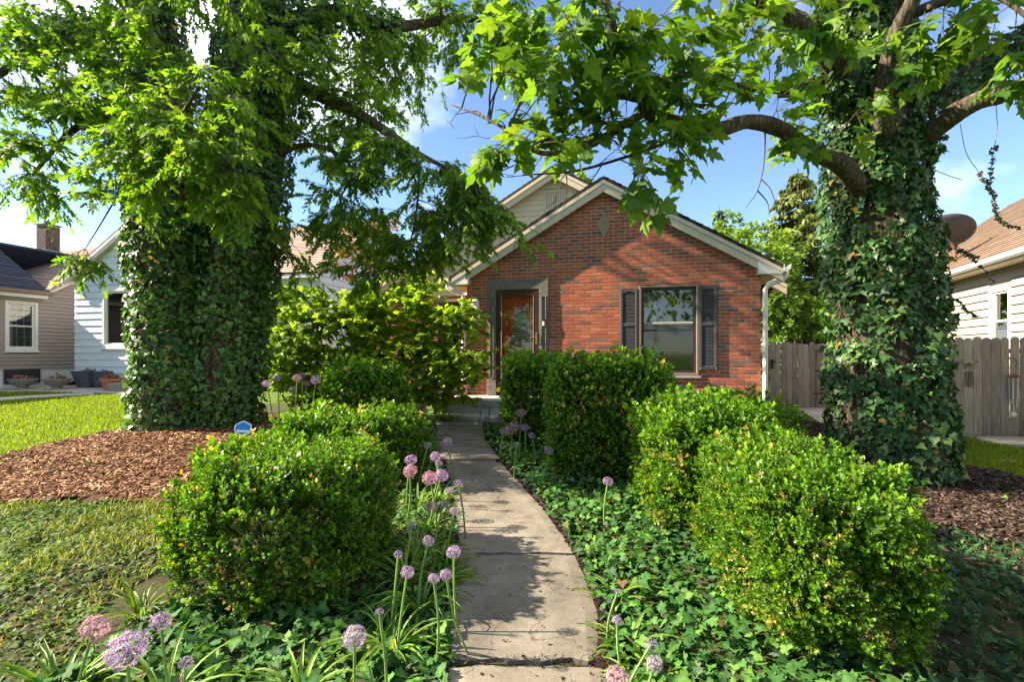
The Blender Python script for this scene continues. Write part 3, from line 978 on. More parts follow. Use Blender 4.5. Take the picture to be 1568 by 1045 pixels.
for s, x0 in ((1, 5.52), (-1, 0.08)):
    x1 = 5.93 if s > 0 else -0.33
    c = MB()
    zt = lambda x: ZP - PIT * abs(x - PK) - .10
    c.prism([(x0, 2.965), (x1, 2.965), (x1, zt(x1) - .01), (x0, zt(x0))], -0.195, -0.004)
    put(c, 'cornice_return', MAT['white_trim'], house)
    e = MB()
    xa, xb = (5.60, 5.90) if s > 0 else (-0.30, 0.0)
    e.box(xa, xb, 0.0, 2.0 if s < 0 else 4.2, 2.94, 2.962)
    put(e, 'soffit', MAT['soffit'], house)
    g = MB()
    gx0 = 5.925 if s > 0 else -0.325
    prof = [(0, 3.12), (0, 3.0), (0.05, 2.985), (0.10, 3.03), (0.125, 3.12), (0.115, 3.12), (0.09, 3.035), (0.05, 3.0), (0.01, 3.01), (0.01, 3.12)]
    g.prism([(gx0 + s * p, z) for p, z in prof], -0.22, 4.3 if s > 0 else 1.75)
    put(g, 'gutter', MAT['white_trim'], house)
    dsp = MB()
    xs = gx0 + s * .06; xw = (5.66 if s > 0 else -0.06)
    dsp.tube([(xs, -.10, 3.0), (xs, -.10, 2.93), (xs - s * .05, -.08, 2.86), (xw + s * .05, -.05, 2.78), (xw, -.05, 2.70), (xw, -.05, 2.5), (xw, -.05, 1.0), (xw, -.05, 0.82 if s < 0 else .3)], [.044, .044, .043, .042, .042, .042, .042, .042], 10)
    put(dsp, 'downspout', MAT['white_trim'], house, smooth_=True)
dr = MB()
dr.tube([(-0.06, -.05, 0.86), (-0.07, -.06, .78), (-.14, -.10, .735), (-.32, -.16, .72), (-.6, -.22, .70), (-.95, -.3, .62), (-1.3, -.45, .45)], [.055, .065, .07, .07, .07, .07, .07], 10)
put(dr, 'drain_pipe', MAT['black_plastic'], house, smooth_=True)

# diamond ornament
di = MB(); dcx, dcz = 2.804, 4.045
di.prism([(dcx, dcz + .255), (dcx - .13, dcz), (dcx, dcz - .255), (dcx + .13, dcz)], -.006, -.003)
ring(di, [(dcx, dcz + .255), (dcx - .13, dcz), (dcx, dcz - .255), (dcx + .13, dcz)], [(dcx, dcz + .19), (dcx - .095, dcz), (dcx, dcz - .19), (dcx + .095, dcz)], -0.03, -0.0065)
dd = put(di, 'diamond_vent', MAT['ornament_tan'], house)
di = MB()
for k in range(9):
    z = dcz - .17 + k * .0425; h = .095 * (1 - abs(z - dcz) / .19)
    if h > .008: di.box(dcx - h, dcx + h, -0.02, -0.0065, z - .014, z + .014)
put(di, 'louvers', MAT['ornament_tan'], dd)

# door surround
df = MB()
for (a, b) in ((.466, .633), (1.529, 1.714)):
    df.cbox(a, b, -.045, .15, .70, 2.838 if False else 3.05)
    df.cbox(a + .04, a + .055, -.06, -.045, 1.05, 2.70); df.cbox(b - .055, b - .04, -.06, -.045, 1.05, 2.70)
    df.cbox(a + .055, b - .055, -.06, -.045, 2.685, 2.70); df.cbox(a + .055, b - .055, -.06, -.045, 1.05, 1.065)
    df.cbox(a - .012, b + .012, -.075, -.0455, .70, .92)
df.cbox(.633, 1.529, -.045, .15, 2.838, 3.05)
df.box(.633, 1.529, .12, .2, .6, 2.838)
door_frame = put(df, 'door_frame', MAT['gray_frame'], house)
sd = MB()
X0, X1, Z0, Z1 = .638, 1.524, .785, 2.832
sd.cbox(X0, X0 + .105, -.035, .02, Z0, Z1); sd.cbox(X1 - .105, X1, -.035, .02, Z0, Z1); sd.cbox(X0 + .105, X1 - .105, -.033, .02, Z1 - .12, Z1); sd.cbox(X0 + .105, X1 - .105, -.033, .02, Z0 + .075, Z0 + .14)
storm = put(sd, 'storm_door', MAT['door_brown'], house)
k_ = MB(); k_.cbox(X0 + .004, X1 - .004, -.04, .01, Z0 - .02, Z0 + .074); put(k_, 'kick_plate', MAT['gold_kick'], storm)
gl = MB(); gl.box(X0 + .10, X1 - .10, -.012, -.008, Z0 + .135, Z1 - .115); put(gl, 'pane', MAT['glass_storm'], storm)
br_ = MB()
br_.box(X0 + .105, X0 + .117, -.04, -.013, Z0 + .14, Z1 - .12); br_.box(X1 - .117, X1 - .105, -.04, -.013, Z0 + .14, Z1 - .12)
put(br_, 'glazing_bead', MAT['weather_gray'], storm)
hd = MB()
hd.cbox(1.455, 1.495, -.05, -.035, 1.74, 1.97); hd.tube([(1.475, -.045, 1.87), (1.475, -.085, 1.87), (1.42, -.095, 1.868), (1.35, -.09, 1.86)], .011, 8)
hd.tube([(1.475, -.05, 1.95), (1.475, -.08, 1.945), (1.478, -.08, 1.78), (1.475, -.05, 1.77)], .009, 8)
put(hd, 'handle', MAT['brass'], storm)
wd = MB()
ocx, ocz, oa, ob = 1.16, 1.76, .215, .70
ou = ell(ocx, ocz, oa + .075, ob + .075); ins_ = ell(ocx, ocz, oa, ob)
rect = []
for (x, z) in ell(ocx, ocz, 1, 1):
    ax, az = x - ocx, z - ocz
    k = min((.44 / abs(ax)) if abs(ax) > 1e-6 else 9, (1.0 / abs(az)) if abs(az) > 1e-6 else 9)
    rect.append((min(max(ocx - .085 + ax * k, .64), 1.52), min(max(1.80 + az * k, .80), 2.82)))
ring(wd, rect, ou, .055, .10)
front_door = put(wd, 'front_door', MAT['door_wood'], house)
mo = MB(); ring(mo, ou, ell(ocx, ocz, oa + .03, ob + .03), .035, .09); ring(mo, ell(ocx, ocz, oa + .03, ob + .03), ins_, .05, .09)
put(mo, 'oval_moulding', MAT['door_wood'], front_door)
og = MB(); og.prism(list(reversed(ins_)), .075, .08); put(og, 'oval_pane', MAT['oval_glass'], front_door)
bl = MB()
for k in range(27):
    z = ocz - ob + .03 + k * .0515
    h = oa * math.sqrt(max(0, 1 - ((z - ocz) / ob) ** 2))
    if h > .03: bl.box(ocx - h, ocx + h, .066, .073, z - .006, z + .006)
put(bl, 'blind', MAT['blind'], front_door)
bell = MB(); bell.cbox(1.605, 1.645, -.075, -.0465, 2.10, 2.19); bell_o = put(bell, 'doorbell', MAT['plate_white'], house)
bb = MB(); bb.cbox(1.608, 1.642, -.078, -.047, 2.192, 2.245); put(bb, 'camera_eye', MAT['black_plastic'], bell_o)

# front window and shutters
win = sash_window(house, I4, 3.505, 4.495, 1.18, 2.80, MAT['taupe_frame'], MAT['dark_frame'], trim_w=0.045, cols=3, rows=2, depth=0.13, sill=False, mid=True, curtain=[(3.50, 3.78)], muntin_mat=MAT['dark_frame'])
mr = MB(); mr.cbox(3.56, 4.44, .004, .018, 2.10, 2.145); put(mr, 'screen_rail', MAT['screen_bar'], win)
scn = MB(); scn.box(3.56, 4.44, .021, .0225, 1.235, 2.098); put(scn, 'insect_screen', MAT['glass_screen'], win)
sl = MB(); sl.cbox(3.43, 4.57, -.05, .06, 1.085, 1.13); put(sl, 'window_sill', MAT['weather_gray'], house)
li = MB(); li.box(3.455, 4.545, .03, .12, 2.845, 2.86); put(li, 'lintel', MAT['taupe_frame'], house)
for (a, b, z0, z1) in ((3.114, 3.440, 1.27, 2.79), (4.548, 4.860, 1.24, 2.805)):
    sh = MB(); w = .048; zm = z0 + (z1 - z0) * .545
    sh.cbox(a, a + w, -.04, -.004, z0, z1); sh.cbox(b - w, b, -.04, -.004, z0, z1)
    sh.cbox(a + w, b - w, -.038, -.004, z0, z0 + .075); sh.cbox(a + w, b - w, -.038, -.004, zm - .03, zm + .03)
    n = 9; arch = [(a + w + (b - a - 2 * w) * k / n, z1 - .085 + .03 * math.sin(math.pi * k / n)) for k in range(n + 1)]
    sh.prism([(b - w, z1), (a + w, z1)] + arch, -.038, -.004)
    sh.box(a + .01, b - .01, -.012, -.003, z0 + .01, z1 - .01)
    so = put(sh, 'shutter', MAT['shutter'], house)
    lv = MB()
    for (za, zb) in ((z0 + .078, zm - .032), (zm + .032, z1 - .062)):
        z = za
        while z < zb - .02:
            lv.add([(a + w, -.030, z), (b - w, -.030, z), (b - w, -.0145, z + .024), (a + w, -.0145, z + .024), (a + w, -.0225, z - .001), (b - w, -.0225, z - .001)],
                   [(0, 1, 2, 3), (0, 4, 5, 1), (4, 3, 2, 5)])
            z += .026
    put(lv, 'louvers', MAT['shutter'], so)
    for (x, z) in ((a + .02, z0 + .03), (b - .02, z0 + .03)):
        sc_ = MB(); sc_.box(x - .006, x + .006, -.044, -.0405, z - .006, z + .006); put(sc_, 'screw', MAT['plate_white'], so)

# wall lamp and house number
la = MB()
la.cbox(.14, .27, -.03, 0, 2.42, 2.60)
la.add([(.13, -.03, 2.46), (.26, -.03, 2.46), (.26, -.15, 2.40), (.13, -.15, 2.40), (.13, -.03, 2.58), (.26, -.03, 2.58), (.26, -.15, 2.545), (.13, -.15, 2.545)],
       [(0, 1, 2, 3), (7, 6, 5, 4), (0, 4, 5, 1), (3, 2, 6, 7), (0, 3, 7, 4), (1, 5, 6, 2)])
lamp = put(la, 'wall_lamp', MAT['lamp_white'], house)
lb = MB(); lb.lathe([(.001, .12), (.055, .105), (.075, .06), (.08, .0), (.06, -.012)], (.215, -.09, 2.55), 16); put(lb, 'lamp_hood', MAT['lamp_white'], lamp, smooth_=True)
lc = MB(); lc.lathe([(.001, -.02), (.018, -.016), (.02, .0), (.014, .012), (.001, .014)], (.20, -.172, 2.60), 10); put(lc, 'sensor', MAT['iron'], lamp)
num = MB()
for k in range(4):
    x = .095 + k * .066
    num.cbox(x, x + .064, -.02, -.001, 2.135, 2.252)
for x in (.115, .305): num.tube([(x, -.012, 2.25), (x + .012, -.012, 2.285), (x + .03, -.012, 2.27)], .008, 6)
hn = put(num, 'house_number', MAT['plate_white'], house)
SEG = {'4': [((.1, .9), (.1, .42)), ((.1, .42), (.9, .42)), ((.68, .95), (.68, .02))],
       '2': [((.1, .78), (.3, .97)), ((.3, .97), (.7, .97)), ((.7, .97), (.9, .78)), ((.9, .78), (.1, .04)), ((.1, .04), (.92, .04))],
       '1': [((.25, .78), (.52, .97)), ((.52, .97), (.52, .02))],
       '7': [((.1, .95), (.9, .95)), ((.9, .95), (.4, .02))]}
for k, ch in enumerate('4217'):
    dg = MB(); x = .095 + k * .066 + .014; sx, sz = .036, .078
    for i_, (p, q) in enumerate(SEG[ch]):
        o_ = -.0245 - .0006 * i_
        a = Vector((x + p[0] * sx, 0, 2.155 + p[1] * sz)); b = Vector((x + q[0] * sx, 0, 2.155 + q[1] * sz))
        d = (b - a).normalized(); nn = Vector((-d.z, 0, d.x)) * .0062
        a -= d * .004; b += d * .004
        dg.add([(a + nn)[:], (b + nn)[:], (b - nn)[:], (a - nn)[:]], [])
        n0 = len(dg.v) - 4
        for j in range(4):
            w_ = dg.v[n0 + j]; dg.v[n0 + j] = (w_[0], o_, w_[2])
        for j in range(4):
            w_ = dg.v[n0 + j]; dg.v.append((w_[0], -.0195, w_[2]))
        dg.f += [(n0, n0 + 1, n0 + 2, n0 + 3)] + [(n0 + j, n0 + 4 + j, n0 + 4 + (j + 1) % 4, n0 + (j + 1) % 4) for j in range(4)]
    put(dg, 'digit', MAT['digit'], hn)

# steps
stp = MB(); stp.cbox(-.25, 2.1, -1.02, -.002, .555, .69, .012); st = put(stp, 'stoop_slab', MAT['pale_concrete'], house)
stp = MB(); stp.box(-.18, 2.03, -.94, -.004, .1, .552); put(stp, 'stoop_base', MAT['foundation'], house)
stp = MB(); stp.cbox(-.02, 1.9, -1.50, -1.0, .345, .435, .012); stp.box(.03, 1.85, -1.45, -.96, .1, .343); put(stp, 'step', MAT['pale_concrete'], house)

# ------------------------------------------------------------------ the white boarded house to the left
wh = empty('white_house', (-13.2, 15.0, 0.0), H_RZ, 'white lap-sided house with front gable, behind the ivy-covered double trunk', 'house')
WE, WP = 3.88, 0.63
hb = 2.6
wf = MB(); wf.prism([(0, WE), (2 * hb, WE), (hb, WE + WP * hb - .06)], .01, .2); backing(wf, 0, 2 * hb, .01, .2, .95, WE, (1.12, 3.25, 1.75, 3.42)); wf.box(0, .2, .2, 6, .95, WE); wf.box(2 * hb - .2, 2 * hb, .2, 6, .95, WE)
fw_ = put(wf, 'wall', MAT['siding_white'], wh)
WW = (1.08, 3.3, 1.72, 3.46)
siding(fw_, I4, (.95, WE + WP * hb - .12), lambda z: (max(0, hb - (WE + WP * hb - .06 - z) / WP), min(2 * hb, hb + (WE + WP * hb - .06 - z) / WP)), [WW], 0.203, MAT['siding_white'], proud=.03)
siding(fw_, wall_frame((0, 6, 0), (0, -1)), (.95, WE), lambda z: (0, 5.98), [], 0.203, MAT['siding_white'], proud=.03)
fd = MB(); fd.box(.02, 2 * hb - .02, .03, .22, .1, .948); fd.box(.02, .22, .22, 6, .1, .948); put(fd, 'foundation', MAT['foundation'], wh)
sash_window(wh, I4, 1.17, 3.2, 1.80, 3.37, MAT['white_trim'], MAT['white_trim'], trim_w=.09, depth=.12, mid=False, curtain=[(1.45, 2.4), (2.5, 3.1)])
gable_roof(wh, hb, WE + WP * hb + .04, hb + .22, -.22, 7, WP, MAT['shingle_pink'], MAT['white_trim'], bw=.13)
# main block; its right gable end faces the brick house
C = Vector((-5.42, 14.0, 0)) - Vector((-13.2, 15.0, 0))
cx_, cy_ = C.dot(HU), C.dot(HV)
ME_, DEP = 3.82, 7.0
mb_ = MB(); mb_.box(cx_ - 6.0, cx_, cy_ + .01, cy_ + .2, .5, ME_)
put(mb_, 'main_wall', MAT['siding_white'], wh)
mg = MB(); mg.prism([(cy_ + .2, .5), (cy_ + DEP, .5), (cy_ + DEP, ME_), (cy_ + DEP / 2, ME_ + WP * DEP / 2 - .05), (cy_ + .2, ME_)], cx_ - .2, cx_ - .01, axis='x')
mgw = put(mg, 'gable_wall', MAT['siding_white'], wh)
siding(mgw, wall_frame((cx_, cy_, 0), (0, 1)), (.5, ME_ + WP * DEP / 2 - .1), lambda z: (max(0, DEP / 2 - (ME_ + WP * DEP / 2 - .05 - z) / WP), min(DEP, DEP / 2 + (ME_ + WP * DEP / 2 - .05 - z) / WP)), [], 0.203, MAT['siding_white'], proud=.03)
mf = MB(); mf.box(cx_ - 6.0, cx_ + .05, cy_ - .30, cy_ - .02, ME_ - .16, ME_ - .04); put(mf, 'fascia', MAT['white_trim'], wh)
sl_ = math.hypot(1, WP)
roof_plane(wh, Vector((cx_ - 6.2, cy_ - .32, ME_ - .02)), (1, 0, 0), Vector((0, 1, WP)) / sl_, 6.35, (DEP / 2 + .32) * sl_, MAT['shingle_pink'])
roof_plane(wh, Vector((cx_ + .15, cy_ + DEP + .32, ME_ - .02)), (-1, 0, 0), Vector((0, -1, WP)) / sl_, 6.35, (DEP / 2 + .32) * sl_, MAT['shingle_pink'])
for s in (-1, 1):
    r = MB(); ym = cy_ + DEP / 2; zt = ME_ + WP * DEP / 2 + .10; ye = ym + s * (DEP / 2 + .32); ze = ME_ - .02
    a, b = ((ye, ze), (ym, zt)) if s < 0 else ((ym, zt), (ye, ze))
    r.prism([(a[0], a[1] - .22), (b[0], b[1] - .22), (b[0], b[1] - .09), (a[0], a[1] - .09)], cx_ + .10, cx_ + .14, axis='x'); put(r, 'rake_board', MAT['white_trim'], wh)

# ------------------------------------------------------------------ the beige house at the far left
be = empty('beige_house', (-14.88, 15.2, 0.0), H_RZ, 'taupe lap-sided house with dark blue roof and small-paned window, far left', 'house')
# local x = HU, local y = HV; the wall seen faces +x, runs along y
BM = wall_frame((0, -8, 0), (0, 1))        # wall x = y + 8, into the wall = -x
BE_Z, BB = 3.44, 1.08
bw_ = MB(); bw_.box(-.2, -.01, -8, -.47, BB, BE_Z); bw_.box(-.2, -.01, .27, 8, BB, BE_Z); bw_.box(-.2, -.01, -.47, .27, BB, 1.66); bw_.box(-.2, -.01, -.47, .27, 3.08, BE_Z); bw_.prism([(.4, BE_Z), (7.2, BE_Z), (3.8, BE_Z + .62 * 3.4 - .05)], -.2, -.01, axis='x'); bw_.box(-6, -.2, -8, -7.8, BB, BE_Z)
bwo = put(bw_, 'wall', MAT['siding_beige'], be)
BW_ = (8 - .50, 8 + .30, 1.62, 3.12)
siding(bwo, BM, (BB, BE_Z - .10), lambda z: (0, 16), [BW_], 0.115, MAT['siding_beige'], proud=.032)
siding(bwo, BM, (BE_Z - .10, BE_Z + 2.0), lambda z: (8 + max(.4, 3.8 - (BE_Z + .62 * 3.4 - .06 - z) / .62), 8 + min(7.2, 3.8 + (BE_Z + .62 * 3.4 - .06 - z) / .62)), [], 0.115, MAT['siding_beige'], proud=.032)
bf = MB(); bf.box(-.3, -.03, -8, 8, .3, BB - .003); bfo = put(bf, 'foundation', MAT['foundation'], be)
cw = MB(); cw.box(7.45, 8.35, -.045, .06, .63, .66); cw.box(7.45, 8.35, -.045, .06, 1.02, 1.05); cw.box(7.45, 7.49, -.045, .06, .66, 1.02); cw.box(8.31, 8.35, -.045, .06, .66, 1.02); cw.box(7.88, 7.91, -.04, .06, .66, 1.02)
cwo = put(cw, 'cellar_window', MAT['dark_frame'], be, BM)
cw = MB(); cw.box(7.49, 8.31, -.036, -.031, .66, 1.02); put(cw, 'pane', MAT['dark_frame'], cwo, BM)
sash_window(be, BM, BW_[0] + .04, BW_[1] - .08, BW_[2] + .08, BW_[3] - .08, MAT['white_trim'], MAT['white_trim'], trim_w=.08, cols=3, rows=2, depth=.1, curtain=[(BW_[0] + .05, BW_[0] + .25)], muntin_mat=MAT['white_trim'])
pq = MB(); pq.cbox(9.62, 10.22, -.05, -.02, 2.42, 2.60); po = put(pq, 'plaque', MAT['white_trim'], be, BM)
pq = MB(); pq.cbox(9.69, 10.15, -.058, -.0505, 2.455, 2.565); put(pq, 'plaque_field', MAT['plaque_brown'], po, BM)
p_ = .66; sq = math.hypot(1, p_)
roof_plane(be, Vector((.28, -8.3, BE_Z + .02)), (0, 1, 0), Vector((-1, 0, p_)) / sq, 8.75, 2.7 * sq, MAT['shingle_navy'])
roof_plane(be, Vector((-5.12, 6.0, BE_Z + .02)), (0, -1, 0), Vector((1, 0, p_)) / sq, 14.3, 2.7 * sq, MAT['shingle_navy'])
gt = MB(); gt.prism([(.28, BE_Z - .02), (.28, BE_Z - .10), (.38, BE_Z - .08), (.40, BE_Z + .02), (.38, BE_Z + .02), (.36, BE_Z - .06), (.30, BE_Z - .07), (.30, BE_Z + .0)], -8.3, .5); put(gt, 'gutter', MAT['taupe_frame'], be)
ft = MB(); ft.box(.02, .26, -8.2, .42, BE_Z - .20, BE_Z - .07); put(ft, 'fascia', MAT['white_trim'], be)
sq2 = math.hypot(1, .62)
roof_plane(be, Vector((-9, .32 - .1, BE_Z - .02)), (1, 0, 0), Vector((0, 1, .62)) / sq2, 9.2, 3.62 * sq2, MAT['shingle_pink'])
roof_plane(be, Vector((.2, 7.4, BE_Z - .02)), (-1, 0, 0), Vector((0, -1, .62)) / sq2, 9.2, 3.62 * sq2, MAT['shingle_pink'])
rb = MB(); rb.prism([(.2, BE_Z - .22), (3.84, BE_Z - .22 + .62 * 3.64), (3.84, BE_Z - .09 + .62 * 3.64), (.2, BE_Z - .09)], .12, .16, axis='x'); put(rb, 'rake_board', MAT['white_trim'], be)
# chimney on its ridge
ch_c = Vector((-3.2, 2.7, 5.3))
chm = MB(); chm.box(ch_c.x - .22, ch_c.x + .22, ch_c.y - .22, ch_c.y + .22, 4.6, 6.30); cho = put(chm, 'chimney', MAT['mortar'], be)
for k in range(12):
    row = MB(); z = 5.38 + k * .0745; off = .105 if k % 2 else 0
    for face in range(4):
        for j in range(4):
            a = -.23 + j * .205 - off + .0; b = a + .19
            a, b = max(a, -.23), min(b, .23)
            if b - a < .04: continue
            if face == 0: row.box(ch_c.x + a, ch_c.x + b, ch_c.y - .238, ch_c.y - .21, z, z + .064)
            elif face == 1: row.box(ch_c.x + .21, ch_c.x + .238, ch_c.y + a, ch_c.y + b, z, z + .064)
            elif face == 2: row.box(ch_c.x + a, ch_c.x + b, ch_c.y + .21, ch_c.y + .238, z, z + .064)
            else: row.box(ch_c.x - .238, ch_c.x - .21, ch_c.y + a, ch_c.y + b, z, z + .064)
    put(row, 'brick_course', MAT['sooty_brick'], cho)
cc = MB(); cc.box(ch_c.x - .28, ch_c.x + .28, ch_c.y - .28, ch_c.y + .28, 6.302, 6.34); cc.lathe([(.12, 0), (.12, .12), (.1, .12)], (ch_c.x, ch_c.y, 6.34), 10)
put(cc, 'chimney_cap', MAT['iron'], cho)
fl = MB(); fl.box(ch_c.x - .28, ch_c.x + .28, ch_c.y - .28, ch_c.y + .28, 4.9, 5.36); put(fl, 'flashing', MAT['flashing'], cho)

# ------------------------------------------------------------------ the house behind the right-hand fence
RW = Vector((0.355, 0.935, 0)).normalized()
RN = Vector((RW.y, -RW.x, 0))             # into the house
RO = Vector((10.98, 11.5, 0))
rh = empty('neighbour_house', RO, 0, 'cream lap-sided house with brown shingle roof behind the right-hand fence', 'house')
RM = wall_frame((RW * 7.0), -RW)         # wall x runs towards the viewer: x = 7 - t
RE = 3.55
def ray_wall(px, py):
    """wall coordinates (x, z) of the photo pixel on that wall"""
    d = Vector(((px - CX) / F, 1, -(py - HY) / F)); o = Vector((0, 0, CH))
    k = (RO - o).dot(Vector((RN.x, RN.y, 0))) / d.dot(Vector((RN.x, RN.y, 0)))
    q = o + d * k
    return 7.0 - (q - RO).dot(RW), q.z
xa, za = ray_wall(1520, 445); xb, zb = ray_wall(1546, 560)
wz0, wz1 = 1.62, ray_wall(1533, 446)[1]
HW = (xa - .10, xb + .10, wz0 - .1, wz1 + .1)
rwall = backing(MB(), 0, 14, .01, .2, .1, RE, (xa - .04, xb + .04, wz0 - .04, wz1 + .04)); rwo = put(rwall, 'wall', MAT['siding_right'], rh, RM)
siding(rwo, RM, (.3, RE - .12), lambda z: (0, 14), [HW], 0.19, MAT['siding_right'], proud=.045)
sash_window(rh, RM, xa, xb, wz0, wz1, MAT['white_trim'], MAT['white_trim'], trim_w=.10, depth=.12, mid=True, curtain=[(xa + .05, xa + (xb - xa) * .4)])
a_, pr = 3.7, .75
sq3 = math.hypot(1, pr)
e0 = RW * 7.2 - RN * .42 + Vector((0, 0, RE - .02))
roof_plane(rh, e0, -RW, (RN + Vector((0, 0, pr))) / sq3, 14.4, (a_ + .42) * sq3, MAT['shingle_brown'])
e1 = -RW * 7.2 + RN * (2 * a_ + .42) + Vector((0, 0, RE - .02))
roof_plane(rh, e1, RW, (-RN + Vector((0, 0, pr))) / sq3, 14.4, (a_ + .42) * sq3, MAT['shingle_brown'])
sf = MB(); sf.box(-.2, 14.2, -.40, 0, RE - .14, RE - .122); put(sf, 'soffit', MAT['soffit'], rh, RM)
fa = MB(); fa.box(-.2, 14.2, -.425, -.402, RE - .15, RE + .0); put(fa, 'fascia', MAT['cream_trim'], rh, RM)
gu = MB()
prof = [(-.427, RE), (-.427, RE - .11), (-.48, RE - .12), (-.53, RE - .08), (-.555, RE), (-.545, RE), (-.52, RE - .07), (-.48, RE - .10), (-.437, RE - .10), (-.437, RE)]
gu.prism(prof, -.2, 14.2, axis='x'); put(gu, 'gutter', MAT['white_trim'], rh, RM)
gg = MB(); gg.prism([(0, 0.1), (2 * a_, .1), (2 * a_, RE), (a_, RE + pr * a_), (0, RE)], 13.9, 14.0, axis='x'); 
put(gg, 'gable_wall', MAT['siding_right'], rh, RM)
rv = MB(); rv.box(-.22, .22, -.18, .18, 0, .12); rvo = rv.build('roof_vent', MAT['iron'], rh)
rvo.matrix_local = Matrix.Translation(RW * (-.05) + RN * (a_ - .45) + Vector((0, 0, RE + pr * (a_ - .45) + .05)))

def ray_roof(px, py):
    nrm = (-RN * pr + Vector((0, 0, 1))).normalized()
    d = Vector(((px - CX) / F, 1, -(py - HY) / F)); o = Vector((0, 0, CH))
    k = (RO + e0 - o).dot(nrm) / d.dot(nrm)
    return o + d * k

# satellite dish on that roof
foot = ray_roof(1462, 402)
ds = empty('satellite_dish', foot, 0, 'dark grey satellite dish on a pole above the right-hand neighbour roof', 'satellite dish')
dm = MB()
dk = foot.y
ctr = P(1448, 359, dk)
dm.tube([foot + Vector((0, 0, -.05)), foot + Vector((0, 0, .38)), foot.lerp(ctr, .8) + Vector((.05, 0, .0)), ctr + Vector((0, 0, -.05))], [.045, .045, .03, .03], 8); dm.build('mast', MAT['rust_pipe'], ds, world=True)
dn = MB()
ax = Vector((.30, .50, .82)).normalized(); s1 = ax.orthogonal().normalized(); s2 = ax.cross(s1)
R_ = 36 * dk / F; rings = 8; nseg = 32
for side_, dz in ((0, 0.0), (1, -.012)):
    for i in range(rings + 1):
        r = R_ * i / rings
        for k in range(nseg):
            a = 2 * math.pi * k / nseg
            dn.v.append(tuple(ctr + s1 * (r * math.cos(a)) + s2 * (r * math.sin(a)) + ax * (.16 * (i / rings) ** 2 - .06 + dz)))
    b0 = side_ * (rings + 1) * nseg
    for i in range(rings):
        for k in range(nseg):
            j = (k + 1) % nseg
            q = (b0 + i * nseg + k, b0 + i * nseg + j, b0 + (i + 1) * nseg + j, b0 + (i + 1) * nseg + k)
            dn.f.append(q if side_ == 0 else tuple(reversed(q)))
b0 = (rings + 1) * nseg
for k in range(nseg):
    j = (k + 1) % nseg
    dn.f.append((rings * nseg + k, rings * nseg + j, b0 + rings * nseg + j, b0 + rings * nseg + k))
dn.build('reflector', MAT['dish_gray'], ds, world=True, smooth_=True)
da = MB(); da.tube([ctr - s2 * R_ * .9 + ax * .05, ctr - s2 * R_ * .55 + ax * .45, ctr + ax * .55], .014, 6); da.lathe([(.03, -.05), (.045, 0), (.03, .05)], ctr + ax * .55, 10)
da.build('feed_arm', MAT['iron'], ds, world=True)

# ------------------------------------------------------------------ fences
def board_mesh(w, h, style, seed):
    r = random.Random(seed)
    mb = MB()
    if style == 'round':
        n = 8
        top = [(w / 2 * math.cos(math.pi * k / n), h - .05 + .05 * math.sin(math.pi * k / n)) for k in range(n + 1)]
    else:
        top = [(w / 2, h - .035), (w / 2 - .03, h), (-w / 2 + .03, h), (-w / 2, h - .035)]
    poly = [(-w / 2, 0), (w / 2, 0)] + top
    mb.prism(poly, 0, .019)
    me = mb.mesh('fence_board')
    me.materials.append(MAT['fence_wood'])
    return me
def fence(name, label, x0, x1, y, h, pitch, w, style, slope=0.0, group=None):
    root = empty(name, (x0, y, gzf(x0, y)), 0, label, 'fence', group)
    ms = [board_mesh(w * random.uniform(.95, 1.03), h * random.uniform(.99, 1.01), style, k) for k in range(5)]
    k = 0; x = x0
    while x < x1:
        o = link('fence_board', random.choice(ms), root)
        o.location = (x - x0, random.uniform(-.004, .004), gzf(x, y + slope * (x - x0)) - gzf(x0, y) + .02 + random.uniform(-.012, .012))
        o.location.y += slope * (x - x0)
        o.rotation_euler = (random.uniform(-.006, .006), random.uniform(-.006, .006), math.atan(slope))
        x += pitch * random.uniform(.985, 1.015)
    for z in (.28, .92, h - .28):
        r = MB(); r.add([(0, .0245, z), (x1 - x0, .0245 + slope * (x1 - x0), z), (x1 - x0, .0645 + slope * (x1 - x0), z), (0, .0645, z), (0, .0245, z + .085), (x1 - x0, .0245 + slope * (x1 - x0), z + .085), (x1 - x0, .0645 + slope * (x1 - x0), z + .085), (0, .0645, z + .085)],
                        [(0, 3, 2, 1), (4, 5, 6, 7), (0, 1, 5, 4), (1, 2, 6, 5), (2, 3, 7, 6), (3, 0, 4, 7)])
        put(r, 'rail', MAT['fence_wood'], root)
    xx = .9
    while xx < x1 - x0:
        p = MB(); p.box(xx - .045, xx + .045, .066 + slope * xx, .156 + slope * xx, -.05, h - .08); put(p, 'post', MAT['fence_wood'], root)
        xx += 2.4
    return root
FY = 9.04
fr = fence('board_fence', 'weathered board fence with rounded tops to the right of the ivy-covered trunk', 6.3, 13.0, FY, 1.83, .168, .158, 'round')
GY = 13.8
gf = fence('board_fence', 'short run of grey board fence behind the ivy-covered right trunk', (1262 - CX) / F * GY, 11.5, GY, 1.80, .16, .15, 'round')
gx0_, gx1_ = (1178 - CX) / F * GY, (1249 - CX) / F * GY
gate = empty('garden_gate', (gx0_, GY - .03, gzf(gx0_, GY)), 0, 'grey weathered board gate with black strap hinges between brick house and trunk', 'gate')
ms = [board_mesh(.145 * random.uniform(.94, 1.03), 1.80 * random.uniform(.985, 1.01), 'dog', k) for k in range(5)]
x = .07
while x < gx1_ - gx0_:
    o = link('gate_board', random.choice(ms), gate); o.location = (x, random.uniform(-.004, .004), .03 + random.uniform(-.02, .02)); o.rotation_euler = (0, random.uniform(-.008, .008), 0); x += .157
for z in (.3, 1.45):
    r = MB(); r.box(0, gx1_ - gx0_, .026, .06, z, z + .09); put(r, 'rail', MAT['fence_wood'], gate)
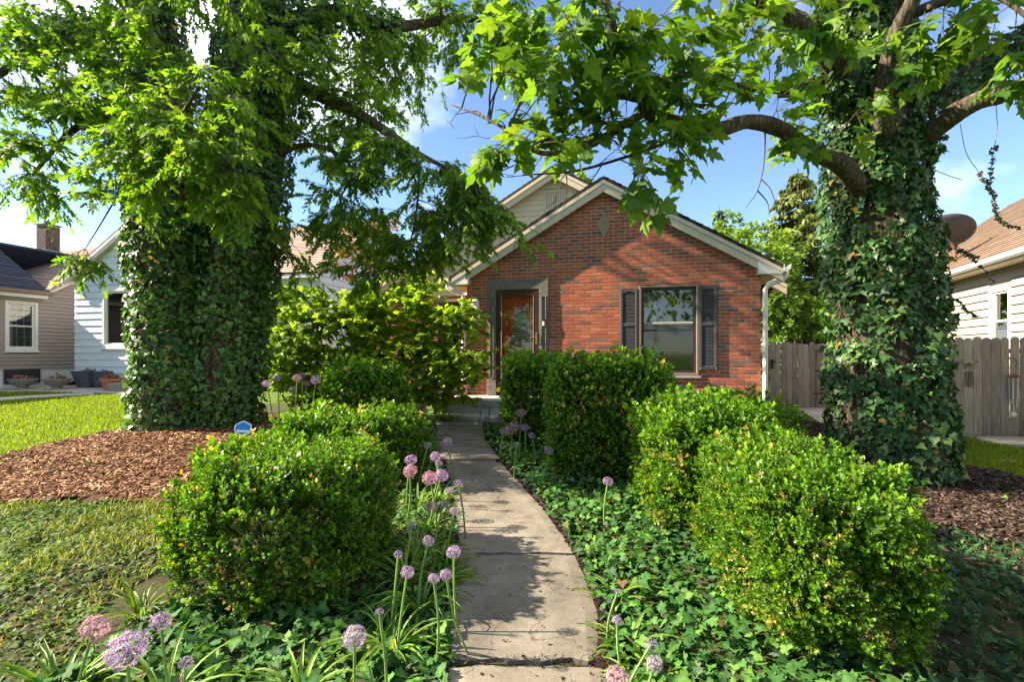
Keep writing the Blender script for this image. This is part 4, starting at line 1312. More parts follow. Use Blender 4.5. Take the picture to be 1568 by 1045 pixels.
r = MB(); r.tube([(.1, .045, .4), (gx1_ - gx0_ - .1, .045, 1.44)], .03, 4); put(r, 'brace', MAT['fence_wood'], gate)
gp = empty('gate_post', ((1254 - CX) / F * GY, GY - .02, gzf(8, GY)), 0, 'pale grey gate post carrying the three black hinges', 'post')
r = MB(); r.cbox(-.085, .085, -.03, .11, -.02, 1.80); put(r, 'post', MAT['fence_wood'], gp)
for z in (.42, 1.05, 1.58):
    hgm = MB(); hx = gx1_ - gx0_
    hgm.cbox(hx - .06, hx + .22, -.052, -.0345, z, z + .03); hgm.cbox(hx + .20, hx + .245, -.056, -.0345, z - .09, z + .11)
    put(hgm, 'hinge', MAT['iron'], gate)
lt = MB(); lt.cbox(.02, .16, -.05, -.006, 1.30, 1.335); lt.cbox(.04, .075, -.052, -.006, 1.12, 1.38); lt.tube([(.04, -.03, 1.32), (-.03, -.05, 1.30), (-.04, -.05, 1.24)], .012, 6); put(lt, 'latch', MAT['iron'], gate)
gl_ = empty('fence_post', ((1174 - CX) / F * GY, GY - .02, gzf(7, GY)), 0, 'grey post at the brick corner on the latch side of the gate', 'post')
r = MB(); r.cbox(-.05, .05, -.02, .1, -.02, 1.78); put(r, 'post', MAT['fence_wood'], gl_)

# things hung on the fence
orn = P(1484, 558, FY - .03)
oo = empty('metal_ornament', P(1484, 565, FY - .03), 0, 'rusty winged metal ornament with hanging bars on the right-hand fence', 'ornament')
om = MB()
for s in (-1, 1):
    om.tube([orn, orn + Vector((s * .08, -.01, -.02)), orn + Vector((s * .13, -.01, .03)), orn + Vector((s * .14, -.01, .07)), orn + Vector((s * .09, -.01, .075))], [.009, .009, .008, .007, .005], 6)
    om.tube([orn + Vector((0, 0, .0)), orn + Vector((s * .06, -.012, -.07)), orn + Vector((s * .10, -.012, -.06))], .007, 6)
om.lathe([(.001, -.03), (.03, 0), (.001, .03)], orn, 8)
om.build('wing_frame', MAT['rust_pipe'], oo, world=True)
ob_ = MB(); q = orn + Vector((0, 0, -.12)); ob_.box(q.x - .05, q.x + .05, q.y - .01, q.y + .0, q.z - .03, q.z - .01); ob_.tube([orn, q], .004, 5); ob_.build('cross_bar', MAT['rust_pipe'], oo, world=True)
for k in range(4):
    b = MB(); x = q.x - .06 + k * .04; b.tube([(x, q.y - .008, q.z - .03), (x, q.y - .008, q.z - .28 - .02 * (k % 2))], .009, 6); b.build('hanging_bar', MAT['rust_pipe'], oo, world=True)
wc0 = P(1553, 553, FY - .05)
wc = empty('wind_chime', wc0, 0, 'silver tube wind chime with round striker hung on the right-hand fence', 'wind chime')
c = MB(); c.tube([wc0 + Vector((.02, .04, .06)), wc0 + Vector((.03, 0, .0)), wc0 + Vector((.02, -.02, -.06)), wc0 + Vector((0, -.02, -.12))], .006, 6); c.build('hook', MAT['iron'], wc, world=True)
top_ = P(1552, 577, FY - .08)
c = MB(); c.lathe([(.02, -.02), (.075, -.005), (.07, .02), (.03, .05), (.004, .06)], top_, 14); c.build('top_plate', MAT['rust_pipe'], wc, world=True)
for k in range(5):
    a = 2 * math.pi * k / 5; b = MB(); p = top_ + Vector((.055 * math.cos(a), .055 * math.sin(a), -.03))
    b.tube([p, p + Vector((0, 0, -.52 + .04 * k))], .013, 8); b.build('chime_tube', MAT['aluminium'], wc, world=True)
b = MB(); b.tube([top_, top_ + Vector((0, 0, -.64))], .004, 5); b.build('cord', MAT['plate_white'], wc, world=True)
b = MB(); b.lathe([(.002, -.05), (.035, -.035), (.05, 0), (.035, .035), (.002, .05)], top_ + Vector((0, 0, -.69)), 14); b.build('striker', MAT['plate_white'], wc, world=True, smooth_=True)
fs_ = strip('fence_footing', [(1496, 676.5), (1496, 672.5), (1640, 673.5), (1640, 690), (1545, 685)], MAT['pale_concrete'], .05)

# ------------------------------------------------------------------ planters and pots by the white house
def flowers_on(parent, c, r, n, pal, h=.12):
    T = np.array(c)[None] + in_ball(n) * np.array([[r, r, h]])
    R = frames(in_ball(n), np.tile([0, 0, 1.0], (n, 1)) + .8 * in_ball(n))
    V = np.array([(0, 0, 0), (.5, .5, .1), (0, 1, 0), (-.5, .5, .1)], float); Ft = np.array([(0, 1, 2), (0, 2, 3)])
    off = origin_of(parent)
    me = scatter_mesh('flowers', [(V, Ft)], R, T - np.array(off)[None], rng.uniform(.04, .08, n), colmix(n, pal))
    o = link('flowers', me, parent, MAT['petal']); o['kind'] = 'stuff'
    return o
FP = [(3, (.10, .20, .04)), (2, (.55, .12, .16)), (1, (.7, .3, .35))]
for px, name_, lab in ((35, 'bowl_planter', 'mossy stone bowl planter with pink flowers below the cellar window'), (87, 'bowl_planter', 'mossy stone bowl planter with pale flowers nearest the white house corner')):
    b0 = G(px, 597)
    pl_ = empty(name_, b0, 0, lab, 'planter', 'stone bowl planters')
    m = MB(); m.lathe([(.16, .0), (.17, .03), (.11, .06), (.13, .10), (.26, .17), (.32, .27), (.34, .30), (.31, .31), (.29, .27)], b0, 20); m.build('bowl', MAT['stone_urn'], pl_, world=True, smooth_=True)
    flowers_on(pl_, (b0.x, b0.y, b0.z + .31), .26, 160, FP)
for px, lab in ((139, 'tapered dark grey planter box standing nearer the house corner'), (167, 'tapered dark grey planter box behind the terracotta pot')):
    b0 = G(px, 594)
    pl_ = empty('planter_box', b0, H_RZ, lab, 'planter', 'dark grey tapered planters')
    m = MB(); a, b, h = .22, .33, .50
    m.add([(-a, -a, 0), (a, -a, 0), (a, a, 0), (-a, a, 0), (-b, -b, h), (b, -b, h), (b, b, h), (-b, b, h), (-b + .03, -b + .03, h), (b - .03, -b + .03, h), (b - .03, b - .03, h), (-b + .03, b - .03, h), (-b + .05, -b + .05, h - .06), (b - .05, -b + .05, h - .06), (b - .05, b - .05, h - .06), (-b + .05, b - .05, h - .06)],
          [(3, 2, 1, 0), (0, 1, 5, 4), (1, 2, 6, 5), (2, 3, 7, 6), (3, 0, 4, 7), (4, 5, 9, 8), (5, 6, 10, 9), (6, 7, 11, 10), (7, 4, 8, 11), (8, 9, 13, 12), (9, 10, 14, 13), (10, 11, 15, 14), (11, 8, 12, 15), (12, 13, 14, 15)])
    m.build('box', MAT['gray_planter'], pl_)
    f = flowers_on(pl_, (b0.x, b0.y, b0.z + h), .2, 90, [(4, (.12, .2, .05)), (1, (.6, .35, .3))], .07)
b0 = G(171, 598)
tp = empty('terracotta_pot', b0, 0, 'orange terracotta flower pot with pink flowers before the dark planters', 'pot')
m = MB(); m.lathe([(.17, 0), (.235, .26), (.27, .26), (.275, .34), (.25, .34), (.24, .29)], b0, 22); m.build('pot', MAT['terracotta'], tp, world=True, smooth_=False)
flowers_on(tp, (b0.x, b0.y, b0.z + .35), .22, 150, FP)
tr_ = empty('stone_trough', G(188, 599.5), 0, 'low grey stone trough beside the terracotta pot', 'trough')
m = MB(); b0 = G(188, 599.5); m.cbox(b0.x - .32, b0.x + .35, b0.y - .16, b0.y + .16, b0.z, b0.z + .23, .03); m.build('trough', MAT['stone_urn'], tr_, world=True)
# black landscape edging along the beige house
eg = MB(); p0, p1, p2 = G(-40, 589), G(60, 588), G(112, 590); eg.tube([p + Vector((0, 0, .04)) for p in (p0, p1, p2)] + [G(116, 583) + Vector((0, 0, .1))], .06, 8)
tag(eg.build('bed_edging', MAT['black_plastic']), 'black corrugated edging pipe along the foot of the taupe house', 'edging')

# small blue yard sign
b0 = P(372, 656, 5.9)
gzs = gzf(b0.x, b0.y)
sg = empty('yard_sign', (b0.x, b0.y, gzs), 0, 'small blue hexagonal yard sign with white border behind the near left hedge', 'sign')
hx = [(-.10, .03), (-.03, .075), (.01, .085), (.10, .04), (.105, -.05), (.03, -.09), (-.03, -.09), (-.105, -.04)]
m = MB(); m.prism([(b0.x + x, b0.z + z) for x, z in hx], b0.y, b0.y + .006); m.build('panel', MAT['sign_white'], sg, world=True)
m = MB(); m.prism([(b0.x + x * .87, b0.z + z * .86) for x, z in hx], b0.y - .003, b0.y - .0005); m.build('blue_field', MAT['sign_blue'], sg, world=True)
m = MB(); m.prism([(b0.x - .075, b0.z - .02), (b0.x + .08, b0.z - .028), (b0.x + .08, b0.z - .055), (b0.x - .07, b0.z - .045)], b0.y - .005, b0.y - .0035); m.build('white_band', MAT['sign_white'], sg, world=True)
m = MB(); m.box(b0.x - .012, b0.x + .012, b0.y + .0065, b0.y + .02, gzs - .1, b0.z); m.build('stake', MAT['aluminium'], sg, world=True)

# power lines behind the gate
for k, (ya, yb, dd) in enumerate(((452, 446, 21), (470, 470, 22), (478, 479, 22.5), (505, 497, 21), (508, 503, 21.5))):
    m = MB(); a = P(1120, ya, dd); b = P(1420, yb, dd); pts = [a.lerp(b, t / 8) - Vector((0, 0, .15 * math.sin(math.pi * t / 8))) for t in range(9)]
    m.tube(pts, .014, 5)
    o = m.build('power_line', MAT['wire'])
    tag(o, ('uppermost', 'second highest', 'third highest', 'fourth highest', 'lowest')[k] + ' grey overhead wire crossing before the spruce', 'wire', 'overhead wires')

# ------------------------------------------------------------------ leaf shapes: base at the origin, tip along +y, upper face +z; length 1
def leaf_tpl(half, centre=0.3, petiole=0.0, curl=0.18, fold=0.10, vein=1.0):
    pts = [(x, y) for x, y in half] + [(-x, y) for x, y in reversed(half[1:-1])]
    V = [(0, centre, 0.02)]
    for x, y in pts:
        r2 = x * x + (y - centre) ** 2
        V.append((x, y, fold * abs(x) - curl * r2))
    n = len(pts)
    Ft = [(0, 1 + (k + 1) % n, 1 + k) for k in range(n)]
    C = np.ones((n + 1, 3)); C[0] *= vein
    off = 0.0
    V = np.array(V, float); Ft = [tuple(q) for q in Ft]
    if petiole:
        k = len(V)
        y0 = half[0][1]
        V = np.concatenate([V, [(-.012, y0, 0), (.012, y0, 0), (.008, y0 - petiole, .10 * petiole), (-.008, y0 - petiole, .10 * petiole)]])
        Ft += [(k, k + 2, k + 1), (k, k + 3, k + 2)]
        C = np.concatenate([C, np.tile([1.2, 0.9, 0.6], (4, 1))])
        V[:, 1] += petiole - y0
    return V, np.array([(a, c, b) for a, b, c in Ft]), C

MAPLE = [leaf_tpl([(0, .05), (.15, -.03), (.34, .0), (.27, .17), (.42, .24), (.57, .46), (.40, .44), (.23, .43), (.25, .62), (.12, .74), (0, 1)], .3, .45, .22, .14, 1.1),
         leaf_tpl([(0, .05), (.14, -.04), (.30, .02), (.25, .17), (.45, .22), (.54, .50), (.36, .45), (.21, .45), (.22, .64), (.10, .76), (0, 1)], .3, .5, .34, .05, 1.1)]
SILVER = [leaf_tpl([(0, .06), (.28, .0), (.13, .2), (.36, .32), (.50, .54), (.28, .44), (.10, .40), (.19, .68), (.08, .74), (0, 1)], .3, .35, .22, .12),
          leaf_tpl([(0, .06), (.24, .0), (.12, .2), (.46, .50), (.24, .42), (.09, .42), (.17, .70), (0, 1)], .3, .35, .34, .06)]
MAPLE_LO = [leaf_tpl([(0, .05), (.32, .0), (.26, .17), (.56, .46), (.23, .43), (.22, .64), (0, 1)], .3, 0, .25, .12)]
SILVER_LO = [leaf_tpl([(0, .05), (.25, .0), (.14, .2), (.50, .52), (.10, .40), (.17, .68), (0, 1)], .3, .25, .22, .1)]
IVY = [leaf_tpl([(0, .10), (.20, -.06), (.40, .02), (.34, .20), (.54, .36), (.30, .46), (.16, .66), (0, 1)], .3, 0, .22, .12, 1.35),
       leaf_tpl([(0, .10), (.24, -.04), (.44, .06), (.38, .24), (.48, .40), (.27, .50), (.14, .72), (0, 1)], .3, 0, .12, .20, 1.35)]
IVY_LO = [leaf_tpl([(0, .08), (.38, -.02), (.50, .34), (.24, .5), (0, 1)], .3, 0, .2, .15, 1.2)]
OVAL = [leaf_tpl([(0, 0), (.22, .25), (.26, .55), (.12, .85), (0, 1)], .45, .1, .15, .2)]
DIA = [(np.array([(0, 0, 0), (.28, .5, .05), (0, 1, 0), (-.28, .5, .05)], float), np.array([(0, 1, 2), (0, 2, 3)]), np.ones((4, 3)))]

def scatter_leaves(name, tpls, dirs, norms, pos, size, cols, mat, parent=None, n_obj=0, part='foliage', obj_name='leaf', variants=6, rest=None):
    """many leaves: the n_obj that show largest as objects of their own, the rest joined into one mesh"""
    pos = np.asarray(pos, float); size = np.asarray(size, float) * np.ones(len(pos))
    R = frames(dirs, norms)
    off = np.array(origin_of(parent)) if parent is not None else np.zeros(3)
    keep = np.ones(len(pos), bool)
    if n_obj:
        px = CX + F * pos[:, 0] / np.maximum(pos[:, 1], .1); py = HY + F * (CH - pos[:, 2]) / np.maximum(pos[:, 1], .1)
        vis = (px > 10) & (px < 1558) & (py > 10) & (py < 1035) & (pos[:, 1] > 0.8)
        sc = np.where(vis, size / np.maximum(pos[:, 1], .1), -1)
        idx = np.argsort(-sc)[:n_obj]
        idx = idx[sc[idx] > 0]
        keep[idx] = False
        q = np.argsort(cols[idx].sum(1))
        groups = np.array_split(idx[q], variants)
        for g in groups:
            if len(g) == 0: continue
            ms = []
            for (V, Ft, C) in tpls:
                me = np_mesh(obj_name, V, Ft, np.clip(C * cols[g].mean(0)[None], 0, 1)); me.materials.append(mat); ms.append(me)
            for i in g:
                o = link(obj_name, ms[int(i) % len(ms)], parent)
                M = Matrix([[*(R[i][r] * size[i]), pos[i][r] - off[r]] for r in range(3)] + [[0, 0, 0, 1]])
                o.matrix_basis = M
    m = keep
    tpls = rest or tpls
    pick = rng.integers(0, len(tpls), m.sum())
    Vs, Fs, Cs, base = [], [], [], 0
    Rm, Tm, Sm, Cm = R[m], pos[m] - off[None], size[m], cols[m]
    for t, (V, Ft, C) in enumerate(tpls):
        w = np.nonzero(pick == t)[0]
        if len(w) == 0: continue
        k = len(V)
        W = np.einsum('nij,kj->nki', Rm[w] * Sm[w][:, None, None], V) + Tm[w][:, None, :]
        Vs.append(W.reshape(-1, 3)); Fs.append((Ft[None] + (base + np.arange(len(w)) * k)[:, None, None]).reshape(-1, 3))
        Cs.append((Cm[w][:, None, :] * C[None]).reshape(-1, 3)); base += len(w) * k
    me = np_mesh(part, np.concatenate(Vs), np.concatenate(Fs), np.clip(np.concatenate(Cs), 0, 1))
    o = link(part, me, parent, mat)
    if parent is not None and n_obj:
        o['kind'] = 'stuff'
    return o

def catmull(pts, n=6):
    P_ = [Vector(p) for p in pts]
    P_ = [P_[0] * 2 - P_[1]] + P_ + [P_[-1] * 2 - P_[-2]]
    out = []
    for i in range(1, len(P_) - 2):
        a, b, c, d = P_[i - 1:i + 3]
        for k in range(n):
            t = k / n
            out.append(0.5 * ((2 * b) + (c - a) * t + (2 * a - 5 * b + 4 * c - d) * t * t + (3 * b - a - 3 * c + d) * t ** 3))
    out.append(P_[-2])
    return out

def lerp_list(r, m):
    x = np.linspace(0, len(r) - 1, m)
    return list(np.interp(x, range(len(r)), r))

class Tree:
    def __init__(self, root):
        self.root = root; self.anchors = []; self.tw = MB(); self.axes = []
    def limb(self, pts, radii, name='limb', mat='bark', n=12, rough=0.05, anchor=True, sub=6):
        path = catmull(pts, sub)
        rad = lerp_list(radii, len(path))
        mb = MB(); mb.tube(path, rad, n)
        if rough:
            r = random.Random(len(self.anchors) + 3)
            for i in range(len(path)):
                for k in range(n):
                    j = i * n + k
                    v = Vector(mb.v[j]); c = path[i]
                    ph = 1 + rough * (math.sin(k * 2.3 + i * .35) + .6 * math.sin(k * 5.1 - i * .8) + r.uniform(-.6, .6))
                    mb.v[j] = tuple(c + (v - c) * ph)
        o = mb.build(name, MAT[mat], self.root, world=True, smooth_=True)
        self.axes.append((path, rad))
        if anchor:
            for i in range(1, len(path)):
                for t in (0, .5):
                    self.anchors.append(path[i - 1].lerp(path[i], t))
        return path
    def grow(self, clusters, twig_len, leaves, pal, size, droop=0.4, up=1.0, rad=0.011, flat=0.6):
        A = np.array([tuple(a) for a in self.anchors])
        pos, dirs, nrm, sz = [], [], [], []
        for (c, r, nb, nt) in clusters:
            c = np.array(c); r = np.array(r)
            for b in range(nb):
                e = c + r * in_ball(1)[0]
                dd = np.linalg.norm(A - e[None], axis=1) * (1 + .25 * rng.random(len(A)))
                a = A[np.argmin(dd)]
                ln = np.linalg.norm(e - a)
                mid = (a + e) / 2 + np.array([0, 0, .12 * ln]) + .12 * ln * in_ball(1)[0]
                pts = [a * (1 - t) ** 2 + 2 * mid * t * (1 - t) + e * t * t for t in (0, .2, .4, .6, .8, 1)]
                wig = [p + .03 * ln * in_ball(1)[0] if 0 < i < 5 else p for i, p in enumerate(pts)]
                r0 = rad * min(2.2, .6 + .5 * ln)
                self.tw.tube(wig, [r0, r0 * .85, r0 * .7, r0 * .55, r0 * .42, r0 * .3], 5, False)
                bd = unit(e - a)
                for t in range(nt):
                    u = 1 - .75 * rng.random() ** 1.3 if t else 1.0
                    k = min(int(u * 5), 4); s = wig[k] + (wig[k + 1] - wig[k]) * (u * 5 - k)
                    td = unit(.55 * bd + in_ball(1)[0] * 1.1 * np.array([1, 1, .6]) + np.array([0, 0, -droop * .6]))
                    L = twig_len * rng.uniform(.55, 1.25)
                    q1 = s + td * L * .5; q2 = s + td * L + np.array([0, 0, -droop * .35 * L])
                    self.tw.tube([s, q1, q2], [.0045, .0035, .002], 3, False)
                    for j in range(leaves):
                        w = .3 + .7 * (j + rng.random() * .6) / leaves if j < leaves - 1 else 1.0
                        p = s + (q1 - s) * (w * 2) if w < .5 else q1 + (q2 - q1) * (w * 2 - 1)
                        sd = unit(np.cross(td, [0, 0, 1.0]) * (1 if j % 2 else -1) + .5 * in_ball(1)[0])
                        d = unit(sd * rng.uniform(.4, 1.0) + td * .7 + np.array([0, 0, -droop * rng.uniform(.3, 1.5)]))
                        pos.append(p); dirs.append(d)
                        nrm.append(np.array([0, 0, up]) + flat * rng.normal(size=3))
                        sz.append(size * rng.uniform(.55, 1.2))
        return np.array(pos), np.array(dirs), np.array(nrm), np.array(sz)
    def finish_twigs(self):
        if self.tw.v:
            o = self.tw.build('twigs', MAT['twig'], self.root, world=True); o['kind'] = 'stuff'

def cl(px, py, d, rx, ry, rd, nb, nt):
    c = P(px, py, d)
    return (tuple(c), (rx * d / F, rd, ry * d / F), nb, nt)

def trunk_ivy(root, axes, dens, size, pal, n_obj, thick=0.10, holes=0.0, seed=1, tpl=IVY_LO, bare=None):
    pos, dirs, nrm = [], [], []
    for (path, rad, dn) in axes:
        for i in range(len(path) - 1):
            a, b = path[i], path[i + 1]
            L = (b - a).length
            t = (b - a).normalized()
            n = int(2 * math.pi * (rad[i] + thick * .6) * L * dens * dn)
            if n <= 0: continue
            s1 = t.orthogonal().normalized(); s2 = t.cross(s1)
            th = rng.random(n) * 2 * math.pi; u = rng.random(n)
            rd = np.cos(th)[:, None] * np.array(s1) + np.sin(th)[:, None] * np.array(s2)
            c = np.array(a)[None] + u[:, None] * np.array(b - a)[None]
            lump = .5 + .5 * np.sin(c[:, 2] * 2.1 + th * 2 + seed) * np.cos(c[:, 2] * 3.7 - th * 3 + seed * 2)
            rr = rad[i] * 1.02 + thick * (.15 + .55 * lump + .5 * rng.random(n) ** 2)
            p = c + rd * rr[:, None]
            ok = rng.random(n) > holes * (np.sin(p[:, 0] * 4.3 + p[:, 2] * 2.2 + seed) * np.sin(p[:, 2] * 3.1 - p[:, 0] * 2.7) > .55)
            if bare:
                for (bx, bz, br_x, br_z) in bare:
                    ok &= ~((((p[:, 0] - bx) / br_x) ** 2 + ((p[:, 2] - bz) / br_z) ** 2 < 1) & (rd[:, 1] < 0) & (rng.random(n) < .93))
            p, rd = p[ok], rd[ok]
            m = len(p)
            pos.append(p)
            nrm.append(rd + .45 * rng.normal(size=(m, 3)) + np.array([0, 0, .35]))
            dirs.append(np.array([0, 0, -1.0])[None] + .65 * rng.normal(size=(m, 3)) + .35 * rd)
    pos = np.concatenate(pos); dirs = np.concatenate(dirs); nrm = np.concatenate(nrm)
    ok = (nrm[:, 1] < .35) | (rng.random(len(pos)) < .35)        # thinner on the side turned from the yard
    pos, dirs, nrm = pos[ok], dirs[ok], nrm[ok]
    return scatter_leaves('leaves', tpl, dirs, nrm, pos, size * np.clip(np.exp(.33 * rng.normal(size=len(pos))), .4, 1.7), colmix(len(pos), pal, .25), MAT['ivy_leaf'], root, n_obj, 'leaves', rest=IVY_LO)

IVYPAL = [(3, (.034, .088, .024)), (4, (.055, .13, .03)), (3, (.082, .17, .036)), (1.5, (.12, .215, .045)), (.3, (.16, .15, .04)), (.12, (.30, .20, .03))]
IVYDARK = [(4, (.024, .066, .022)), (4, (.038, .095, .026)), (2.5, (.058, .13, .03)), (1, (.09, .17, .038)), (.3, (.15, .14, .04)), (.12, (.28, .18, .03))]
SILPAL = [(4, (.085, .185, .02)), (4, (.115, .225, .024)), (2, (.16, .27, .03)), (1, (.06, .13, .02))]
NORPAL = [(4, (.07, .16, .022)), (4, (.10, .20, .028)), (2, (.14, .23, .03)), (1, (.05, .11, .02))]

# ------------------------------------------------------------------ the double-stemmed tree on the left
TD = 7.8
lt_base = Vector(((312 - CX) / F * TD, TD, gzf((312 - CX) / F * TD, TD)))
lt_root = empty('maple_tree', lt_base, 0, 'large double-stemmed maple wrapped in ivy, standing in the tan mulch on the left', 'tree')
lt = Tree(lt_root)
zb = lt_base.z - .15
def col(px, py, d): return P(px, py, d)
s_l = [col(268, 690, 7.75), col(267, 640, 7.75), col(264, 520, 7.75), col(262, 400, 7.75), col(262, 300, 7.75), col(254, 180, 7.7), col(240, 60, 7.6), col(215, -80, 7.5), col(180, -240, 7.3)]
s_r = [col(344, 690, 7.85), col(345, 640, 7.85), col(354, 520, 7.85), col(368, 400, 7.85), col(378, 300, 7.85), col(385, 180, 7.9), col(392, 60, 7.95), col(405, -80, 8.1), col(440, -240, 8.3)]
pl_l = lt.limb(s_l, [.52, .47, .43, .47, .46, .36, .29, .26, .2], 'trunk', n=20, rough=.04)
pl_r = lt.limb(s_r, [.46, .41, .42, .48, .49, .47, .42, .36, .26], 'trunk', n=20, rough=.04)
lim = [([col(440, 120, 7.9), col(497, 150, 7.7), col(545, 172, 7.6), col(590, 200, 7.5), col(640, 235, 7.4), col(690, 260, 7.2)], [.13, .10, .085, .07, .045, .02]),
       ([col(420, 240, 7.8), col(465, 222, 7.7), col(510, 232, 7.6), col(540, 262, 7.6), col(520, 305, 7.6)], [.05, .04, .03, .022, .01]),
       ([col(430, 40, 7.9), col(520, 20, 8.2), col(600, 40, 8.6), col(690, 30, 9.0), col(770, 30, 9.4)], [.16, .13, .10, .07, .03]),
       ([col(420, -90, 8), col(540, -150, 8.6), col(680, -160, 9.3), col(800, -120, 9.8)], [.2, .16, .1, .05]),
       ([col(215, 60, 7.6), col(130, 40, 7.2), col(60, 70, 6.8), col(-10, 120, 6.5)], [.17, .12, .08, .04]),
       ([col(230, 150, 7.6), col(160, 170, 7.1), col(100, 210, 6.8), col(50, 270, 6.5)], [.08, .055, .04, .015]),
       ([col(300, 330, 7.3), col(270, 280, 6.4), col(270, 200, 5.8), col(300, 140, 5.4)], [.05, .04, .03, .012]),
       ([col(380, 330, 7.3), col(370, 290, 6.2), col(350, 250, 5.4)], [.04, .03, .012]),
       ([col(180, 300, 7.2), col(150, 350, 6.6), col(128, 385, 6.1)], [.012, .008, .004]),
       ([col(640, 225, 7.4), col(640, 300, 7.5), col(628, 370, 7.6), col(600, 420, 7.7)], [.02, .017, .012, .006]),
       ([col(200, -60, 7.5), col(80, -140, 6.8), col(-80, -160, 6.3)], [.2, .14, .06]),
       ([col(230, -60, 7.2), col(280, -140, 5.6), col(330, -220, 4.3)], [.14, .1, .05])]
for pts, rr in lim:
    lt.limb(pts, rr, 'limb', n=8, rough=.04)
CLS = [cl(50, 40, 6.6, 110, 70, 1.0, 9, 7), cl(150, 70, 6.8, 80, 70, .9, 8, 7), cl(60, 160, 6.6, 80, 60, 1.0, 8, 7), cl(130, 230, 6.6, 70, 60, .8, 6, 7), cl(40, 300, 6.3, 60, 35, .6, 4, 6), cl(30, 235, 6.6, 50, 40, .7, 3, 6), cl(160, 150, 6.2, 60, 60, .5, 4, 7),
       cl(250, 150, 5.6, 95, 70, .5, 6, 6), cl(320, 235, 5.3, 95, 55, .45, 6, 6), cl(240, 270, 5.5, 70, 45, .4, 4, 6), cl(390, 300, 5.5, 45, 45, .3, 3, 6), cl(420, 70, 6.6, 70, 70, .6, 5, 6), cl(300, 50, 6.2, 80, 50, .6, 4, 6), cl(360, 160, 5.7, 60, 50, .4, 3, 6), cl(190, 215, 5.6, 50, 50, .4, 4, 6), cl(215, 110, 6.2, 60, 60, .4, 4, 6), cl(250, 320, 5.9, 60, 25, .3, 2, 6), cl(350, 310, 5.6, 50, 30, .3, 2, 6), cl(20, 100, 6.2, 60, 60, .6, 4, 7), cl(190, 40, 6.0, 60, 50, .4, 4, 7), cl(110, 110, 6.2, 60, 60, .5, 4, 7), cl(260, 220, 5.6, 60, 50, .4, 3, 6),
       cl(540, 60, 8.4, 110, 80, 1.1, 14, 8), cl(660, 50, 9.2, 90, 70, 1.1, 11, 8), cl(520, 180, 8, 80, 70, 1, 11, 8), cl(620, 130, 8.7, 60, 60, .9, 7, 8), cl(790, 40, 9.6, 80, 50, 1.0, 9, 8), cl(820, 110, 9.8, 45, 45, .6, 3, 8), cl(480, 100, 7.6, 50, 60, .6, 5, 8),
       cl(520, 300, 7.6, 80, 60, .9, 10, 8), cl(620, 280, 7.5, 75, 80, .9, 14, 8), cl(690, 300, 7.3, 60, 65, .8, 12, 8), cl(490, 380, 7.6, 50, 45, .7, 5, 8), cl(600, 385, 7.6, 70, 40, .7, 7, 8), cl(730, 345, 7.1, 60, 42, .6, 8, 8), cl(792, 372, 6.9, 28, 24, .35, 2, 7), cl(570, 430, 7.7, 28, 22, .35, 2, 7), cl(680, 395, 7.4, 40, 25, .5, 3, 7), cl(125, 395, 6.0, 28, 12, .25, 2, 5), cl(455, 430, 7.6, 20, 20, .3, 1, 6)]
CLS = [(c, r, int(round(nb * ((2.1 if c[2] > 5.2 else 1.55) if c[0] > -3.2 else 1.7))), nt) for (c, r, nb, nt) in CLS]
pos, dirs, nrm, sz = lt.grow(CLS, .32, 9, SILPAL, .122, droop=.55, up=.8, flat=.7, rad=.0075)
scatter_leaves('crown', SILVER, dirs, nrm, pos, sz, colmix(len(pos), SILPAL, .15), MAT['silver_leaf'], lt_root, 300, 'crown', rest=[SILVER[1], SILVER_LO[0]])
hi = [((-4.6, 8.4, 9.8), (4.2, 3.0, 1.8), 18, 8), ((-8.5, 7.4, 8.4), (2.5, 2.4, 1.4), 7, 8), ((-1.2, 8.8, 9.8), (2.4, 2.4, 1.4), 8, 8)]  # crown above the frame, added for shade and dapples, thinned to admit light
pos, dirs, nrm, sz = lt.grow(hi, .6, 8, SILPAL, .22, droop=.4, up=.9, flat=.7, rad=.02)
o = scatter_leaves('unseen_crown', SILVER_LO, dirs, nrm, pos, sz, colmix(len(pos), SILPAL, .15), MAT['silver_leaf'], lt_root, 0, 'unseen_crown')
lt.finish_twigs()

li_root = empty('ivy', lt_base + Vector((0, -.1, 0)), 0, 'dense ivy climbing the double trunk on the left', 'ivy', 'ivy on the tree trunks')
def cut(ax, z1):
    return [(p, r) for p, r in zip(*ax) if p.z < z1]
ax = [([q[0] for q in cut(lt.axes[0], 8.2)], [q[1] for q in cut(lt.axes[0], 8.2)], 1.0), ([q[0] for q in cut(lt.axes[1], 8.2)], [q[1] for q in cut(lt.axes[1], 8.2)], 1.0),
      (lt.axes[4][0][:14], lt.axes[4][1][:14], .8), (lt.axes[6][0][:16], lt.axes[6][1][:16], .9), (lt.axes[2][0][:5], lt.axes[2][1][:5], .6)]
bz = lambda py: CH - (py - HY) / F * 7.3
trunk_ivy(li_root, ax, 700, .070, IVYPAL, 300, .17, .6, 2, IVY_LO, [((322 - CX) / F * 7.3, bz(560), .07, .45), ((325 - CX) / F * 7.3, bz(370), .10, .35)])
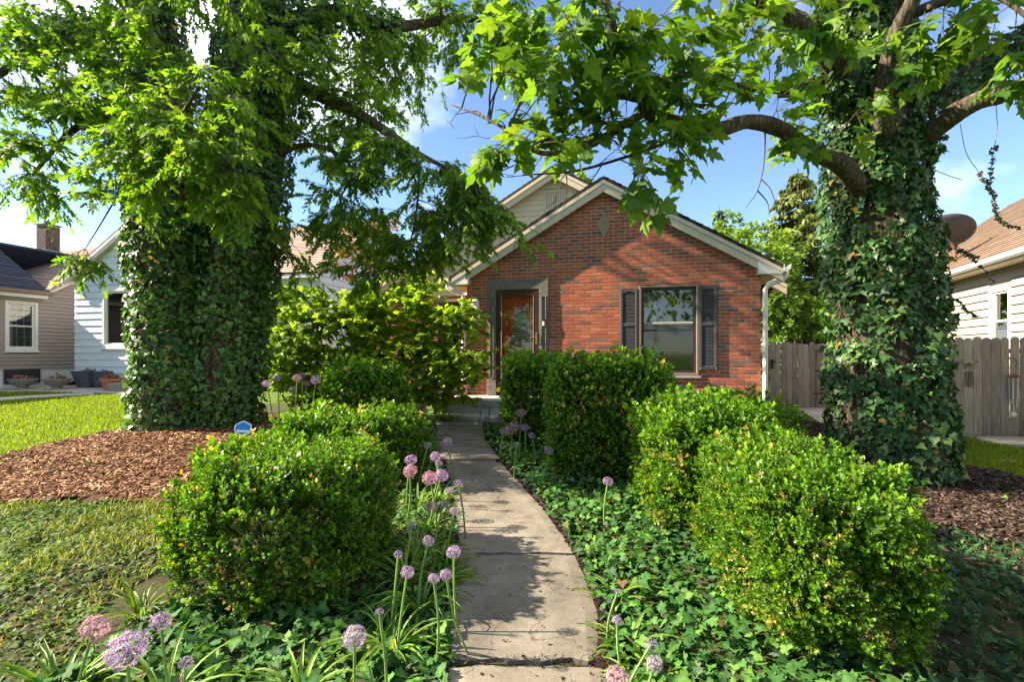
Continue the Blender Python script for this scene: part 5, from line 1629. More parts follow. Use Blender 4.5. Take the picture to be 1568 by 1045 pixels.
# ------------------------------------------------------------------ the ivy-covered maple on the right
RD = 6.0
rt_base = Vector(((1358 - CX) / F * RD, RD, gzf((1358 - CX) / F * RD, RD)))
rt_root = empty('maple_tree', rt_base, 0, 'thick single-trunked maple wrapped in ivy, in the dark mulch on the right', 'tree')
rt = Tree(rt_root)
tp_ = [col(1360, 770, RD), col(1359, 735, RD), col(1358, 640, RD), col(1357, 550, RD), col(1350, 420, RD), col(1337, 310, RD), col(1334, 200, RD), col(1332, 100, RD), col(1325, -40, RD), col(1310, -260, RD)]
rt.limb(tp_, [.66, .57, .50, .48, .46, .42, .40, .38, .34, .28], 'trunk', n=22, rough=.035)
rl = [([col(1325, 300, 5.75), col(1288, 252, 5.45), col(1250, 236, 5.2), col(1196, 198, 4.95), col(1146, 186, 4.7), col(1092, 200, 4.5), col(1030, 188, 4.3), col(992, 170, 4.2), col(981, 118, 4.1), col(945, 62, 4.0), col(926, 0, 3.9), col(900, -90, 3.8)], [.11, .095, .085, .076, .07, .066, .063, .062, .055, .046, .036, .024]),
      ([col(995, 168, 4.2), col(960, 188, 4.15), col(915, 216, 4.05), col(868, 232, 3.95), col(825, 233, 3.9), col(790, 208, 3.95), col(742, 180, 4.1), col(690, 160, 4.4)], [.04, .034, .028, .024, .02, .015, .011, .005]),
      ([col(985, 150, 4.2), col(960, 145, 4.2), col(925, 140, 4.2)], [.05, .045, .035]),
      ([col(1310, 150, 5.8), col(1262, 72, 5.3), col(1232, 40, 5.1), col(1185, 12, 4.9), col(1120, -25, 4.6), col(1040, -60, 4.3)], [.13, .105, .095, .08, .06, .035]),
      ([col(1300, 130, 5.9), col(1240, 133, 5.6), col(1165, 134, 5.3), col(1100, 128, 5.1), col(1050, 100, 4.9)], [.09, .07, .05, .035, .015]),
      ([col(1352, 205, 5.45), col(1353, 150, 5.25), col(1362, 85, 5.1), col(1385, 25, 4.95), col(1420, -50, 4.8), col(1440, -140, 4.6)], [.10, .085, .078, .072, .065, .05]),
      ([col(1400, 225, 5.8), col(1440, 190, 5.5), col(1490, 158, 5.25), col(1568, 134, 5.0), col(1660, 110, 4.7), col(1800, 60, 4.4)], [.13, .115, .10, .09, .075, .05]),
      ([col(1400, 170, 6.1), col(1450, 125, 6.1), col(1500, 100, 6.1), col(1580, 66, 6.1), col(1700, 0, 6.1)], [.16, .13, .12, .11, .08]),
      ([col(1300, 160, 6.0), col(1250, 140, 6.2), col(1190, 145, 6.4)], [.1, .08, .04]),
      ([col(1060, 196, 4.45), col(1010, 222, 4.3), col(960, 240, 4.2), col(880, 262, 4.1), col(800, 268, 4.0)], [.02, .016, .013, .010, .005]),
      ([col(1400, 20, 5.0), col(1450, 0, 4.7), col(1520, -10, 4.4), col(1590, 40, 4.2)], [.05, .04, .03, .012]),
      ([col(1320, -60, 6), col(1200, -160, 5), col(1050, -230, 4.2)], [.2, .14, .06]), ([col(1330, -60, 6), col(1420, -180, 6.4), col(1600, -260, 6.6)], [.2, .14, .06])]
for pts, rr in rl:
    rt.limb(pts, rr, 'limb', n=10, rough=.075)
# bare hanging twigs
for pts in ([(1020, 195, 4.3), (1062, 255, 4.3), (1058, 283, 4.3)], [(1172, 200, 4.9), (1170, 250, 4.9), (1160, 292, 4.85), (1142, 318, 4.8)], [(1166, 275, 4.85), (1180, 290, 4.8), (1190, 320, 4.8)], [(1160, 292, 4.85), (1175, 310, 4.9), (1178, 330, 4.9)],
            [(985, 268, 4.0), (975, 310, 4.0), (955, 340, 4.0), (938, 352, 4.0)], [(850, 110, 4.0), (852, 150, 4.0), (868, 195, 4.0)], [(740, 180, 4.1), (730, 170, 4.2), (700, 175, 4.3)], [(775, 200, 4.0), (770, 188, 4.0), (760, 183, 4.0)], [(800, 215, 3.95), (812, 204, 3.95), (818, 190, 3.95)]):
    rt.tw.tube(catmull([P(*p) for p in pts], 4), lerp_list([.008, .005, .003], (len(pts) - 1) * 4 + 1), 5, False)
def twiglets(tree, k0, n, L, r0=.006):
    for i in range(n):
        pth, rad = tree.axes[int(rng.integers(k0, len(tree.axes)))]
        j = int(rng.integers(1, len(pth))); s = np.array(pth[j])
        d = unit(in_ball(1)[0] + .3 * unit(np.array(pth[-1]) - s) + np.array([0, 0, -.1])); l = L * rng.uniform(.4, 1.2)
        p = [s + d * l * t + .06 * l * in_ball(1)[0] * (t > 0) for t in (0, .3, .6, 1)]
        tree.tw.tube(p, [r0, r0 * .75, r0 * .5, r0 * .25], 4, False)
        for q in range(3):
            b = p[1] + (p[3] - p[1]) * rng.random(); e = b + unit(d + .9 * in_ball(1)[0]) * l * rng.uniform(.25, .5)
            tree.tw.tube([b, (b + e) / 2 + .04 * l * in_ball(1)[0], e], [r0 * .5, r0 * .4, r0 * .2], 3, False)
twiglets(rt, 1, 110, .45)
RCL = [cl(795, 45, 3.7, 55, 45, .35, 3, 4), cl(870, 35, 3.8, 60, 45, .4, 4, 5), cl(940, 100, 3.9, 60, 60, .4, 4, 5), cl(1030, 60, 4.1, 80, 55, .5, 5, 5), cl(1120, 60, 4.4, 70, 55, .5, 4, 5), cl(830, 110, 3.8, 55, 35, .3, 3, 4), cl(1010, 195, 4.0, 70, 22, .3, 3, 4), cl(885, 190, 3.9, 60, 22, .3, 3, 4), cl(800, 232, 3.95, 50, 12, .25, 3, 4),
       cl(1000, 250, 3.9, 26, 24, .15, 2, 4), cl(1070, 140, 4.3, 70, 35, .4, 3, 4), cl(1215, 195, 4.9, 45, 25, .25, 3, 4), cl(1180, 110, 4.7, 40, 40, .4, 2, 4), cl(1275, 25, 4.6, 60, 30, .35, 3, 5), cl(1290, 160, 4.9, 35, 25, .2, 1, 4), cl(1450, 30, 4.6, 80, 35, .4, 4, 5), cl(1545, 95, 4.4, 35, 30, .3, 3, 4), cl(1530, 15, 4.3, 50, 25, .3, 2, 4), cl(960, 20, 3.7, 60, 40, .3, 3, 5), cl(1330, 40, 4.5, 40, 30, .2, 1, 4), cl(730, 90, 4.0, 25, 25, .2, 1, 4), cl(1060, 185, 4.2, 40, 20, .2, 2, 4), cl(900, 170, 4.0, 40, 25, .2, 2, 4)]
pos, dirs, nrm, sz = rt.grow(RCL, .24, 5, NORPAL, .17, droop=.45, up=1.0, flat=.5, rad=.009)
scatter_leaves('crown', MAPLE, dirs, nrm, pos, sz, colmix(len(pos), NORPAL, .15), MAT['maple_leaf'], rt_root, 300, 'crown')
hi = [((4.6, 5.8, 8.2), (3.8, 2.8, 1.6), 14, 8), ((1.8, 4.6, 7.0), (1.8, 1.8, .9), 4, 8), ((7.6, 5.2, 7.6), (2.4, 2.4, 1.4), 7, 8)]  # overhead leaves out of view, put in as shade, sparse so skylight passes
pos, dirs, nrm, sz = rt.grow(hi, .5, 7, NORPAL, .26, droop=.3, up=1, flat=.5, rad=.02)
scatter_leaves('unseen_crown', [MAPLE[0]], dirs, nrm, pos, sz, colmix(len(pos), NORPAL, .15), MAT['maple_leaf'], rt_root, 0, 'unseen_crown')
rt.finish_twigs()
ri_root = empty('ivy', rt_base + Vector((0, -.1, 0)), 0, 'dense ivy climbing the thick trunk on the right', 'ivy', 'ivy on the tree trunks')
ta = cut(rt.axes[0], 7.0)
ax = [([q[0] for q in ta], [q[1] for q in ta], 1.0), (rt.axes[8][0], rt.axes[8][1], .8), (rt.axes[7][0][:5], rt.axes[7][1][:5], .9), (rt.axes[5][0][:7], rt.axes[5][1][:7], .8), (rt.axes[9][0][:9], rt.axes[9][1][:9], .7), (rt.axes[4][0][:6], rt.axes[4][1][:6], .6)]
bz = lambda py: CH - (py - HY) / F * 5.4
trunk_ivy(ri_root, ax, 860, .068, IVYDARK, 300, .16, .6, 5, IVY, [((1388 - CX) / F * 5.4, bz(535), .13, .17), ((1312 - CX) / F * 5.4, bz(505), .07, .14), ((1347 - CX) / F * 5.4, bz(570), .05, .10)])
vm = MB()
# loose strands hanging from the right-hand limb
HANG = [[(1470, 190, 5.2), (1480, 235, 5.2), (1500, 265, 5.2), (1512, 285, 5.2), (1520, 300, 5.2), (1530, 335, 5.2), (1560, 350, 5.2)], [(1525, 160, 5.2), (1527, 200, 5.2), (1520, 240, 5.2), (1516, 280, 5.2), (1522, 310, 5.2), (1530, 335, 5.2)],
        [(1425, 240, 5.5), (1430, 258, 5.5), (1450, 268, 5.5), (1472, 275, 5.5)], [(1415, 270, 5.5), (1425, 300, 5.5), (1440, 320, 5.5)], [(1450, 365, 5.6), (1475, 385, 5.6), (1500, 405, 5.6), (1520, 430, 5.6)], [(1445, 450, 5.6), (1465, 460, 5.6), (1480, 475, 5.6), (1498, 485, 5.6)], [(1440, 400, 5.6), (1455, 430, 5.6), (1452, 460, 5.6)], [(1450, 380, 5.6), (1475, 385, 5.6), (1495, 392, 5.6)]]
hp = []
for k, h in enumerate(HANG):
    path = catmull([P(*p) for p in h], 5)
    vm.tube(path, .0045, 4, False)
    a = 4 if k < 2 else 0
    if k not in (2, 3):
        for p in path[len(path) // 3 if k < 2 else 3:]:
            for j in range(3 if k != 1 else 4):
                hp.append(np.array(p) + .02 * in_ball(1)[0])
hp = np.array(hp)
o = vm.build('vine_stems', MAT['vine'], ri_root, world=True); o['kind'] = 'stuff'
scatter_leaves('hanging_leaves', IVY_LO, np.array([0, 0, -1.0]) + .7 * rng.normal(size=hp.shape), rng.normal(size=hp.shape) + np.array([0, -1, .5]), hp, rng.uniform(.025, .055, len(hp)), colmix(len(hp), [(3, (.03, .05, .02)), (2, (.06, .04, .02))]), MAT['ivy_leaf'], ri_root, 0, 'hanging_leaves')

# ------------------------------------------------------------------ boxwood hedges
def sprig_tpl(seed, nodes=5, ll=.33, lw=.115):
    r = np.random.default_rng(seed)
    V, Ft, C = [], [], []
    def leaf(p, d, n, L, W, c):
        x = np.cross(d, n); x /= np.linalg.norm(x) + 1e-9
        k = len(V)
        V.extend([p, p + d * L * .5 + x * W, p + d * L, p + d * L * .5 - x * W]); V[k + 1] = V[k + 1] + n * .03; V[k + 3] = V[k + 3] + n * .03
        Ft.extend([(k, k + 1, k + 2), (k, k + 2, k + 3)]); C.extend([c] * 4)
    for i in range(nodes):
        t = i / (nodes - 1)
        a0 = i * math.pi / 2 + r.uniform(-.4, .4)
        for s in (0, math.pi):
            a = a0 + s
            o = np.array([math.cos(a), 0, math.sin(a)])
            d = unit(o * .85 + np.array([0, .5 + .5 * t, 0]) + .25 * r.normal(size=3))
            n = unit(np.array([0, 1.0, 0]) - o * .5 + .3 * r.normal(size=3))
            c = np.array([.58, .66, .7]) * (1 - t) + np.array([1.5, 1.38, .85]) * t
            leaf(np.array([0, t * .8, 0]), d, n, ll * r.uniform(.8, 1.15), lw * r.uniform(.85, 1.15), c)
    leaf(np.array([0, .8, 0]), unit(np.array([.1, 1, .1])), np.array([0, 0, 1.0]), ll, lw * .9, np.array([1.7, 1.5, .85]))
    k = len(V)
    V.extend([np.array([-.012, -.5, 0]), np.array([.012, -.5, 0]), np.array([0, .8, 0])]); Ft.append((k, k + 1, k + 2)); C.extend([np.array([1.0, .7, .5])] * 3)
    return np.array(V), np.array(Ft), np.array(C)
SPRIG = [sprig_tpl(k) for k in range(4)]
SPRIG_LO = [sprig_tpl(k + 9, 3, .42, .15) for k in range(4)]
BOXPAL = [(4, (.058, .145, .014)), (4, (.08, .18, .017)), (2.2, (.115, .215, .022)), (1.6, (.035, .09, .014)), (.3, (.28, .22, .08))]
def boxwood(label, cx, cy, ax_, ay_, h, n, size, rot=0.0, ex=3.6, seed=0, lump=.05, base=.05):
    z0 = gzf(cx, cy)
    root = empty('boxwood_shrub', (cx, cy, z0), 0, label, 'shrub', 'boxwood hedge blocks along the walk')
    q = rng.uniform(-1, 1, (n * 2, 3))
    f = rng.integers(0, 3, n * 2)
    q[np.arange(n * 2), f] = np.sign(q[np.arange(n * 2), f])
    w = np.where(f == 2, ax_ * ay_, np.where(f == 0, ay_ * h / 2, ax_ * h / 2))
    keep = (rng.random(n * 2) < w / w.max()) & ~((f == 2) & (q[:, 2] < 0))
    q = q[keep]
    ez = np.where(q[:, 2] < 0, 14.0, ex)[:, None]
    L = (np.abs(q[:, :2]) ** ex).sum(1) ** (1 / ex)
    L = (L[:, None] ** ez + np.abs(q[:, 2:3]) ** ez)[:, 0] ** (1 / ez[:, 0])
    q = q / L[:, None]
    g = np.sign(q) * np.abs(q) ** (ex - 1) / np.array([ax_, ay_, h / 2])[None]
    g = unit(g)
    m = len(q)
    nz = np.sin(q[:, 0] * ax_ * 5.3 + seed) * np.cos(q[:, 1] * ay_ * 4.7 + seed * 2) + .7 * np.sin(q[:, 2] * h * 5 + q[:, 0] * 6 + seed)
    nz2 = np.sin(q[:, 0] * ax_ * 13 + 2 * seed + q[:, 2] * 4) * np.sin(q[:, 1] * ay_ * 12 - seed) + np.sin(q[:, 2] * h * 9 + q[:, 0] * ax_ * 9 + seed * 3) * np.cos(q[:, 1] * ay_ * 10 + q[:, 2] * h * 6)
    s = 1 + lump * (nz + .75 * nz2) + .03 * rng.normal(size=m)
    dep = np.where(rng.random(m) < .62, rng.uniform(0, .035, m), rng.uniform(.03, .20, m))
    p = q * np.array([ax_, ay_, h / 2 - base / 2])[None] * s[:, None] - g * dep[:, None]
    p[:, 2] += h / 2 + base / 2
    thin = rng.random(m) < .42 * np.clip(1 - p[:, 2] / (.30 * h), 0, 1) + (.75 if lump > .03 else .15) * (nz2 < -.75)
    p, g, nz, nz2 = p[~thin], g[~thin], nz[~thin], nz2[~thin]
    m = len(p)
    c, s_ = math.cos(rot), math.sin(rot)
    Rz = np.array([[c, -s_, 0], [s_, c, 0], [0, 0, 1]])
    p = p @ Rz.T; g = g @ Rz.T
    d = unit(g * .75 + np.array([0, 0, .55])[None] + .45 * rng.normal(size=(m, 3)))
    T = p + np.array([cx, cy, z0])[None]
    S = size * np.exp(.20 * rng.normal(size=m))
    shoot = (rng.random(m) < .11) & (g[:, 2] > .2)
    S[shoot] *= 1.65; d[shoot] = unit(d[shoot] + np.array([0, 0, .9]))
    T = T + d * np.where(shoot, size * .5, 0)[:, None]
    cc = colmix(m, BOXPAL, .18)
    old = rng.random(m) < np.where(p[:, 2] < .72 * h, .04 + .22 * ((nz + .5 * np.sin(p[:, 2] * 9 + p[:, 0] * 8 + seed)) > .75), .01)
    cc[old] = colmix(int(old.sum()), [(2, (.22, .21, .09)), (3, (.17, .20, .06)), (1, (.28, .23, .13))], .2)
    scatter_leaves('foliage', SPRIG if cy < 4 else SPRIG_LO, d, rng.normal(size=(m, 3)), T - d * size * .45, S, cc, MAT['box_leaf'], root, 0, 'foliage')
    st = MB()
    for k in range(16):
        a = rng.uniform(0, 6.28); r0 = .3 * rng.random(); b = Vector((cx + r0 * ax_ * math.cos(a), cy + r0 * ay_ * math.sin(a), z0 - .02))
        e = Vector((cx + .8 * ax_ * math.cos(a + rng.uniform(-.4, .4)), cy + .8 * ay_ * math.sin(a), z0 + h * rng.uniform(.45, .85)))
        st.tube(catmull([b, b.lerp(e, .45) + Vector((rng.uniform(-.05, .05), rng.uniform(-.05, .05), .08)), e], 4), lerp_list([.016, .010, .004], 9), 6, False)
        for j in range(4):
            f0 = b.lerp(e, rng.uniform(.4, .9)); f1 = f0 + Vector(tuple(in_ball(1)[0] * .25)); st.tube([f0, f1], [.005, .002], 4, False)
    st.build('stems', MAT['twig'], root, world=True)
    return root
boxwood('rounded boxwood bush nearest the front on the left of the walk', -1.52, 3.38, .62, .60, .84, 10800, .060, .1, 3.1, 1, .065)
boxwood('low boxwood hedge block second from the front on the left of the walk', -1.72, 5.42, .76, .50, .71, 5600, .07, .1, 3.4, 2, .06)
boxwood('boxwood block by the alliums, farthest back on the left of the walk', -2.03, 7.0, .54, .50, 1.05, 3800, .088, .1, 3.6, 3, .04)
boxwood('big boxwood bush nearest the front on the right of the walk', 1.74, 3.12, .40, .78, .88, 11400, .060, -.05, 4.0, 4, .065)
boxwood('boxwood block second from the front on the right of the walk', 1.70, 4.52, .50, .72, .96, 7000, .07, -.05, 3.8, 5, .06)
boxwood('low boxwood block between the second right bush and the ivy trunk', 2.55, 5.75, .65, .55, .80, 1488, .085, -.05, 3.4, 8, .04)
boxwood('tall clipped boxwood block below the front window on the right of the walk', 1.11, 5.8, .66, .53, 1.25, 8500, .072, -.1, 6.0, 6, .025)
boxwood('tall clipped boxwood block before the door, nearest the steps', .30, 7.35, .38, .58, 1.13, 4200, .09, -.1, 6.0, 7, .025)

# ------------------------------------------------------------------ the large green shrub left of the door
sh_root = empty('leafy_shrub', (-2.7, 9.0, gzf(-2.7, 9.0)), 0, 'wide yellow-green leafy shrub between the left trunk and the front door', 'shrub')
sh = Tree(sh_root)
for k in range(26):
    a = rng.uniform(-1.9, 1.7); b = Vector((-2.7 + a * .75, 9.25 + rng.uniform(-.3, .3), gzf(-2.7, 9.25) - .05))
    e = Vector((-2.7 + a * 1.05 + rng.uniform(-.2, .2), 9.2 + rng.uniform(-.6, .6), rng.uniform(1.5, 2.6)))
    sh.limb([b, b.lerp(e, .5) + Vector((rng.uniform(-.15, .15), rng.uniform(-.1, .1), .15)), e], [.022, .015, .006], 'stem', 'twig', 6, 0, True, 4)
SHPAL = [(4, (.17, .29, .022)), (3, (.22, .34, .028)), (2, (.11, .21, .02)), (1, (.27, .37, .04))]
SCL = [cl(445, 530, 9.0, 40, 70, .45, 10, 6), cl(500, 550, 9.0, 50, 55, .45, 9, 6), cl(560, 590, 8.8, 80, 35, .4, 9, 6), cl(640, 610, 8.8, 60, 25, .35, 6, 6), cl(560, 520, 9.1, 80, 50, .4, 10, 6), cl(450, 560, 8.95, 50, 60, .5, 12, 6), cl(470, 480, 9.25, 60, 40, .5, 12, 6), cl(540, 500, 9.05, 70, 60, .5, 18, 6), cl(610, 480, 9.15, 70, 45, .5, 16, 6), cl(600, 560, 8.75, 70, 50, .5, 16, 6), cl(670, 530, 8.75, 55, 70, .5, 16, 6), cl(690, 600, 8.65, 45, 30, .4, 9, 6), cl(720, 560, 8.45, 28, 32, .3, 6, 6), cl(560, 440, 9.45, 40, 20, .3, 4, 6), cl(640, 440, 9.35, 45, 22, .4, 6, 6), cl(700, 480, 8.75, 35, 35, .3, 6, 6), cl(725, 500, 8.55, 22, 16, .2, 2, 5), cl(440, 470, 9.35, 30, 40, .3, 5, 6), cl(500, 590, 8.65, 60, 30, .4, 8, 6)]
SCL = [(c, r, int(nb * 1.8), nt) for (c, r, nb, nt) in SCL]
pos, dirs, nrm, sz = sh.grow(SCL, .26, 8, SHPAL, .125, droop=.3, up=1.0, flat=.55, rad=.007)
scatter_leaves('foliage', MAPLE_LO, dirs, nrm, pos, sz, colmix(len(pos), SHPAL, .15), MAT['shrub_leaf'], sh_root, 0, 'foliage')
sh.finish_twigs()

# single big-leaved plant behind the hedge below the window
bp = P(1075, 605, 5.9); bp0 = Vector((bp.x, bp.y, gzf(bp.x, bp.y)))
bl_root = empty('burdock_plant', bp0, 0, 'broad-leaved weed poking above the hedge at the window sill', 'plant')
m = MB(); tips = []
for k in range(7):
    a = k * .9 + .3; top = bp + Vector((.16 * math.cos(a), .12 * math.sin(a), rng.uniform(-.10, .12)))
    m.tube([bp0, bp0.lerp(top, .6) + Vector((0, 0, .05)), top], [.01, .008, .005], 5, False); tips.append((top, Vector((math.cos(a), math.sin(a) * .8, rng.uniform(-.5, .3)))))
m.build('stems', MAT['green_stem'], bl_root, world=True)
BIGL = leaf_tpl([(0, 0), (.25, .02), (.42, .25), (.40, .5), (.22, .8), (0, 1)], .4, 0, .15, .15)
for i, (t, d) in enumerate(tips):
    me = np_mesh('leaf', BIGL[0], BIGL[1], np.tile(np.array([[.15, .28, .05]]) * rng.uniform(.8, 1.3), (len(BIGL[0]), 1))); me.materials.append(MAT['shrub_leaf'])
    o = link('leaf', me, bl_root); R = frames(np.array([tuple(d)]), np.array([[0, -.4, 1.0]]))[0] * rng.uniform(.16, .26)
    o.matrix_basis = Matrix([[*R[r], (t - bp0)[r]] for r in range(3)] + [[0, 0, 0, 1]])

# ------------------------------------------------------------------ ground ivy and leaf litter
def sample_poly(poly, n):
    pl = np.array([(p[0], p[1]) for p in poly]); x0, y0 = pl.min(0); x1, y1 = pl.max(0)
    out = []
    tot = 0
    while tot < n:
        q = np.stack([rng.uniform(x0, x1, n * 2), rng.uniform(y0, y1, n * 2)], 1)
        q = q[inside(pl, q[:, 0], q[:, 1])]
        out.append(q); tot += len(q)
    return np.concatenate(out)[:n]
def area(poly):
    pl = np.array([(p[0], p[1]) for p in poly]); x, y = pl[:, 0], pl[:, 1]
    return abs((x * np.roll(y, -1) - y * np.roll(x, -1)).sum()) / 2

GIVY = [(4, (.035, .10, .024)), (4, (.055, .14, .03)), (2, (.085, .185, .036)), (1.0, (.06, .105, .06)), (.6, (.13, .23, .045)), (.25, (.16, .10, .05))]
def ground_ivy(name, label, poly, dens, size, h, n_obj, pal=GIVY, tpl=IVY, tilt=.5):
    n = int(area(poly) * dens)
    q = sample_poly(poly, n)
    lump = .5 + .5 * np.sin(q[:, 0] * 7.1) * np.cos(q[:, 1] * 6.3 + q[:, 0] * 2)
    z = gz(q[:, 0], q[:, 1]) + .02 + h * (.25 + .75 * lump) * rng.random(n)
    pos = np.stack([q[:, 0], q[:, 1], z], 1)
    nrm = np.array([-.15, -.15, 1.0])[None] + tilt * rng.normal(size=(n, 3))
    a = rng.random(n) * 2 * math.pi
    d = np.stack([np.cos(a), np.sin(a), -.25 * np.ones(n)], 1)
    root = empty(name, (float(q[:, 0].mean()), float(q[:, 1].mean()), 0), 0, label, 'ground cover', None, 'stuff')
    scatter_leaves('leaves', tpl, d, nrm, pos, size * rng.uniform(.55, 1.3, n), colmix(n, pal, .16), MAT['ground_leaf'], root, n_obj, 'leaves')
    return root
def edge_pts(tab, ys, dx):
    return [G(wx(tab, y) + dx(y), y) for y in ys]
YS = [1090, 1000, 930, 857, 800, 750, 709, 680, 655]
RE_ = edge_pts(WR, YS, lambda y: 5 * (y - 540) / 300)
ivr = RE_ + [Vector((.9, 8.3, 0)), Vector((.9, 6.6, 0)), Vector((1.3, 5.2, 0)), Vector((1.5, 3.6, 0)), Vector((2.0, 1.9, 0)), Vector((1.8, 1.2, 0))]
ground_ivy('ground_ivy', 'glossy ivy carpet between the walk and the right-hand hedges', ivr, 1000, .062, .14, 300)
ivl = [G(-40, 1120), G(700, 1120), G(692, 1040), G(684, 985), G(640, 930), G(580, 905), G(480, 920), G(330, 915), G(240, 940), G(180, 985)]
ground_ivy('ground_ivy', 'dark ivy patch at the foot of the near left bush, bottom of the picture', ivl, 950, .066, .11, 250)
LE_ = edge_pts(WL, YS[1:], lambda y: (1 + 4 * math.sin(y * .05)) * (y - 540) / 300)
ivl2 = LE_ + [Vector((-1.5, 8.3, 0)), Vector((-1.35, 6.4, 0)), Vector((-1.1, 5.0, 0)), Vector((-.95, 3.6, 0)), Vector((-.8, 2.6, 0))]
ground_ivy('ground_ivy', 'ivy and low leaves along the left edge of the walk', ivl2, 620, .055, .11, 0)
ivr2 = [Vector((1.5, 1.3, 0)), Vector((1.9, 2.2, 0)), Vector((2.0, 1.2, 0)), Vector((4.2, 1.2, 0)), Vector((5.4, 2.6, 0)), Vector((6.2, 3.6, 0)), G(1640, 850), G(1540, 838), G(1440, 815), Vector((2.6, 4.3, 0)), Vector((2.3, 2.6, 0)), Vector((1.9, 2.4, 0))]
ground_ivy('ground_ivy', 'dark ivy and weeds on the ground right of the near right bush', ivr2, 700, .05, .08, 0, [(4, (.022, .06, .026)), (3, (.035, .085, .03)), (2, (.06, .12, .035)), (.4, (.16, .10, .06))], IVY_LO)
ivl3 = [G(-120, 775), G(240, 772), Vector((-2.35, 4.2, 0)), Vector((-2.45, 3.0, 0)), Vector((-2.1, 2.2, 0)), G(180, 1060), G(-160, 1060), Vector((-4.6, 2.6, 0))]
ground_ivy('ground_ivy', 'sunlit small-leaved ivy and grass left of the near left bush', ivl3, 1300, .036, .05, 0, [(4, (.06, .105, .028)), (3, (.08, .13, .03)), (2, (.10, .15, .04)), (.5, (.14, .10, .05))], IVY_LO, .5)

# grass
def grass(name, label, poly, dens, h, pal, w=.006, lean=.35, patchy=None):
    n = int(area(poly) * dens)
    q = sample_poly(poly, n)
    if patchy is not None:
        q = q[rng.random(n) < patchy(q[:, 0], q[:, 1])]; n = len(q)
    z = gz(q[:, 0], q[:, 1])
    a = rng.random(n) * 2 * math.pi
    L = h * rng.uniform(.5, 1.3, n)
    ln = lean * rng.random(n)[:, None] * np.stack([np.cos(a), np.sin(a)], 1) * L[:, None]
    sd = np.stack([-np.sin(a), np.cos(a)], 1) * w
    b = np.stack([q[:, 0], q[:, 1], z], 1)
    V = np.zeros((n, 5, 3))
    V[:, 0] = b; V[:, 0, :2] += sd; V[:, 1] = b; V[:, 1, :2] -= sd
    m = b.copy(); m[:, :2] += ln * .4; m[:, 2] += L * .6
    V[:, 2] = m; V[:, 2, :2] += sd * .8; V[:, 3] = m; V[:, 3, :2] -= sd * .8
    V[:, 4] = b; V[:, 4, :2] += ln * 1.3; V[:, 4, 2] += L * .95
    f = np.array([(0, 1, 3), (0, 3, 2), (2, 3, 4)])
    Ft = (f[None] + (np.arange(n) * 5)[:, None, None]).reshape(-1, 3)
    c = np.repeat(colmix(n, pal, .18), 5, axis=0)
    me = np_mesh(name, V.reshape(-1, 3), Ft, c)
    return tag(link(name, me, None, MAT['grass_leaf']), label, 'grass', None, 'stuff')
LAWN = [(4, (.16, .235, .016)), (3, (.21, .275, .02)), (1, (.27, .29, .035)), (1, (.11, .19, .016))]
lawn_l = [G(-260, 760), G(0, 701), G(90, 680), G(180, 663), G(215, 655), G(260, 640), G(330, 625), G(330, 606), G(215, 606), G(145, 606.5), G(60, 611), G(-60, 620), G(-400, 640)]
grass('grass', 'bright sunlit lawn before the white and taupe houses', lawn_l, 900, .055, LAWN, .006)
lawn_l2 = [G(-60, 613), G(60, 606), G(112, 602.5), G(60, 601.5), G(-60, 602.5)]
grass('grass', 'thin strip of lawn between the pale path and the bowl planters', lawn_l2, 700, .06, LAWN, .009)
lawn_r = [G(1440, 672), G(1500, 675), G(1545, 686), G(1660, 694), G(1800, 740), G(1620, 752), G(1568, 738), G(1510, 722), G(1455, 715), G(1400, 690)]
grass('grass', 'strip of lawn between the right trunk and the board fence', lawn_r, 1800, .06, LAWN, .006)
RGH = [(3, (.17, .22, .02)), (3, (.23, .265, .028)), (1.2, (.29, .26, .06)), (.6, (.28, .19, .08))]
grass('rough_grass', 'patchy yellow-green grass growing through the ivy, left foreground', ivl3, 3400, .075, RGH, .0032, 1.1, lambda x, y: np.clip(.35 + .5 * np.sin(x * 2.9 + 1) * np.cos(y * 2.3) + .35 * np.sin(x * 6.1 - y * 4.7), .03, 1) * np.clip(.25 + .32 * (y - 2.2), .15, 1))
grass('rough_grass', 'thin grass and weeds in the ivy at the right edge', ivr2, 110, .10, [(3, (.06, .12, .03)), (2, (.1, .16, .04)), (1, (.2, .16, .09))], .0035, .8)

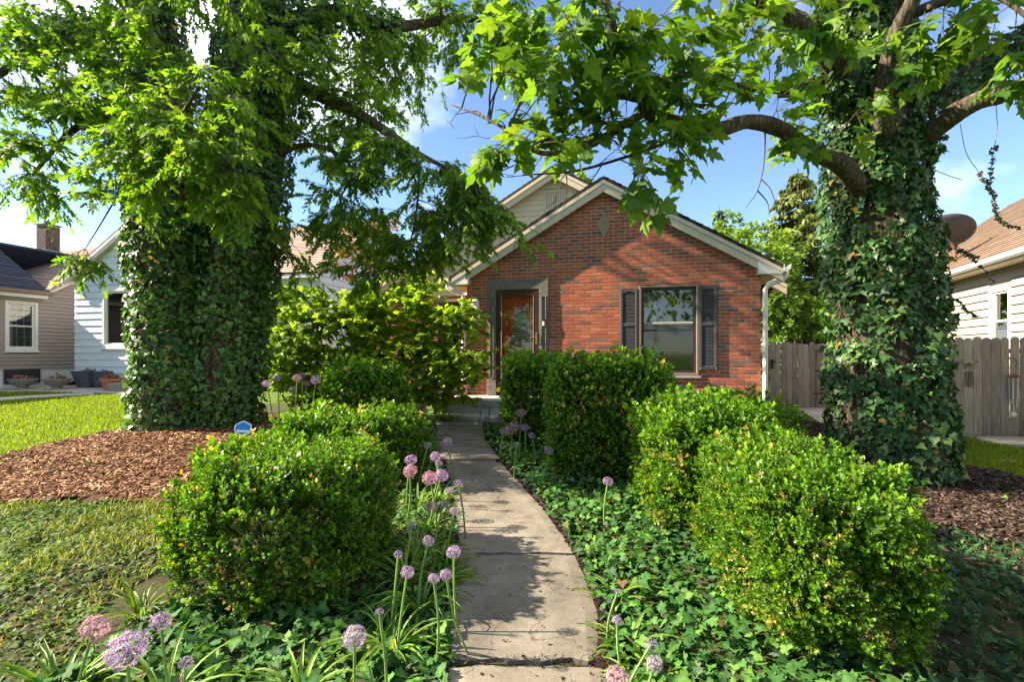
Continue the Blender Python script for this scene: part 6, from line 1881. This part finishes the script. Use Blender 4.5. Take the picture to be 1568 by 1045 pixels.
# mulch
def chips(name, label, poly, dens, L, mat, dz=.012, spread=.5):
    bed = patch(name, poly, MAT[mat + '_bed'], .035, .1)
    tag(bed, label, 'mulch', None, 'stuff')
    n = int(area(poly) * dens)
    q = sample_poly(poly, n) + .07 * rng.normal(size=(n, 2)) * (spread < .6)
    pos = np.stack([q[:, 0], q[:, 1], gz(q[:, 0], q[:, 1]) + .035 + dz * rng.random(n)], 1)
    a = rng.random(n) * 2 * math.pi
    d = np.stack([np.cos(a), np.sin(a), spread * rng.normal(size=n) * .6], 1)
    nr = np.array([0, 0, 1.0])[None] + spread * rng.normal(size=(n, 3))
    R = frames(d, nr)
    S = np.stack([L * .16 * rng.uniform(.5, 1.8, n), L * rng.uniform(.4, 1.4, n), L * .07 * rng.uniform(.6, 1.6, n)], 1)
    b = np.array([(-1, -1, -1), (1, -1, -1), (.8, 1, -1), (-.7, 1.1, -1), (-.9, -.9, 1), (1, -.8, 1), (.7, 1, 1), (-.8, .9, 1)], float) * .5
    f = np.array([(4, 5, 6), (4, 6, 7), (0, 1, 5), (0, 5, 4), (1, 2, 6), (1, 6, 5), (2, 3, 7), (2, 7, 6), (3, 0, 4), (3, 4, 7)])
    W = np.einsum('nij,nkj->nki', R, b[None] * S[:, None, :]) + pos[:, None, :]
    me = np_mesh('chips', W.reshape(-1, 3), (f[None] + (np.arange(n) * 8)[:, None, None]).reshape(-1, 3))
    o = link('wood_chips', me, bed, MAT[mat]); o['kind'] = 'stuff'
mul_l = [G(-300, 800), G(-60, 770), G(120, 766), G(240, 770), Vector((-2.6, 5.3, 0)), Vector((-2.9, 6.6, 0)), Vector((-3.3, 8.4, 0)), G(400, 640), G(250, 640), G(215, 656), G(90, 681), G(0, 702), G(-260, 760)]
chips('mulch', 'tan wood-chip mulch around the left double trunk', mul_l, 900, .075, 'mulch_tan')
mul_r = [G(1420, 815), G(1400, 740), G(1300, 740), G(1230, 660), G(1210, 640), G(1262, 655), G(1400, 690), G(1455, 716), G(1510, 723), G(1568, 739), G(1620, 753), G(1700, 860), G(1640, 850), G(1540, 836)]
chips('mulch', 'dark shredded mulch around the foot of the right trunk', mul_r, 900, .085, 'mulch_dark')
chip_edge = edge_pts(WR, YS, lambda y: -2) + list(reversed(edge_pts(WR, YS, lambda y: 16 * (y - 540) / 250)))
chips('leaf_litter', 'brown leaf litter and soil along the right edge of the walk', chip_edge, 1100, .045, 'mulch_dark', .02, .7)
chip_edge = edge_pts(WL, YS, lambda y: 2) + list(reversed(edge_pts(WL, YS, lambda y: -8 * (y - 540) / 250)))
chips('leaf_litter', 'brown leaf litter and soil along the left edge of the walk', chip_edge, 500, .035, 'mulch_dark', .015, .7)
gap = [G(684, 1036), G(926, 1036), G(922, 1017), G(688, 1017)]
chips('leaf_litter', 'dark soil and crumbs in the wide joint of the walk', gap, 1500, .025, 'mulch_dark', .015, .7)
# crumbs and fallen leaves lying on the slabs
n = 90
lp = []
while len(lp) < n:
    y = rng.uniform(650, 1090); a, b = wx(WL, y), wx(WR, y); t = rng.random(); t = t ** .6 if rng.random() < .7 else t
    p = G(a + (b - a) * t, y); lp.append((p.x, p.y, p.z + .05))
lp = np.array(lp); an = rng.random(n) * 6.28
scat = scatter_leaves('fallen_leaves', OVAL, np.stack([np.cos(an), np.sin(an), 0 * an], 1), np.array([0, 0, 1.0]) + .3 * rng.normal(size=(n, 3)), lp, rng.uniform(.008, .028, n), colmix(n, [(3, (.10, .055, .03)), (1, (.3, .25, .17)), (1, (.04, .025, .02))]), MAT['petal'])
scat.name = 'fallen_leaves'; tag(scat, 'scattered brown crumbs and fallen leaves on the walk', 'leaves', None, 'stuff')
# fallen leaves on the mulch
n = 260
q = np.concatenate([sample_poly(mul_l, 170), sample_poly(mul_r, 90)]); an = rng.random(n) * 6.28
ml = scatter_leaves('mulch_leaves', IVY_LO, np.stack([np.cos(an), np.sin(an), .2 * rng.normal(size=n)], 1), np.array([0, 0, 1.0]) + .4 * rng.normal(size=(n, 3)), np.stack([q[:, 0], q[:, 1], gz(q[:, 0], q[:, 1]) + .055], 1), rng.uniform(.03, .085, n), colmix(n, [(3, (.16, .09, .045)), (2, (.08, .05, .03)), (2, (.07, .13, .03)), (1, (.28, .2, .1))]), MAT['ground_leaf'])
tag(ml, 'fallen leaves and seedlings strewn over the mulch beds', 'leaves', None, 'stuff')
# dark edging strip beside the walk
for tab, s, lab in ((WR, 1, 'dark edging strip sunk along the right side of the walk'), (WL, -1, 'black edging strip sunk along the left side of the walk')):
    pts = [G(wx(tab, y) + s * 9 * (y - 540) / 300, y) + Vector((0, 0, .035)) for y in (1080, 1000, 930, 857, 800, 750)]
    m = MB(); m.tube(catmull(pts, 4), .018, 6); tag(m.build('walk_edging', MAT['black_plastic']), lab, 'edging')

# ------------------------------------------------------------------ alliums
def floret_head(seed, n=70, pal=((.46, .33, .52), (.56, .42, .60), (.38, .26, .46))):
    r = np.random.default_rng(seed)
    V, Ft, C = [], [], []
    i = np.arange(n) + .5
    ph = np.arccos(1 - 1.85 * i / n); th = math.pi * (1 + 5 ** .5) * i
    D = np.stack([np.cos(th) * np.sin(ph), np.sin(th) * np.sin(ph), np.cos(ph)], 1)
    D = unit(D + .08 * r.normal(size=D.shape))
    for d in D:
        rad = r.uniform(.78, 1.0)
        c = d * rad
        s1 = unit(np.cross(d, [.3, .2, .9])); s2 = np.cross(d, s1)
        k = len(V)
        V += [np.zeros(3) + s1 * .008, -s1 * .008, c]; Ft.append((k, k + 1, k + 2)); C += [np.array([.16, .2, .08])] * 2 + [np.array([.25, .15, .22])]
        col_ = np.array(pal[r.integers(0, len(pal))]) * r.uniform(.8, 1.25)
        a0 = r.uniform(0, 1)
        for q in range(6):
            a = a0 + q * math.pi / 3
            o = s1 * math.cos(a) + s2 * math.sin(a); w = np.cross(d, o)
            k = len(V)
            V += [c + w * .034, c - w * .034, c + o * .25 + d * .10]; Ft.append((k, k + 1, k + 2)); C += [col_ * .8, col_ * .8, col_ * 1.15]
    return np.array(V), np.array(Ft), np.clip(np.array(C), 0, 1)
HEADS = []
PINK = ((.62, .36, .42), (.72, .46, .50), (.50, .28, .38))
for s, pal, n in ((1, None, 95), (2, None, 115), (3, PINK, 110), (4, PINK, 90), (5, ((.30, .23, .42), (.42, .31, .52)), 55)):
    V, Ft, C = floret_head(s, n, pal) if pal else floret_head(s, n)
    me = np_mesh('flower_head', V, Ft, C); me.materials.append(MAT['petal']); HEADS.append(me)
ORD = ['first', 'second', 'third', 'fourth', 'fifth', 'sixth', 'seventh', 'eighth', 'ninth', 'tenth', 'eleventh', 'twelfth', 'thirteenth', 'fourteenth', 'fifteenth', 'sixteenth', 'seventeenth', 'eighteenth', 'nineteenth', 'twentieth', 'twenty-first', 'twenty-second', 'twenty-third', 'twenty-fourth', 'twenty-fifth', 'twenty-sixth', 'twenty-seventh', 'twenty-eighth', 'twenty-ninth', 'thirtieth']
def allium(px, py, rpx, kind, label, d=None, stem=.46, group=None):
    if d is None:
        d = 3.0
        for _ in range(40):
            x = (px - CX) / F * d
            d = .5 * d + .5 * F * (CH - stem - gzf(x, d)) / max(py - HY, 20)
    c = P(px, py, d); r = rpx * d / F
    bx = c.x + rng.uniform(-.09, .07); by = c.y + rng.uniform(-.05, .05)
    bx += rng.uniform(-.10, .06)
    b = Vector((bx, by, gzf(bx, by)))
    root = empty('allium', b, 0, label, 'flower', group)
    m = MB(); m.tube(catmull([b, b.lerp(c, .5) + Vector((rng.uniform(-.025, .025), 0, .0)), c], 4), .0048 + .0006 * d, 6, False); m.build('stem', MAT['green_stem'], root, world=True, smooth_=True)
    o = link('flower_head', HEADS[kind], root)
    o.location = c - b; k_ = r * rng.uniform(.82, 1.02); o.scale = (k_ * rng.uniform(.9, 1.1), k_, k_ * rng.uniform(.75, 1.0)); o.rotation_euler = (rng.uniform(-.4, .4), rng.uniform(-.4, .4), rng.uniform(0, 6))
LEFT = [(629, 705, 11, 0), (658, 733, 13, 2), (676, 729, 12, 1), (628, 722, 12, 2), (684, 679, 11, 0), (702, 741, 9, 4), (689, 752, 7, 0), (660, 777, 11, 2), (696, 783, 9, 0), (679, 772, 7, 4), (630, 805, 9, 4), (656, 829, 9, 0), (695, 846, 12, 1), (610, 850, 8, 4), (624, 877, 11, 0), (664, 887, 10, 0), (683, 881, 10, 0), (655, 683, 6, 0), (667, 700, 8, 1), (672, 710, 7, 4), (581, 938, 8, 4), (543, 977, 20, 0)]
FARL = [(640, 624, 7, 2), (651, 630, 7, 0), (660, 637, 6, 4), (646, 643, 6, 0)]
LEFT.sort(key=lambda q: -q[1])
for k, (px, py, r, kd) in enumerate(LEFT):
    allium(px, py, r, kd, ('pinkish' if kd in (2, 3) else 'purple') + ' allium left of the walk, ' + ORD[k] + ' counting back from the front', group='alliums along the left of the walk')
for k, (px, py, r, kd) in enumerate(FARL):
    allium(px, py, r, kd, ['pinkish', 'pale', 'bluish', 'lowest'][k] + ' small allium left of the walk just before the steps', d=7.6 - .1 * k, group='alliums along the left of the walk')
for (px, py, r, kd, lab) in ((145, 962, 23, 3, 'big faded pink allium in the bottom left corner, behind the largest one'), (195, 995, 30, 1, 'largest purple allium in the bottom left corner'), (246, 952, 16, 0, 'smaller purple allium beside the largest one, bottom left corner'), (285, 1016, 12, 4, 'half-opened greenish allium right of the largest one, bottom left')):
    allium(px, py, r, kd, lab, group='alliums in the bottom left corner')
BACK = [(409, 588, 7, 0), (424, 578, 8, 0), (449, 595, 6, 3), (455, 579, 7, 3), (463, 575, 6, 0), (469, 588, 6, 3), (484, 582, 9, 0)]
for k, (px, py, r, kd) in enumerate(BACK):
    allium(px, py, r, kd, 'pale round allium before the leafy shrub, ' + ORD[k] + ' from the left trunk', d=7.0 + .12 * (k % 3), group='tall alliums beside the left trunk')
RIGHT = [(738, 620, 8, 0, 7.8), (750, 622, 7, 2, 7.9), (770, 624, 8, 0, 7.9), (745, 640, 6, 4, 7.5), (764, 641, 9, 0, 7.4), (798, 633, 10, 3, 6.4), (784, 657, 12, 3, 6.2), (772, 661, 8, 3, 6.3), (804, 655, 7, 0, 6.1), (815, 668, 6, 0, 6.0), (791, 681, 5, 4, None), (840, 690, 9, 0, 5.3), (931, 738, 9, 0, None), (946, 907, 6, 4, None), (945, 951, 8, 0, None), (997, 988, 11, 4, None), (1002, 1018, 14, 0, None), (945, 1040, 22, 2, None)]
RIGHT.sort(key=lambda q: -q[1])
for k, (px, py, r, kd, d) in enumerate(RIGHT):
    allium(px, py, r, kd, ('pink' if kd in (2, 3) else 'purple') + ' allium right of the walk, ' + ORD[k] + ' counting back from the front', d=d, stem=.30 if py > 900 else .42, group='alliums along the right of the walk')

# strap-leaved clumps
STR = [(3, (.13, .24, .03)), (3, (.17, .29, .04)), (1, (.22, .30, .06)), (1, (.09, .18, .03))]
def clump(px, py, n, L, label, lean=(0, 0), group='strap-leaved clumps by the walk', w=.011):
    b = G(px, py)
    root = empty('strap_leaf_plant', b, 0, label, 'plant', group)
    Vs, Fs, Cs = [], [], []
    for k in range(n):
        a = rng.uniform(0, 6.28); l = L * rng.uniform(.6, 1.2)
        out = np.array([math.cos(a) + lean[0], math.sin(a) + lean[1], 0]); out = unit(out)
        sd = np.array([-out[1], out[0], 0]) * w * rng.uniform(.7, 1.3)
        bend = rng.uniform(.6, 1.6)
        p = np.array([.04 * math.cos(a), .04 * math.sin(a), 0.01]); el = rng.uniform(.7, 1.35); base = len(Vs)
        for i in range(7):
            t = i / 6; wd = (1 - t ** 2.2) * (.55 + .45 * min(1, t * 4))
            Vs += [p + sd * wd, p + np.array([0, 0, -.006]), p - sd * wd]
            e = el - bend * t * 1.5
            p = p + (out * math.cos(e) + np.array([0, 0, math.sin(e)])) * l / 6
        for i in range(6):
            q = base + 3 * i
            Fs += [(q, q + 1, q + 4), (q, q + 4, q + 3), (q + 1, q + 2, q + 5), (q + 1, q + 5, q + 4)]
        Cs += [colmix(1, STR, .15)[0]] * 21
    me = np_mesh('leaves', np.array(Vs), np.array(Fs), np.array(Cs)); me.shade_smooth()
    link('leaves', me, root, MAT['grass_leaf'])
SL = [(600, 1000, 20, .34), (645, 940, 26, .36), (672, 905, 20, .30), (625, 900, 22, .34), (676, 870, 18, .28), (640, 860, 20, .32), (660, 815, 18, .30), (640, 780, 16, .30), (676, 770, 14, .26), (655, 740, 14, .28), (650, 690, 14, .28)]
for k, (px, py, n, L) in enumerate(SL):
    clump(px, py, int(n * 1.6), L, 'bright strap-leaved clump left of the walk, ' + ORD[k] + ' counting back from the front', (.25, -.3))
for k, (px, py, n, L) in enumerate([(985, 1085, 26, .30), (960, 1010, 20, .28), (940, 925, 14, .24), (1000, 1045, 14, .26), (800, 715, 14, .30), (765, 690, 16, .30)]):
    clump(px, py, n, L, 'strap-leaved clump right of the walk, ' + ORD[k] + ' counting from the front edge', (-.3, -.3))
for px, py, n, L, lab in ((90, 1075, 50, .36, 'broad sheaf of strap leaves lying over in the bottom left corner'), (215, 945, 24, .26, 'sunlit strap-leaved clump between the big bottom-left alliums and the near bush'), (250, 1090, 24, .36, 'strap-leaved clump at the bottom edge below the largest allium'), (460, 1075, 26, .30, 'strap-leaved clump at the bottom edge below the near left bush')):
    clump(px, py, n, L, lab, (.2, -.2), 'strap-leaved clumps at the bottom edge', .010)
# low leaves beside the steps
clump(684, 648, 40, .35, 'low grassy clump at the left end of the lower step', (0, -.3), 'strap-leaved clumps by the walk', .02)

# ------------------------------------------------------------------ trees behind
def lump_tree(name, label, base, h, crown, n, size, pal, mat, trunk_r=.16, tpl=DIA, group=None, cat='tree'):
    root = empty(name, base, 0, label, cat, group)
    t = Tree(root)
    top = Vector((base[0], base[1], base[2] + h * .75))
    t.limb([Vector(base), Vector(base).lerp(top, .5) + Vector((.1, 0, 0)), top], [trunk_r, trunk_r * .7, trunk_r * .25], 'trunk', n=8)
    for (c, r) in crown:
        t.limb([Vector(base).lerp(top, .45), Vector(base).lerp(top, .6).lerp(Vector(c), .5), Vector(c)], [trunk_r * .5, trunk_r * .3, trunk_r * .12], 'limb', n=6)
    pos, dr, nr = [], [], []
    w = np.array([r[0] * r[1] * r[2] for c, r in crown]); w = (n * w / w.sum()).astype(int)
    for (c, r), k in zip(crown, w):
        q = in_ball(max(6, k // 22)); q = q * .95
        for e in q:
            cc = np.array(c) + np.array(r) * e
            m = 22
            p = cc[None] + in_ball(m) * np.array([[.22, .22, .12]]) * max(r) * .75
            pos.append(p); dr.append(unit(p - np.array(c)[None]) + .6 * rng.normal(size=(m, 3)) + np.array([0, 0, -.3])); nr.append(np.array([0, 0, 1.0])[None] + .7 * rng.normal(size=(m, 3)))
    pos = np.concatenate(pos)
    scatter_leaves('crown', tpl, np.concatenate(dr), np.concatenate(nr), pos, size * rng.uniform(.6, 1.3, len(pos)), colmix(len(pos), pal, .18), MAT[mat], root, 0, 'crown')
    return root
DEC = [(3, (.13, .22, .04)), (3, (.17, .27, .05)), (2, (.09, .17, .03))]
def wp(px, py, d): return tuple(P(px, py, d))
lump_tree('deciduous_tree', 'bright green broadleaf tree behind the gate, left of the spruce', (P(1175, 540, 22).x, 22, .3), 6, [(wp(1160, 395, 22), (2.0, 1.6, 1.4)), (wp(1130, 440, 22), (1.6, 1.5, 1.2)), (wp(1180, 460, 21.5), (1.8, 1.5, 1.6))], 6500, .24, DEC, 'shrub_leaf')
lump_tree('deciduous_tree', 'small bright tree top above the right roof slope', (P(1110, 540, 30).x, 30, .3), 9, [(wp(1112, 345, 30), (1.0, 1.0, 1.0)), (wp(1118, 372, 30), (1.3, 1.2, 1.0))], 1400, .24, DEC, 'shrub_leaf')
lump_tree('deciduous_tree', 'tree showing between the right trunk and the gate, low behind the fence', (P(1240, 540, 21).x, 21, .2), 4, [(wp(1240, 490, 21), (1.6, 1.2, 1.0)), (wp(1190, 500, 21), (1.0, 1.0, .9))], 2600, .2, DEC, 'shrub_leaf')
lump_tree('deciduous_tree', 'tree top just showing behind the brick gable', (P(885, 540, 30).x, 30, .3), 11, [(wp(885, 285, 30), (.9, .9, .7))], 600, .24, DEC, 'shrub_leaf')
REDP = [(3, (.15, .055, .035)), (2, (.20, .075, .045)), (2, (.10, .05, .035)), (1.5, (.12, .13, .04))]
lump_tree('red_leaf_tree', 'small red-leaved tree between the white house and the brick house', (P(555, 540, 11.8).x, 11.8, .4), 3.6, [(wp(560, 375, 11.8), (.85, .6, .6)), (wp(545, 405, 11.6), (.55, .5, .45)), (wp(600, 400, 12.0), (.5, .5, .5)), (wp(610, 355, 12.0), (.5, .4, .4))], 2400, .10, REDP, 'shrub_leaf', .05)
for k, (px, py, d, rx) in enumerate(((-40, 430, 40, 4), (60, 470, 42, 3))):
    pass

def spruce(label, base, h, w, n, pal, size, droop=.35):
    root = empty('spruce_tree', base, 0, label, 'tree', 'conifers behind the gate')
    m = MB(); b = Vector(base); m.tube([b, b + Vector((0, 0, h * .6)), b + Vector((0, 0, h))], [.22, .12, .02], 8); m.build('trunk', MAT['bark'], root, world=True)
    br = MB(); pos, dr, nr = [], [], []
    z = h * .06
    while z < h * .985:
        f = 1 - z / h
        L = w * (f ** .75) + .12
        for k in range(8):
            a = rng.uniform(0, 6.28); l = L * rng.uniform(.75, 1.12)
            o = Vector((math.cos(a), math.sin(a), 0)); s = b + Vector((0, 0, z))
            pts = [s, s + o * l * .5 + Vector((0, 0, -.10 * l * droop * 2)), s + o * l + Vector((0, 0, -.05 * l))]
            pth = catmull(pts, 4); br.tube(pth, lerp_list([.03, .02, .006], len(pth)), 4, False)
            q = max(4, int(n * l))
            for j in range(q):
                t = rng.uniform(.15, 1); i = min(int(t * (len(pth) - 1)), len(pth) - 2); p = pth[i].lerp(pth[i + 1], t * (len(pth) - 1) - i)
                sd = o.cross(Vector((0, 0, 1))) * rng.uniform(-1, 1)
                pos.append(np.array(p) + np.array(sd) * .10 * l * (1.2 - t)); dr.append(np.array(o * .35 + sd * .6 + Vector((0, 0, -rng.uniform(.3, 1.3))))); nr.append(np.array(o + Vector((0, 0, .6))) + .5 * rng.normal(size=3))
        z += h * .022 + .05
    br.build('branches', MAT['twig'], root, world=True)
    pos = np.array(pos)
    scatter_leaves('crown', [(DIA[0][0] * np.array([[.75, 1, 1]]), DIA[0][1], DIA[0][2])], np.array(dr), np.array(nr), pos, size * rng.uniform(.6, 1.4, len(pos)), colmix(len(pos), pal, .2), MAT['needle_leaf'], root, 0, 'crown')
SPP = [(3, (.11, .15, .03)), (3, (.15, .19, .035)), (2, (.20, .23, .05)), (1, (.07, .10, .025))]
spruce('tall spruce with drooping sprays behind the gate', (P(1222, 540, 24).x, 24, .1), 10.4, 4.0, 50, SPP, .27)
spruce('second spruce partly hidden by the ivy-covered right trunk', (P(1290, 540, 26).x, 26, .1), 9.0, 3.0, 34, SPP, .28)
spruce('thin dark conifer tip above the right roof slope', (P(1102, 540, 38).x, 38, .2), 12.6, 2.2, 10, [(1, (.035, .06, .03)), (1, (.05, .075, .035))], .4)

# across the street, seen only as reflections in the panes
far = []
for k, (x, y, r, zc) in enumerate(((-11, -17, 4.2, 5.4), (-4, -19, 4.6, 6.2), (3.5, -17.5, 3.6, 5.0), (10, -18, 4.4, 6.0), (17, -20, 4.8, 6.2), (-19, -20, 4.8, 6.0))):
    far.append(((x, y, zc), (r, r * .8, r * .75)))
pos, dr, nr, fb = [], [], [], MB()
for c, r in far:
    fb.tube([(c[0], c[1], 0), (c[0], c[1], c[2])], [.3, .15], 8)
    q = in_ball(420); p = np.array(c)[None] + q * np.array(r)[None]
    pos.append(p); nr.append(np.array([0, 0, 1.0])[None] + rng.normal(size=p.shape) * .7); dr.append(q + .5 * rng.normal(size=q.shape))
pos = np.concatenate(pos)
tl = scatter_leaves('treeline', DIA, np.concatenate(dr), np.concatenate(nr), pos, rng.uniform(.5, 1.0, len(pos)), colmix(len(pos), DEC, .2), MAT['shrub_leaf'], None, 0, 'treeline')
tag(tl, 'row of street trees across the road, mirrored in the window', 'trees', None, 'stuff')
fo = fb.build('trunks', MAT['bark'], tl)
